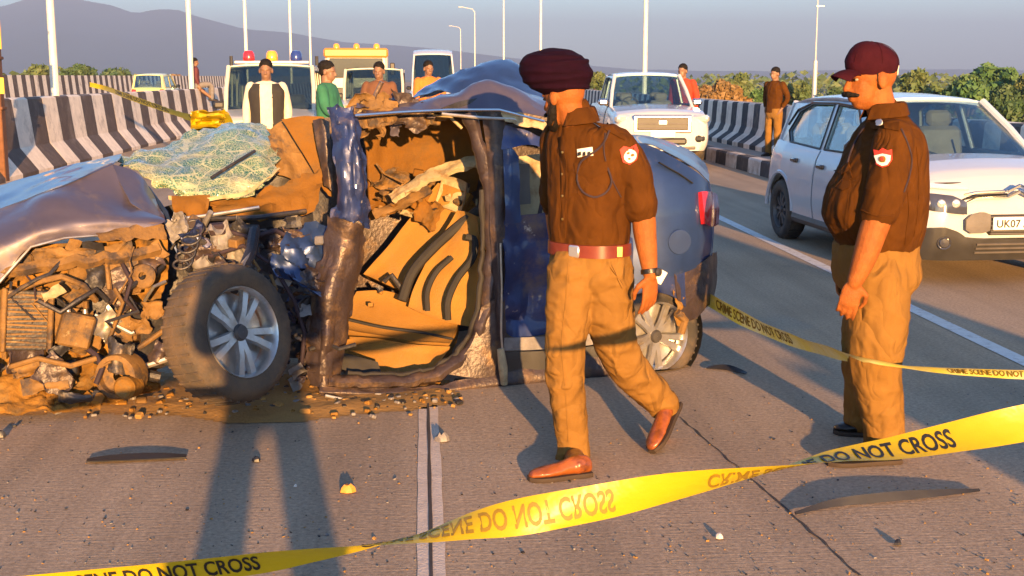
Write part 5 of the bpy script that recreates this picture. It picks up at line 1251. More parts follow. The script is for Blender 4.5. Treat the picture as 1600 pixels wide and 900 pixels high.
wk('window_frame', [[(786, 225, -.01), (800, 230, -.02), (812, 245, .0)], [(788, 290, -.02), (800, 290, -.02), (812, 292, .0)], [(790, 350, -.02), (802, 350, -.02), (816, 346, .0)]], 'wreck_blue_clean', res=7, crumple=.015, freq=7, seed=38)
wk('rear_seat_back', [[(808, 245, .5), (850, 240, .5), (900, 245, .5)], [(808, 300, .48), (850, 300, .48), (900, 300, .48)], [(808, 345, .46), (850, 345, .46), (900, 345, .46)]], 'foam_cream', res=6, crumple=.02, freq=4, seed=39, thick=.06)
wk('rear_seat_back', [[(806, 255, .36), (826, 256, .36)], [(808, 320, .36), (828, 318, .36)]], 'grey_plastic', res=6, crumple=.01, freq=6, seed=40, thick=.03)
rod('grab_bar', [(842, 340, .1), (850, 300, .12), (858, 270, .14)], .012, 'cord_dark')
# roof folded up into ridges
wk('roof', [[(556, 180, .08), (620, 177, .08), (690, 175, .08), (760, 174, .08), (850, 186, .10), (930, 205, .12)],
             [(575, 172, .22), (640, 164, .22), (705, 150, .22), (750, 129, .28), (800, 142, .25), (880, 172, .25)],
             [(600, 168, .45), (655, 160, .45), (710, 150, .50), (765, 150, .55), (815, 150, .5), (880, 168, .45)]], 'wreck_blue_sunlit', res=9, crumple=.022, freq=4.5, seed=41, ang=20)
wk('roof_fold', [[(640, 160, .55), (690, 148, .6), (745, 150, .6), (800, 152, .6), (862, 165, .6)], [(660, 146, .85), (705, 124, .95), (770, 99, 1.0), (822, 110, 1.0), (850, 140, .9)], [(650, 156, 1.2), (700, 142, 1.3), (765, 125, 1.35), (820, 130, 1.35), (862, 150, 1.3)]], 'wreck_blue_clean', res=10, crumple=.035, freq=4.5, seed=42)
wk('roof_underside', [[(690, 170, .06), (720, 158, .10), (752, 152, .14)], [(700, 176, .10), (740, 176, .12), (780, 172, .14)]], 'dark_steel', res=6, crumple=.01, freq=6, seed=43)
rod('roof_rail', [(555, 181, .02), (620, 176, .0), (700, 172, -.01), (780, 172, -.01), (850, 190, .0)], .008, 'chrome')
rod('roof_rail', [(690, 178, .0), (750, 184, -.01), (800, 186, .0), (850, 200, .02)], .009, 'bare_metal')
wk('roof_edge', [[(785, 175, .0), (820, 178, .0), (855, 192, .02)], [(790, 190, -.02), (822, 196, -.02), (852, 208, .0)]], 'foam_cream', res=6, crumple=.02, freq=9, seed=44, rag=.012)
wk('parcel_shelf', [[(560, 195, 1.45), (700, 190, 1.45), (860, 195, 1.45), (1000, 225, 1.45)], [(560, 180, .5), (700, 176, .5), (860, 190, .5), (1000, 222, .5)]], 'dark_steel', res=5, crumple=.02, freq=5, seed=45)

# rear quarter, boot lid, tail lamp, bumper: the car's intact end
def rear_extra(A, N): return A
arch_c = W(1012, 522, 0)
wk('rear_quarter', [[(958, 232, .10), (985, 224, .10), (1010, 226, .10), (1045, 242, .10), (1085, 266, .12), (1106, 284, .16)],
                     [(958, 270, .04), (985, 262, .03), (1010, 266, .02), (1048, 284, .02), (1088, 300, .06), (1111, 308, .16)],
                     [(960, 330, .0), (985, 326, -.01), (1012, 330, -.02), (1052, 338, -.02), (1090, 342, .03), (1114, 340, .15)],
                     [(962, 390, .0), (985, 394, -.01), (1014, 396, -.03), (1054, 392, -.03), (1090, 386, .03), (1113, 372, .15)],
                     [(966, 440, .0), (985, 444, -.01), (1016, 440, -.03), (1056, 430, -.03), (1088, 418, .03), (1110, 400, .15)]], 'wreck_blue_clean', res=8, crumple=.006, freq=3, seed=46, ang=30)
wk('wheel_arch_panel', [[(964, 440, .0), (985, 444, -.01), (1016, 440, -.03), (1056, 430, -.03), (1070, 426, -.02)], [(966, 470, .0), (985, 462, -.01), (1016, 456, -.03), (1048, 462, -.03), (1072, 480, -.02)]], 'wreck_blue', res=6, crumple=.006, freq=4, seed=47)
wk('rear_bumper', [[(1054, 428, -.035), (1088, 416, .025), (1111, 398, .145), (1122, 392, .4)], [(1060, 470, -.04), (1090, 462, .02), (1112, 440, .14), (1122, 432, .4)], [(1064, 505, -.03), (1088, 498, .03), (1106, 480, .15), (1116, 470, .4)]], 'wreck_under', res=7, crumple=.012, freq=5, seed=48)
wk('boot_lid', [[(958, 230, .12), (1010, 224, .12), (1046, 240, .12), (1086, 264, .14), (1108, 284, .20)], [(960, 216, .6), (1005, 216, .6), (1044, 228, .6), (1082, 248, .6), (1106, 270, .6)], [(962, 212, 1.2), (1005, 212, 1.2), (1042, 220, 1.2), (1078, 236, 1.2), (1102, 256, 1.2)]], 'wreck_blue_clean', res=7, crumple=.006, freq=3, seed=49)
wk('tail_panel', [[(1108, 284, .20), (1104, 262, 1.0)], [(1115, 340, .16), (1116, 320, 1.0)], [(1112, 400, .15), (1114, 385, 1.0)]], 'wreck_blue_clean', res=6, crumple=.006, freq=3, seed=50)
rod('lid_gap', [(1030, 254, .03), (1062, 272, .05), (1082, 286, .06)], .010, 'ink', .5)
tl = MB(); rows = [[(1093, 300, .06), (1106, 300, .11), (1117, 304, .26)], [(1096, 326, .03), (1110, 326, .09), (1120, 326, .25)], [(1099, 350, .02), (1110, 354, .09), (1119, 350, .25)]]
wk('tail_lamp', rows, 'tail_lamp', res=6, thick=.03)
mb = MB(); fcp = W(1062, 378, -.035); mb.lathe([(.001, .004), (.070, .003), (.073, 0), (.073, -.01)], fcp, -NN, 22); mb.build('fuel_flap', 'wreck_blue_clean', wreck)
rod('bumper_bracket', [(1058, 488, -.05), (1070, 500, -.04), (1064, 520, -.03)], .024, 'mud_metal')
wk('torn_liner', [[(1052, 452, -.03), (1068, 462, -.02)], [(1056, 480, -.05), (1072, 492, -.03)], [(1058, 505, -.04), (1070, 518, -.03)]], 'mud', res=6, crumple=.03, freq=10, seed=51, rag=.012)
rwc = W(1014, 522, .10)
wheel(wreck, rwc, (-NN + Vector((.18, 0, .0))).normalized(), .30, .20, .205, tyre='tyre', spokes=10, pairs=True, flat_z=.012, name='rear_wheel')
mb = MB(); mb.lathe([(.33, -.25), (.335, .03)], rwc, -NN, 30); mb.build('wheel_housing', 'black_plastic', wreck)

# ------------------------------------------------------------------ soil and debris on the slab
def patch(name, outline, z, m, bump, seed, label=None):
    """thin irregular spill of soil: height falls to nothing at its edge"""
    poly = [Vector((p.x, p.y)) for p in outline]
    xs = [p.x for p in poly]; ys = [p.y for p in poly]
    nx, ny = 150, 44; X = np.linspace(min(xs), max(xs), nx); Yv = np.linspace(min(ys), max(ys), ny)
    P_ = np.array(poly)
    def sdist(q):
        d_ = 1e9; ins = False
        for i in range(len(poly)):
            a, b = P_[i], P_[(i + 1) % len(poly)]
            t = np.clip(np.dot(q - a, b - a) / (np.dot(b - a, b - a) + 1e-9), 0, 1); d_ = min(d_, np.linalg.norm(q - a - t * (b - a)))
            if (a[1] > q[1]) != (b[1] > q[1]) and q[0] < (b[0] - a[0]) * (q[1] - a[1]) / (b[1] - a[1]) + a[0]: ins = not ins
        return d_ if ins else -d_
    V = []; H = np.zeros((ny, nx))
    for j, y in enumerate(Yv):
        for i, x in enumerate(X):
            s = sdist(np.array([x, y])) + .05 * float(fbm(np.array([x * 6, y * 6, 0.]), 3, seed))
            h = min(1, max(0, s / .12)); H[j, i] = s
            V.append((x, y, .004 + h * (z + bump * (.5 + .5 * float(fbm(np.array([x * 14, y * 14, 2.]), 3, seed + 3))))))
    F = [(j * nx + i, j * nx + i + 1, (j + 1) * nx + i + 1, (j + 1) * nx + i) for j in range(ny - 1) for i in range(nx - 1) if max(H[j, i], H[j, i + 1], H[j + 1, i], H[j + 1, i + 1]) > -.01]
    mb = MB(); mb.add(V, F); o = mb.build(name, m, ang=60); return o
out = [ground(*p) for p in ((-260, 640), (-60, 640), (60, 645), (180, 642), (280, 650), (380, 662), (460, 658), (560, 645), (640, 640), (720, 626), (700, 596), (560, 590), (300, 585), (0, 575), (-260, 570))]
tag(patch('spilled_soil', out, .006, 'sandy', .016, 5), 'golden spilled soil under the torn nose of the wreck', 'soil', kind='stuff')
rg = np.random.default_rng(9); mb = MB()
for i in range(420):
    px, py = rg.uniform(-40, 720), 610 + rg.normal() * 14 + 22 * math.exp(-((rg.uniform(0, 720) - 360) / 250) ** 2)
    if py < 596 or py > 676: continue
    p = ground(px, py); s = rg.uniform(.006, .028) * (1.5 if rg.random() < .12 else 1); mb.mi = int(rg.integers(4))
    mb.bbox((p.x, p.y, s * .3 + .008), (s * rg.uniform(.7, 1.6), s, s * .7), Matrix.Rotation(rg.uniform(0, 6), 3, 'Z') @ Matrix.Rotation(rg.uniform(-.5, .5), 3, 'X'), b=s * .15)
tag(mb.build('scattered_bits', ['sandy', 'mud', 'debris_black', 'debris_grey'], ang=20), 'small clods and shards strewn along the wreck', 'debris', kind='stuff')
def shard(name, label, pts, m, h=.02, lift=0.0, cat='debris', w=.05, arch=0.0):
    """a bent strip of trim lying on the slab, following picked ground points"""
    G = crom(np.array([tuple(ground(*p)) for p in pts]), 16)
    d_ = Vector(G[-1] - G[0]); d_.z = 0; d_.normalize(); nrm = Vector((-d_.y, d_.x, 0)); rows = []
    for q in (-1, -.3, .4, 1):
        rows.append([tuple(Vector(G[i]) + nrm * q * w * (.5 + .5 * math.sin(math.pi * (i + 1) / 17)) + Vector((0, 0, .012 + lift + (h * (q + 1) / 2) * math.sin(math.pi * (i + 1) / 17) + arch * math.sin(math.pi * i / 15)))) for i in range(16)])
    return tag(sheet(name, rows, m, None, res=2, crumple=.003, freq=9, thick=.006, seed=len(pts)), label, cat)
shard('trim_strip', 'long black trim strip lying on the slab below the front wheel', ((136, 724), (180, 722), (240, 719), (291, 718)), 'debris_black', .012, w=.028)
shard('trim_strip', 'black splinter on the sunlit slab behind the wreck tail', ((1105, 578), (1135, 580), (1166, 587)), 'debris_black', .02, w=.02)
shard('trim_panel', 'long dark bent trim panel on edge at the feet of the capped officer', ((1242, 808), (1300, 796), (1380, 788), (1460, 780), (1530, 771)), 'debris_black', .035, w=.008)
def chip(name, label, px, py, s, m, hgt, seed):
    p = ground(px, py); rg = random.Random(seed); mb = MB(); k = 7; rings = []
    for z, sc in ((0, 1), (hgt * .55, .85), (hgt, .4)):
        rings.append([(p.x + s * sc * (1 + .35 * math.sin(a_ * 2 + seed)) * math.cos(a_ * 6.283 / k), p.y + s * .8 * sc * math.sin(a_ * 6.283 / k), .005 + z * (1 + .2 * math.sin(a_ * 3 + seed))) for a_ in range(k)])
    mb.rings(rings); return tag(mb.build(name, m, ang=25), label, 'debris')
chip('plastic_chip', 'orange lamp fragment on the slab in front of the wreck', 543, 770, .028, 'debris_orange', .03, 1)
chip('stone_chip', 'grey lump next to the pale slab joint', 690, 690, .03, 'debris_grey', .035, 2)
chip('plastic_chip', 'tiny dark chip between the two leg shadows', 400, 722, .02, 'debris_black', .02, 3)
chip('plastic_chip', 'small white chip below the tape lettering', 1124, 842, .02, 'debris_white', .016, 4)
chip('plastic_chip', 'small dark chip below the long bent trim panel', 1403, 852, .02, 'debris_black', .016, 5)
chip('plastic_chip', 'tiny white glass chip in the leg shadow', 462, 762, .007, 'debris_white', .01, 6)
chip('stone_chip', 'small dark stone left of the black trim strip', 2, 684, .02, 'debris_black', .03, 7)

rg = np.random.default_rng(19); mb = MB()
for i in range(1100):
    px, py = rg.uniform(-20, 1620), 600 + 300 * rg.random() ** .8
    p = ground(px, py); s = rg.uniform(.002, .006) * (2 if rg.random() < .04 else 1); mb.mi = int(rg.integers(3))
    mb.box((p.x, p.y, s * .25 + .001), (s * rg.uniform(.7, 1.6), s, s * .6), Matrix.Rotation(rg.uniform(0, 6), 3, 'Z') @ Matrix.Rotation(rg.uniform(-.5, .5), 3, 'X'))
tag(mb.build('road_grit', ['debris_grey', 'sandy', 'debris_black'], smooth=False), 'fine grit scattered over the concrete slab', 'grit', kind='stuff')
# ------------------------------------------------------------------ people
from mathutils.bvhtree import BVHTree
def ring_at(c, a, b, ra, rb, n=20, e=2.0):
    c = Vector(c); out = []
    for k in range(n):
        t = 2 * math.pi * k / n; ct, st_ = math.cos(t), math.sin(t)
        out.append(c + a * (ra * math.copysign(abs(ct) ** (2 / e), ct)) + b * (rb * math.copysign(abs(st_) ** (2 / e), st_)))
    return out
def torso(mb, secs, fwd, lat, n=24, e=2.3):
    """secs: (centre, lateral radius, depth radius) from top to bottom"""
    C = crom(np.array([tuple(s[0]) for s in secs]), len(secs) * 4); A = crom(np.array([[s[1], s[2]] for s in secs]), len(secs) * 4)
    mb.rings([ring_at(C[i], lat, fwd, A[i][0], A[i][1], n, e) for i in range(len(C))])
def limb(mb, pts, rad, n=14, flat=1.0):
    k = max(8, 4 * len(pts)); P_ = crom(np.array([tuple(p) for p in pts]), k); r_ = crom(np.array(rad)[:, None], k)[:, 0]
    mb.tube(P_.tolist(), r_.tolist(), n, flat=flat, round_ends=True)
def frame(fwd, up=Vector((0, 0, 1))):
    f = Vector(fwd).normalized(); r = f.cross(up).normalized(); u = r.cross(f); return f, r, u
def head(mb, c, fwd, s=1.0, neck=None, ears=True):
    f, r, u = frame(fwd); rot = Matrix((f, r, u)).transposed(); c = Vector(c)
    q = lambda x, y, z: c + (f * x + r * y + u * z) * s
    mb.ellipsoid(q(-.012, 0, .025), (.100 * s, .076 * s, .098 * s), rot, 20, 13)
    mb.ellipsoid(q(.035, 0, -.045), (.060 * s, .058 * s, .078 * s), rot, 18, 11)
    mb.ellipsoid(q(.052, 0, -.092), (.032 * s, .036 * s, .026 * s), rot, 14, 9)
    mb.ellipsoid(q(.070, 0, .022), (.026 * s, .052 * s, .018 * s), rot, 14, 8)
    mb.tube([q(.084, 0, .014), q(.098, 0, -.010), q(.108, 0, -.030)], [.009 * s, .011 * s, .014 * s], 10, round_ends=True)
    for y in (-1, 1):
        mb.ellipsoid(q(.088, .012 * y, -.038), (.014 * s, .011 * s, .010 * s), rot, 10, 7)
        mb.ellipsoid(q(.050, .034 * y, -.030), (.028 * s, .024 * s, .032 * s), rot, 12, 8)
        if ears: mb.ellipsoid(q(-.012, .079 * y, -.012), (.021 * s, .012 * s, .034 * s), rot, 12, 8)
    mb.ellipsoid(q(.088, 0, -.064), (.014 * s, .026 * s, .009 * s), rot, 12, 7)
    mb.ellipsoid(q(.086, 0, -.076), (.013 * s, .023 * s, .009 * s), rot, 12, 7)
    if neck is not None: limb(mb, [q(-.02, 0, -.04), q(-.025, 0, -.10) * .5 + Vector(neck) * .5, neck], [.058 * s, .060 * s, .070 * s])
    return q, rot
def hand(mb, wrist, d, palm_n, side=1, curl=.5, s=1.0):
    """palm, four jointed fingers of unequal length and a thumb from the palm's side"""
    d = Vector(d).normalized(); n = Vector(palm_n); n = (n - d * n.dot(d)).normalized(); w = d.cross(n) * side
    P0 = Vector(wrist)
    rot = Matrix((d, w, n)).transposed()
    mb.ellipsoid(P0 + d * .048 * s, (.058 * s, .042 * s, .017 * s), rot, 14, 9)
    mb.ellipsoid(P0 + d * .070 * s, (.036 * s, .043 * s, .014 * s), rot, 14, 9)
    for k, (off, ln, r_) in enumerate(((.032, .078, .0092), (.011, .088, .0095), (-.011, .082, .0092), (-.031, .066, .0082))):
        a = P0 + d * .085 * s + w * off * s; dirv = d.copy() + w * off * 1.2; pts = [a - d * .02 * s, a]
        for j, seg in enumerate((.44, .31, .25)):
            ang_ = curl * (.35 + .45 * j) * (1 + .12 * k)
            dv_ = (dirv.normalized() * math.cos(ang_) + n * math.sin(ang_)); a = a + dv_ * ln * seg * s; pts.append(a)
        mb.tube(pts, [r_ * s, r_ * 1.02 * s, r_ * .98 * s, r_ * .92 * s, r_ * .75 * s], 9, round_ends=True)
    b = P0 + d * .022 * s + w * .030 * s
    mb.tube([b, b + (d * .5 + w * .7 + n * .25).normalized() * .034 * s, b + (d * .8 + w * .5 + n * .45).normalized() * .064 * s, b + (d * .95 + w * .25 + n * .5).normalized() * .088 * s], [.014 * s, .0125 * s, .0105 * s, .008 * s], 9, round_ends=True)
def shoe(root, heel, toe, up, m, ankle=None, w=.045, name='shoe'):
    """upper (blob) with a separate sole"""
    heel, toe, up = Vector(heel), Vector(toe), Vector(up).normalized(); d_ = toe - heel; L_ = d_.length; d_.normalize(); up = (up - d_ * up.dot(d_)).normalized(); lat = d_.cross(up)
    prof = [(0, .030, .062), (.06, .036, .075), (.2, .038, .082), (.36, .039, .072), (.52, .044, .056), (.70, .049, .046), (.86, .044, .038), (.96, .028, .028), (1.0, .012, .016)]
    mb = MB(); rings = []
    for t, hw_, h_ in prof:
        c_ = heel + d_ * L_ * t; ring = []
        for k in range(16):
            a = math.pi * 2 * k / 16; z = math.sin(a); y = math.cos(a)
            ring.append(c_ + lat * hw_ * w / .045 * y * (1 if z < .2 else .95 - .25 * z) + up * (h_ * (.5 + .5 * z) + .014))
        rings.append(ring)
    mb.rings(rings)
    if ankle is not None: limb(mb, [heel + d_ * .055 + up * .05, Vector(ankle)], [.045, .046])
    sh = blob(name, mb, .006, m, root, 4, .0015, (30, 30, 30), 3)
    mb = MB(); rr = []
    for off, z in ((.003, .0), (.006, .008), (.005, .020)):
        ring = []
        for t in np.linspace(0, 1, 14): ring.append(heel + d_ * L_ * (t * 1.01 - .005) + lat * (float(np.interp(t, [p[0] for p in prof], [p[1] for p in prof])) * w / .045 + off) + up * (z + .012 * max(0, .25 - t) * 0))
        for t in np.linspace(1, 0, 14): ring.append(heel + d_ * L_ * (t * 1.01 - .005) - lat * (float(np.interp(t, [p[0] for p in prof], [p[1] for p in prof])) * w / .045 + off) + up * z)
        rr.append(ring)
    mb.rings(rr); mb.build('sole', 'sole', sh)
    mb = MB(); mb.bbox(heel + d_ * .035 + up * .004, (.062, .066, .022), Matrix((d_, lat, up)).transposed(), b=.006); mb.build('heel_block', 'sole', sh)
    return sh
def bvh(ob):
    me = ob.data; return BVHTree.FromPolygons([v.co.copy() for v in me.vertices], [tuple(p.vertices) for p in me.polygons])
def onto(tree_, px, py, off=.004):
    h = tree_.ray_cast(Vector((0, 0, CAM_H)), ray(px, py).normalized())
    if h[0] is None:
        h = tree_.find_nearest(at(px, py, 5.35))
    n = h[1]
    if n.dot(ray(px, py)) > 0: n = -n
    return h[0] + n * off
def decal(name, tree_, outline, m, parent, off=.004, fit=6):
    """a small cloth or metal piece sewn on, following the cloth underneath"""
    P_ = [onto(tree_, *p, off) for p in outline]; P_ = [p for p in P_ if p is not None]
    cx, cy = sum(p[0] for p in outline) / len(outline), sum(p[1] for p in outline) / len(outline)
    c_ = onto(tree_, cx, cy, off + .001); n_ = len(P_)
    back = [onto(tree_, *p, off - .004) for p in outline]; back = [p for p in back if p is not None]
    mb = MB(); mb.add([c_] + P_ + back, [(0, 1 + i, 1 + (i + 1) % n_) for i in range(n_)] + [(1 + i, 1 + n_ + i, 1 + n_ + (i + 1) % n_, 1 + (i + 1) % n_) for i in range(n_)])
    return mb.build(name, m, parent, ang=50)
def cordline(name, tree_, pts, r, m, parent, off=.006, n=30):
    Q = crom(np.array(pts, float), n); P_ = [onto(tree_, q[0], q[1], off) for q in Q]; P_ = [p for p in P_ if p is not None]
    mb = MB(); mb.tube(P_, r, 7); return mb.build(name, m, parent)
def ell(cx, cy, rx, ry, n=14, a0=0, a1=2 * math.pi): return [(cx + rx * math.cos(t), cy + ry * math.sin(t)) for t in np.linspace(a0, a1, n, endpoint=(a1 - a0 < 6))]

# ============ officer with turban
YO = 5.42
def A1(px, py, dy=0.0): return at(px, py, YO + dy)
o1 = thing('person', 'turbaned officer in brown shirt and khaki trousers striding past the wreck', 'person', tuple(Vector((A1(925, 740).x, YO, 0))), 0, None, True)
f1 = Vector((-.72, -.69, 0)).normalized(); l1 = Vector((-f1.y, f1.x, 0))         # l1: his left, towards the picture's right
sh_L = A1(968, 214, -.13); el_L = A1(1000, 322, -.12); wr_L = A1(1016, 428, -.16)
sh_R = A1(872, 216, .16); el_R = A1(866, 316, .22); wr_R = A1(872, 402, .14)
hc1 = A1(880, 150, -.01); hf1 = Vector((-.64, .72, -.24))
# shirt
mb = MB()
torso(mb, [(A1(897, 186), .062, .062), (A1(902, 198), .105, .080), (A1(912, 212), .175, .105), (A1(920, 234), .205, .128), (A1(924, 268), .205, .142), (A1(922, 305), .195, .146), (A1(921, 340), .186, .146), (A1(921, 372), .178, .142), (A1(921, 386), .174, .138)], f1, l1)
limb(mb, [sh_L + Vector((-.03, .01, -.02)), A1(985, 262, -.12), el_L], [.076, .078, .074])
limb(mb, [sh_R, el_R], [.078, .066])
limb(mb, [A1(893, 192), A1(904, 176)], [.064, .060])
shirt1 = blob('shirt', mb, .0085, 'khaki_shirt', o1, 5, .0095, (12, 12, 8), 3, fine=.0015)
T1 = bvh(shirt1)
# trousers
mb = MB()
torso(mb, [(A1(921, 380), .172, .136), (A1(921, 400), .180, .142), (A1(922, 422), .186, .140), (A1(923, 442), .160, .118), (A1(924, 458), .10, .085)], f1, l1)
limb(mb, [A1(897, 422, -.045), A1(889, 490, -.04), A1(882, 568, -.05), A1(888, 640, -.02), A1(893, 690, .0), A1(894, 716, .0)], [.112, .100, .084, .076, .073, .078])
limb(mb, [A1(948, 422, -.03), A1(952, 495, -.02), A1(968, 556, .03), A1(1006, 600, .14), A1(1030, 624, .20), A1(1037, 632, .21)], [.116, .106, .092, .080, .072, .076])
tr1 = blob('trousers', mb, .0085, 'khaki_trousers', o1, 7, .012, (9, 9, 13), 5, fine=.0014)
TT1 = bvh(tr1)
# body
mb = MB()
q1, rot1 = head(mb, hc1, hf1, 1.0, A1(900, 196))
torso(mb, [(A1(898, 190), .058, .058), (A1(912, 215), .15, .09), (A1(922, 260), .17, .11), (A1(921, 340), .155, .115), (A1(922, 410), .14, .11), (A1(924, 436), .10, .09)], f1, l1)
limb(mb, [sh_L + Vector((-.04, .01, -.04)), el_L, A1(1008, 368, -.13), wr_L], [.044, .052, .050, .033]); limb(mb, [sh_R, el_R, wr_R], [.056, .046, .030])
hand(mb, wr_L + Vector((0, 0, -.005)), Vector((.02, .05, -1)), Vector((-.5, .75, 0)), -1, .55, 1.08)
hand(mb, wr_R, Vector((.1, -.05, -1)), Vector((.6, -.5, 0)), 1, .5, 1.05)
limb(mb, [A1(897, 440), A1(883, 568, -.05), A1(893, 715, 0)], [.08, .055, .042]); limb(mb, [A1(950, 440), A1(968, 560, .03), A1(1040, 645, .23)], [.08, .058, .042])
limb(mb, [A1(893, 712, 0), A1(860, 735, -.03)], [.04, .03]); limb(mb, [A1(1042, 648, .24), A1(1030, 690, .26)], [.036, .03])
blob('body', mb, .0058, 'skin', o1, 3)
# turban: wound cloth with overlapping folds
mb = MB(); tcn = A1(871, 116, .0); fT, rT, uT = frame(Vector((-.92, .36, -.02)))
uT = (uT + fT * .16).normalized(); rT = fT.cross(uT).normalized(); rotT = Matrix((fT, rT, uT)).transposed()
mb.ellipsoid(tcn + uT * .006, (.152, .124, .106), rotT, 26, 15)
mb.ellipsoid(tcn + fT * .050 + uT * .018, (.112, .105, .086), rotT, 22, 12)
for k, (dz, rx, ry, tl_) in enumerate(((-.052, .126, .103, .05), (-.020, .147, .120, -.07), (.014, .150, .122, .07), (.046, .138, .113, -.07), (.074, .114, .093, .06))):
    pts = [tcn + uT * (dz + tl_ * .12 * math.cos(t)) + fT * rx * math.cos(t) + rT * ry * math.sin(t) for t in np.linspace(0, 2 * math.pi, 30)]
    mb.tube(pts, .008, 8)
tb = blob('turban', mb, .006, 'turban_cloth', o1, 5, .0055, (6, 6, 30), 8)
# beard and moustache
mb = MB(); Q = q1
for y in (-1, 1): mb.tube([Q(-.005, .072 * y, -.022), Q(.02, .066 * y, -.065), Q(.05, .045 * y, -.100), Q(.072, 0, -.118)], [.012, .019, .024, .030], 9, round_ends=True)
mb.tube([Q(.086, -.04, -.066), Q(.104, 0, -.056), Q(.086, .04, -.066)], [.008, .012, .008], 8, round_ends=True)
blob('beard', mb, .005, 'hair', o1, 2, .003, (60, 60, 60), 4)
mb = MB()
for y in (-1, 1): mb.ellipsoid(Q(.074, .034 * y, .004), (.010, .012, .007), rot1, 12, 8)
tag(mb.build('eyes', 'hair', o1), kind='stuff')
# belt, buckle, watch
mb = MB(); rg_ = [ring_at(A1(921, p), l1, f1, .186 + w_, .150 + w_, 40, 2.3) for p, w_ in ((376, -.004), (376.5, .004), (395.5, .005), (396, -.004))]; mb.rings(rg_); bl = mb.build('belt', 'belt_leather', o1)
bp_ = A1(893, 388) ; bc = ring_at(A1(921, 386), l1, f1, .192, .156, 40, 2.3)
kb = min(bc, key=lambda p: (p - at(899, 387, YO - .15)).length); mb = MB(); mb.bbox(kb, (.058, .012, .052), Matrix.Rotation(math.atan2(f1.y, f1.x) + math.pi / 2, 3, 'Z'), b=.006); mb.build('buckle', 'silver', bl)
ks = min(bc, key=lambda p: (p - at(965, 380, YO - .15)).length); mb = MB(); mb.bbox(ks, (.030, .012, .050), Matrix.Rotation(math.atan2(f1.y, f1.x) + math.pi / 2 + .9, 3, 'Z'), b=.004); mb.build('belt_keeper', 'brass', bl)
dW = (wr_L - A1(1008, 368, -.13)).normalized(); wp = wr_L - dW * .012
mb = MB(); mb.lathe([(.036, -.011), (.040, -.009), (.040, .009), (.036, .011)], wp, dW, 20); wt = mb.build('wristwatch', 'black_leather', o1)
mb = MB(); mb.lathe([(.001, .012), (.017, .011), (.019, .006), (.019, 0)], wp + Vector((.03, -.026, 0)), Vector((.75, -.66, 0)), 16); mb.build('watch_dial', 'steel_dark', wt)
# folded paper held behind the hand
wkp = wr_L + Vector((.045, .03, -.015)); mb = MB(); mb.bbox(wkp, (.05, .008, .06), Matrix.Rotation(.5, 3, 'Y'), b=.002); mb.build('folded_paper', 'badge_white', o1)
# details sewn on the shirt
for ii, (a, b) in enumerate((((916, 168), (912, 186)), )): pass
decal('placket', T1, [(872, 215), (880, 212), (886, 260), (886, 320), (884, 372), (874, 372), (876, 320), (876, 260)], 'khaki_shirt', o1, .003)
for py in (238, 272, 306, 342):
    p = onto(T1, 880, py, .004); mb = MB(); mb.lathe([(.001, .004), (.005, .0035), (.006, 0)], p, (p - T1.find_nearest(p)[0]).normalized() if (p - T1.find_nearest(p)[0]).length > 1e-5 else f1, 10); mb.build('button', 'brass', o1)
decal('pocket', T1, [(901, 262), (948, 258), (951, 300), (928, 312), (904, 304)], 'khaki_shirt', o1, .005)
decal('pocket_flap', T1, [(899, 256), (950, 252), (951, 266), (926, 280), (901, 271)], 'khaki_shirt', o1, .010)
p_ = decal('name_badge', T1, [(903, 233), (926, 230), (927, 243), (904, 246)], 'badge_white', o1, .006)
for q in range(3): decal('badge_mark', T1, [(905 + 7 * q, 238), (909 + 7 * q, 237), (909 + 7 * q, 243), (905 + 7 * q, 244)], 'ink', p_, .009)
cordline('lanyard', T1, [(952, 205), (943, 225), (925, 240), (908, 255), (903, 280), (912, 300), (930, 308), (948, 300), (956, 282), (950, 262)], .0045, 'cord_dark', o1)
cordline('arm_seam', T1, [(946, 208), (944, 235), (949, 260), (958, 285), (970, 308)], .003, 'cord_dark', o1, .002)
ep = decal('epaulette', T1, [(931, 184), (945, 178), (985, 207), (976, 220), (950, 206)], 'khaki_shirt', o1, .009)
decal('rank_star', T1, [(945, 179), (953, 182), (951, 190), (944, 187)], 'badge_white', ep, .014)
pt = decal('arm_patch', T1, [(968, 234), (974, 228), (984, 231), (992, 226), (996, 236), (994, 250), (984, 257), (974, 253)], 'badge_red', o1, .006)
decal('patch_disc', T1, ell(984, 244, 9, 10), 'badge_white', pt, .009)
for (a, b) in ((981, 240), (987, 243), (983, 248)): decal('patch_mark', T1, ell(a, b, 2.2, 1.6, 8), 'khaki_trousers', pt, .012)
# collar
for s in (-1, 1):
    rows = []
    for k in range(6):
        t = k / 5; c_ = A1(899, 180); ang_ = (.10 + t * .85) * math.pi * s
        b_ = c_ + f1 * (.070 * math.cos(ang_)) + l1 * (.070 * math.sin(ang_)); o_ = f1 * math.cos(ang_) + l1 * math.sin(ang_)
        rows.append([tuple(b_ + Vector((0, 0, .038 - .012 * (1 - t)))), tuple(b_ + o_ * .016 + Vector((0, 0, .036 - .012 * (1 - t)))), tuple(b_ + o_ * (.030 + .018 * (1 - t)) + Vector((0, 0, -.012 - .03 * (1 - t))))])
    sheet('collar', rows, 'khaki_shirt', o1, res=4, thick=.004)
for (a, b, c_) in (((946, 322), (1010, 318), 0),):
    pass
decal('trouser_pocket', TT1, [(948, 410), (952, 409), (976, 450), (972, 452)], 'khaki_trousers', o1, .004)
cordline('trouser_crease', TT1, [(888, 412), (884, 470), (878, 540), (884, 620), (888, 690)], .0025, 'khaki_trousers', o1, .001)
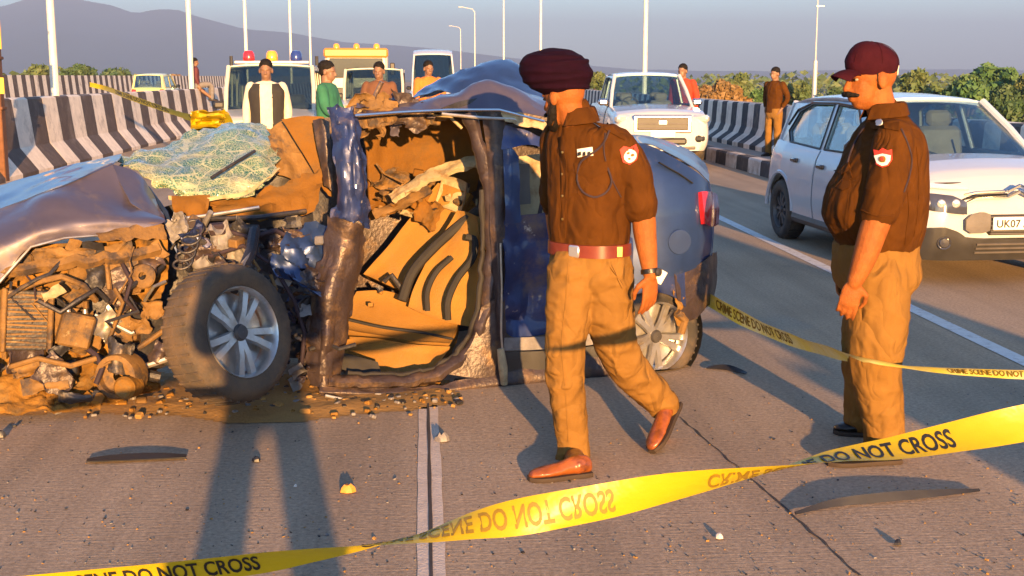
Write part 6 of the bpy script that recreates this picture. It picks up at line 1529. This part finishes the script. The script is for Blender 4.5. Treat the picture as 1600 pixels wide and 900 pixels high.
# shoes: front flat on the slab, rear on its toe
gA, gB = ground(922, 742), ground(826, 752)
shoe(o1, gA + Vector((0, 0, .001)), gB + Vector((0, .0, .001)), (0, 0, 1), 'brown_leather', A1(895, 712, 0), .046)
gT = ground(1022, 710); hB = at(1058, 634, 5.66)
shoe(o1, hB, gT + Vector((-.004, 0, .006)), Vector((-.55, -.45, .25)), 'brown_leather', A1(1036, 640, .22), .046)

# ============ officer with cap
Y2 = 5.52
def A2(px, py, dy=0.0): return at(px, py, Y2 + dy)
o2 = thing('person', 'stout officer in maroon cap standing in profile by the white hatchback', 'person', tuple(Vector((A2(1370, 715).x, Y2, 0))), 0, None, True)
f2 = Vector((-.985, -.17, 0)).normalized(); l2 = Vector((-f2.y, f2.x, 0))
mb = MB()
torso(mb, [(A2(1386, 176), .062, .064), (A2(1388, 188), .105, .090), (A2(1389, 203), .165, .120), (A2(1386, 228), .205, .148), (A2(1378, 262), .212, .182), (A2(1370, 298), .218, .214), (A2(1366, 328), .222, .222), (A2(1367, 352), .215, .208), (A2(1370, 376), .196, .178), (A2(1371, 388), .19, .170)], f2, l2)
limb(mb, [A2(1396, 216, -.17), A2(1388, 280, -.22), A2(1371, 336, -.23)], [.084, .086, .078])
limb(mb, [A2(1380, 218, .17), A2(1362, 290, .22), A2(1345, 340, .20)], [.08, .076, .068])
limb(mb, [A2(1386, 184), A2(1380, 166)], [.066, .062])
sh2 = blob('shirt', mb, .0085, 'khaki_shirt', o2, 5, .009, (11, 11, 7), 13, fine=.0015); T2 = bvh(sh2)
mb = MB()
torso(mb, [(A2(1369, 378), .190, .172), (A2(1369, 400), .200, .178), (A2(1369, 430), .205, .178), (A2(1369, 448), .185, .160), (A2(1369, 462), .12, .11)], f2, l2)
limb(mb, [A2(1374, 430, -.10), A2(1372, 490, -.11), A2(1368, 550, -.11), A2(1372, 610, -.10), A2(1380, 670, -.10), A2(1382, 706, -.10)], [.140, .132, .122, .106, .090, .092])
limb(mb, [A2(1362, 430, .10), A2(1356, 490, .12), A2(1350, 550, .14), A2(1346, 610, .16), A2(1346, 655, .17)], [.132, .115, .098, .085, .078])
tr2 = blob('trousers', mb, .0085, 'khaki_trousers', o2, 7, .012, (9, 9, 8), 15, fine=.0014); TT2 = bvh(tr2)
mb = MB(); hc2 = A2(1360, 122, 0); hf2 = Vector((-.985, -.12, -.13))
q2, rot2 = head(mb, hc2, hf2, 1.12, A2(1386, 190))
mb.ellipsoid(q2(.01, 0, -.085), (.05, .055, .04), rot2, 14, 9)
torso(mb, [(A2(1386, 182), .06, .06), (A2(1388, 215), .15, .10), (A2(1375, 265), .175, .145), (A2(1367, 325), .18, .18), (A2(1370, 395), .15, .13), (A2(1369, 436), .11, .10)], f2, l2)
limb(mb, [A2(1394, 218, -.17), A2(1373, 330, -.23), A2(1362, 368, -.25), A2(1350, 405, -.26), A2(1336, 440, -.26)], [.062, .064, .060, .052, .036])
limb(mb, [A2(1380, 218, .17), A2(1345, 345, .20), A2(1322, 410, .10)], [.06, .055, .036])
hand(mb, A2(1335, 441, -.26), Vector((-.22, .05, -1)), Vector((.3, 1, .0)), 1, .75, 1.12)
hand(mb, A2(1322, 412, .10), Vector((-.15, -.1, -1)), Vector((.3, -1, 0)), -1, .6, 1.08)
limb(mb, [A2(1374, 430, -.10), A2(1370, 580, -.10), A2(1382, 705, -.10)], [.09, .07, .048]); limb(mb, [A2(1362, 430, .1), A2(1349, 560, .14), A2(1346, 665, .17)], [.09, .066, .045])
limb(mb, [A2(1382, 700, -.1), A2(1340, 716, -.1)], [.042, .03])
blob('body', mb, .0058, 'skin', o2, 3)
# cap with peak
mb = MB(); cc = q2(-.010, 0, .055); f, r, u = frame(Vector((-.98, -.12, .06))); rotc = Matrix((f, r, u)).transposed()
mb.ellipsoid(cc, (.122, .096, .094), rotc, 24, 13); mb.ellipsoid(cc + f * .03 + u * .018, (.085, .085, .080), rotc, 20, 11)
for t in np.linspace(-1, 1, 3): pass
cap = blob('cap', mb, .006, 'cap_cloth', o2, 3, .0015, (12, 12, 12), 2)
me = cap.data
rows = []
for t in np.linspace(0, 1, 6):
    row = []
    for y in np.linspace(-1, 1, 11):
        wdt = .082 * (1 - .15 * t); reach = .085 + .098 * t * (1 - .55 * abs(y) ** 2.2)
        row.append(tuple(cc + f * reach + r * wdt * y + u * (-.030 - .035 * t * t - .022 * y * y)))
    rows.append(row)
sheet('cap_peak', rows, 'cap_cloth', cap, res=3, thick=.006, ang=60)
mb = MB(); mb.lathe([(.001, .006), (.009, .004), (.011, 0)], cc + u * .093 + f * .01, u, 12); mb.build('cap_button', 'cap_cloth', cap)
for k in range(3):
    a = math.pi * (k + .5) / 3
    pts = [cc + (f * math.cos(a) * .0 + u * math.sin(t) * .0955 + (f * math.cos(a) * .1235 + r * math.sin(a) * .0975) * math.cos(t)) for t in np.linspace(.0, math.pi, 22)]
    mb = MB(); mb.tube(pts, .0016, 5); mb.build('cap_seam', 'cap_cloth', cap)
mb = MB(); mb.bbox(cc - f * .121 + u * -.02, (.006, .04, .045), rotc, b=.003); mb.build('cap_strap', 'badge_white', cap)
# face and hair details
mb = MB(); mb.tube([q2(.080, -.042, -.058), q2(.108, -.018, -.050), q2(.112, 0, -.048), q2(.108, .018, -.050), q2(.080, .042, -.058)], [.008, .012, .011, .012, .008], 8, round_ends=True); blob('moustache', mb, .004, 'hair', o2, 1, .003, (80, 80, 80), 2)
mb = MB()
for y in (-1, 1): mb.tube([q2(.066, .052 * y, .020), q2(.086, .034 * y, .028), q2(.092, .014 * y, .024)], [.004, .0065, .005], 7, round_ends=True)
tag(mb.build('eyebrows', 'hair', o2), kind='stuff')
for y in (-1, 1):
    mb = MB(); mb.ellipsoid(q2(.077, .033 * y, .004), (.010, .013, .007), rot2, 12, 8); ey = mb.build('eye', 'eye_white', o2)
    mb = MB(); mb.ellipsoid(q2(.085, .034 * y, .004), (.005, .007, .0065), rot2, 10, 7); mb.build('iris', 'hair', ey)
    mb = MB(); mb.tube([q2(.064, .048 * y, .012), q2(.082, .036 * y, .016), q2(.090, .020 * y, .010)], [.003, .004, .003], 6, round_ends=True); mb.build('eyelid', 'skin', ey)
mb = MB(); mb.ellipsoid(q2(-.050, 0, .022), (.058, .0785, .040), rot2, 18, 11)
for y in (-1, 1): mb.tube([q2(.006, .0745 * y, .03), q2(.006, .0765 * y, .0), q2(.008, .075 * y, -.02)], [.005, .004, .003], 7, round_ends=True)
blob('hair', mb, .005, 'hair', o2, 2, .0015, (80, 80, 80), 6)
# shirt furniture
ep = decal('epaulette', T2, [(1360, 192), (1382, 186), (1404, 192), (1404, 206), (1384, 202), (1364, 204)], 'khaki_shirt', o2, .010)
decal('rank_star', T2, ell(1376, 194, 6, 5, 10), 'badge_white', ep, .016)
pt = decal('arm_patch', T2, [(1366, 234), (1374, 236), (1380, 232), (1387, 236), (1394, 234), (1394, 250), (1388, 259), (1379, 262), (1370, 257)], 'badge_red', o2, .006)
decal('patch_disc', T2, [(1368, 244), (1380, 241), (1392, 244), (1391, 252), (1386, 258), (1379, 260), (1372, 256)], 'badge_white', pt, .009)
decal('patch_mark', T2, ell(1380, 250, 5, 5, 10), 'khaki_trousers', pt, .012); decal('patch_mark', T2, ell(1380, 250, 2, 3, 8), 'badge_red', pt, .015)
cordline('arm_seam', T2, [(1408, 202), (1418, 225), (1424, 250), (1420, 275), (1412, 300)], .004, 'cord_dark', o2, .002)
cordline('lanyard', T2, [(1352, 198), (1340, 218), (1330, 240), (1324, 262)], .0045, 'cord_dark', o2, .005)
cordline('sleeve_hem', T2, [(1346, 328), (1360, 334), (1378, 338), (1396, 336)], .004, 'khaki_shirt', o2, .002)
decal('pocket', T2, [(1306, 262), (1326, 258), (1330, 292), (1318, 298), (1306, 292)], 'khaki_shirt', o2, .006)
decal('pocket_flap', T2, [(1305, 258), (1328, 254), (1330, 266), (1317, 274), (1305, 268)], 'khaki_shirt', o2, .010)
cordline('side_seam', T2, [(1418, 300), (1420, 330), (1416, 360), (1414, 382)], .0025, 'khaki_shirt', o2, .001)
cordline('back_pleat', T2, [(1432, 230), (1436, 280), (1434, 330), (1428, 370)], .003, 'khaki_shirt', o2, .001)
for s in (-1, 1):
    rows = []
    for k in range(6):
        t = k / 5; c_ = A2(1384, 172); ang_ = (.10 + t * .88) * math.pi * s
        b_ = c_ + f2 * (.070 * math.cos(ang_)) + l2 * (.070 * math.sin(ang_)); o_ = f2 * math.cos(ang_) + l2 * math.sin(ang_)
        rows.append([tuple(b_ + Vector((0, 0, .036 - .012 * (1 - t)))), tuple(b_ + o_ * .016 + Vector((0, 0, .034 - .012 * (1 - t)))), tuple(b_ + o_ * (.030 + .014 * (1 - t)) + Vector((0, 0, -.012 - .03 * (1 - t))))])
    sheet('collar', rows, 'khaki_shirt', o2, res=4, thick=.004)
decal('trouser_pocket', TT2, [(1350, 402), (1354, 400), (1348, 448), (1343, 448)], 'khaki_trousers', o2, .004)
g0, g1_ = ground(1404, 722), ground(1292, 727)
shoe(o2, g0 + Vector((0, 0, .001)), g1_ + Vector((0, 0, .001)), (0, 0, 1), 'black_leather', A2(1382, 706, -.1), .048)
g0, g1_ = ground(1372, 682), ground(1302, 676)
shoe(o2, g0 + Vector((0, 0, .001)), g1_ + Vector((0, 0, .001)), (0, 0, 1), 'black_leather', A2(1346, 655, .17), .048)

# ============ figures farther off
def bystander(label, x, y, h, face, shirt, trousers, hairm='hair', z0=0.0, arms='down', lean=0.0, vest=None, seated=False, cap=None, name='person', voxel=.016, skinm='skin_far', shoes='black_leather', wide=1.0, thigh=.10):
    root = thing(name, label, 'person', (x, y, z0), 0, None, True)
    f = Vector((math.sin(R(face)), math.cos(R(face)), 0)); l = Vector((-f.y, f.x, 0)); k = h / 1.75
    o = Vector((x, y, z0)); pel = .92 * k if not seated else .12
    def q(fw, la, up): 
        up_ = up; return o + f * (fw * k + lean * max(0, up - pel) ) + l * la * k + Vector((0, 0, up_))
    zb = pel; S = lambda d: zb + d * k
    mb = MB(); torso(mb, [(q(0, 0, S(.57)), .06 * k, .06 * k), (q(0, 0, S(.53)), .15 * k, .09 * k), (q(0, 0, S(.44)), .20 * k, .12 * k), (q(0, 0, S(.28)), .18 * k, .125 * k), (q(0, 0, S(.1)), .165 * k, .125 * k), (q(0, 0, S(-.06)), .18 * k, .135 * k)], f, l, 18)
    hands = []
    for s in (-1, 1):
        a = q(0, .19 * s, S(.49))
        if arms == 'down': e, w = q(-.02, .25 * s, S(.22)), q(.06, .25 * s, S(-.02))
        elif arms == 'front': e, w = q(.08, .24 * s, S(.24)), q(.26, .10 * s, S(.20))
        else: e, w = q(-.06, .27 * s, S(.24)), q(.02, .20 * s, S(.02))
        limb(mb, [a, e, e.lerp(w, .75)], [.068 * k, .058 * k, .045 * k], 10); hands.append((a, e, w))
    blob('shirt', mb, voxel, shirt, root, 3, .006, (10, 10, 6), int(x * 10) % 50)
    mb = MB(); torso(mb, [(q(0, 0, S(.04)), .17 * k, .125 * k), (q(0, 0, S(-.08)), .18 * k, .13 * k), (q(0, 0, S(-.16)), .14 * k, .11 * k)], f, l, 18)
    feet = []
    for s in (-1, 1):
        if seated: kn, an = q(.45, .12 * s, S(.0)), q(.48, .12 * s, S(-.42))
        else: kn, an = q(.01, .11 * s * wide, .48 * k), q(-.01, .12 * s * wide, .08 * k)
        limb(mb, [q(0, .09 * s, S(-.04)), kn, an], [thigh * k, .078 * k, .062 * k * (1 + (wide - 1) * .2)], 12); feet.append(an)
    blob('trousers', mb, voxel, trousers, root, 3, .006, (8, 8, 10), int(y * 10) % 50)
    mb = MB(); hq, hr = head(mb, q(.015, 0, S(.70)), f + Vector((0, 0, -.12)), k, q(0, 0, S(.55)))
    torso(mb, [(q(0, 0, S(.5)), .10 * k, .07 * k), (q(0, 0, S(.3)), .13 * k, .09 * k), (q(0, 0, S(0)), .12 * k, .09 * k)], f, l, 14)
    for i, (a, e, w) in enumerate(hands):
        limb(mb, [a, e, w], [.04 * k, .036 * k, .026 * k], 8); hand(mb, w, (w - e), -l * (1 if i else -1), 1 if i else -1, .6, k)
    for s, an in zip((-1, 1), feet): limb(mb, [q(0, .09 * s, S(-.04)), an], [.06 * k, .04 * k], 8)
    blob('body', mb, .009, skinm, root, 2)
    mb = MB(); mb.ellipsoid(hq(-.026, 0, .056), (.104 * k, .084 * k, .084 * k), hr, 16, 9); mb.ellipsoid(hq(-.05, 0, .0), (.06 * k, .078 * k, .07 * k), hr, 16, 9)
    blob('hair' if cap is None else 'cap', mb, .008, hairm if cap is None else cap, root, 2, .004, (40, 40, 40), 3)
    if vest:
        mb = MB(); torso(mb, [(q(-.005, 0, S(.535)), .175 * k, .115 * k), (q(.0, 0, S(.44)), .235 * k, .150 * k), (q(.0, 0, S(.28)), .22 * k, .155 * k), (q(.0, 0, S(.1)), .205 * k, .155 * k), (q(.0, 0, S(-.1)), .22 * k, .165 * k)], f, l, 18)
        vo = blob('waistcoat', mb, voxel, [vest, shirt], root, 3, .004, (10, 10, 6), 4, matfn=lambda c_: ((np.abs((c_ - np.array(o)) @ np.array(l)) < .075 * k) & (((c_ - np.array(o)) @ np.array(f)) > .02)))
    for an in feet: shoe(root, an + Vector((0, 0, -.08 * k)) - f * .07, an + Vector((0, 0, -.08 * k)) + f * .18, (0, 0, 1), shoes, None, .045)
    return root
def place(px, py, Y): p = at(px, py, Y); return p.x, p.z
x, z = place(415, 93, 17.6); bystander('man in black waistcoat over cream kurta standing before the white jeep', x, 17.6, z, 178, 'cloth_cream', 'cloth_cream', vest='cloth_black')
x, z = place(510, 95, 17.0); bystander('man in green shirt beside the blue torn pillar', x, 17.0, z, 105, 'cloth_green', 'cloth_grey', arms='front')
x, z = place(592, 97, 20.5); bystander('man in brown shirt facing the wreck before the second jeep', x, 20.5, z, 190, 'cloth_brown', 'cloth_grey', arms='front')
x, z = place(669, 95, 25.0); bystander('man in orange shirt before the white minibus', x, 25.0, z, 160, 'cloth_orange', 'cloth_navy', arms='front')
x, z = place(1070, 100, 26.0); bystander('man in red shirt leaning behind the white pickup', x, 26.0, z - .0, 215, 'cloth_red', 'cloth_navy', lean=.12)
x, z = place(1212, 105, 22.6); bystander('distant officer in brown shirt and khaki trousers by the striped parapet', x, 22.6, z - .262, 235, 'khaki_shirt', 'khaki_trousers', z0=.262, arms='back')
x, z = place(316, 80, 36.0); bystander('man in maroon jacket sitting on the striped divider', XL - .52, 41.5, 1.80, 70, 'cloth_maroon', 'cloth_grey', z0=1.33, seated=True)
# the photographer, whose long shadow falls on the slab
bystander('photographer in dark clothes standing behind the camera', -.02, -.24, 1.96, -8, 'cloth_navy', 'cloth_grey', arms='front', wide=1.45, thigh=.078)
minibus('minibus', 'white minibus parked behind the photographer, shading the right lane', (4.62, -4.6, 0), R(97), h=2.7)
# ------------------------------------------------------------------ barrier tapes
def tape(label, ctrl, width, n, m, texts=(), ink=('ink', 'ink_faded'), period=None):
    """ctrl: (px, py, distance Y, twist degrees). The ribbon follows real points; the text is printed on its face and shows through behind"""
    P_ = crom(np.array([tuple(at(c[0], c[1], c[2])) for c in ctrl]), n); ph = np.interp(np.linspace(0, len(ctrl) - 1, n), range(len(ctrl)), [c[3] for c in ctrl])
    root_loc = (P_[n // 2][0], P_[n // 2][1], 0)
    r = thing('barrier_tape', label, 'tape', root_loc, 0, None, True)
    tg = np.gradient(P_, axis=0); tg /= np.linalg.norm(tg, axis=1, keepdims=True)
    seg = np.linalg.norm(np.diff(P_, axis=0), axis=1); arc = np.concatenate([[0], np.cumsum(seg)])
    E = []; Nn = []
    for i in range(n):
        t = Vector(tg[i]); up = Vector((0, 0, 1)); up = (up - t * up.dot(t)).normalized(); b = t.cross(up)      # b points away from the camera
        a = R(ph[i]); w = up * math.cos(a) + b * math.sin(a); E.append(np.array(w)); Nn.append(np.array(t.cross(w)))
    E = np.array(E); Nn = np.array(Nn)
    def pt(s, v, off=0.0):
        x = np.interp(s, arc, P_[:, 0]); y = np.interp(s, arc, P_[:, 1]); z = np.interp(s, arc, P_[:, 2])
        e = np.array([np.interp(s, arc, E[:, k]) for k in range(3)]); q = np.array([np.interp(s, arc, Nn[:, k]) for k in range(3)])
        cup = -.06 * width * (1 - (2 * v) ** 2)
        rip = .0025 * math.sin(s * 9) * (2 * v) 
        return np.array([x, y, z]) + e * v * width + q * (off + cup + rip)
    V = []; F = []; nv = 7; N2 = n
    ss = np.linspace(0, arc[-1], N2)
    for s in ss:
        for j in range(nv): V.append(tuple(pt(s, j / (nv - 1) - .5)))
    for i in range(N2 - 1):
        for j in range(nv - 1): a = i * nv + j; F.append((a, a + 1, a + nv + 1, a + nv))
    mb = MB(); mb.add(V, F); rb = mb.build('ribbon', m, r, ang=70)
    for (txt, s0, s1) in texts:
        TV, TF = text_mesh(txt, 1.0, .022)
        x0 = min(v[0] for v in TV); x1 = max(v[0] for v in TV); y0 = min(v[1] for v in TV); y1 = max(v[1] for v in TV)
        for side, im in ((1, ink[0]), (-1, ink[1])):
            V = [tuple(pt(s0 + (v[0] - x0) / (x1 - x0) * (s1 - s0), ((v[1] - y0) / (y1 - y0) - .5) * .66, side * .0012)) for v in TV]
            mb = MB(); mb.add(V, TF); tag(mb.build('lettering', im, r, smooth=False), kind='stuff')
    return r, P_, arc
def arc_at_px(ctrl, n, px):
    P_ = crom(np.array([tuple(at(c[0], c[1], c[2])) for c in ctrl]), n); X = crom(np.array([[c[0]] for c in ctrl], float), n)[:, 0]
    arc = np.concatenate([[0], np.cumsum(np.linalg.norm(np.diff(P_, axis=0), axis=1))]); return float(np.interp(px, X, arc))
YT = 2.50
C1 = [(-420, 985, YT, 0), (-150, 948, YT, 10), (90, 918, YT, 20), (250, 899, YT, 26), (400, 881, YT, 36), (480, 869, YT, 50), (560, 857, YT, 64), (660, 840, YT, 84), (740, 821, YT, 112), (800, 810, YT, 140), (860, 799, YT, 164), (950, 782, YT, 180), (1030, 765, YT, 200), (1100, 752, YT, 216), (1200, 734, YT, 238), (1295, 714, YT, 265), (1345, 707, YT, 276), (1400, 700, YT, 289), (1500, 681, YT, 311), (1600, 661, YT, 336), (1750, 632, YT, 350), (2050, 575, YT, 360)]
NT = 260
sx = lambda p: arc_at_px(C1, NT, p)
TXT = "CRIME SCENE DO NOT CROSS"
tape('bright yellow crime scene tape twisting across the foreground', C1, .078, NT, 'tape_yellow', [(TXT, sx(10), sx(405)), (TXT, sx(565), sx(960)), (TXT, sx(1105), sx(1490))])
C2 = [(1085, 456, 7.45, 10), (1112, 471, 7.30, 8), (1150, 493, 7.0, 10), (1200, 517, 6.6, 22), (1250, 536, 6.15, 36), (1300, 551, 5.6, 46), (1345, 561, 5.28, 62), (1410, 573, 5.22, 70), (1470, 579, 5.1, 66), (1540, 583, 5.0, 58), (1620, 586, 4.9, 50), (1900, 590, 4.6, 40)]
s2 = lambda p: arc_at_px(C2, 160, p)
tape('pale yellow tape sagging from the wreck tail across the capped officer', C2, .095, 160, 'tape_old', [(TXT, s2(1118), s2(1235)), (TXT, s2(1480), s2(1640))], ('ink_faded', 'ink_faded'))
C3 = [(140, 132, 25.0, 0), (165, 138, 24.2, 0), (200, 151, 19.0, 10), (240, 165, 15.0, 30), (275, 177, 12.5, 40), (308, 187, 10.8, 25), (335, 186, 10.2, -10), (362, 188, 9.8, 20)]
s3 = lambda p: arc_at_px(C3, 120, p)
r3, _, _ = tape('yellow tape running from the divider down to the wreck windscreen', C3, .09, 120, 'tape_yellow', [(TXT, s3(180), s3(262)), (TXT, s3(296), s3(350))])
rg = random.Random(4)
for k in range(5):
    rows = []
    for j in range(4): rows.append([tuple(at(302 + 18 * i + rg.uniform(-5, 5), 176 + 8 * j + rg.uniform(-3, 3), 10.4 - .1 * k + rg.uniform(-.12, .12))) for i in range(4)])
    sheet('tape_tangle', rows, 'tape_yellow', r3, res=4, crumple=.02, freq=8, seed=k, thick=.001)
# ------------------------------------------------------------------ evening haze
mb = MB(); mb.box((0, 4200, 160), (18600, 9700, 460)); hz = mb.build('haze', [], None, smooth=False)
hm = bpy.data.materials.new('haze_air'); hm.use_nodes = True; hn = hm.node_tree
hn.nodes.remove(hn.nodes["Principled BSDF"])
pvn = hn.nodes.new("ShaderNodeVolumePrincipled"); pvn.inputs["Color"].default_value = (.38, .52, .82, 1); pvn.inputs["Density"].default_value = 0.00031; pvn.inputs["Anisotropy"].default_value = 0.0
hn.links.new(pvn.outputs[0], [n for n in hn.nodes if n.type == 'OUTPUT_MATERIAL'][0].inputs["Volume"])
hz.data.materials.append(hm); hm.cycles.homogeneous_volume = True if hasattr(hm.cycles, 'homogeneous_volume') else False
tag(hz, 'pale evening haze over the bridge and hills', 'haze', kind='stuff')
for o in bpy.data.objects:
    if '_w' in o: del o['_w']
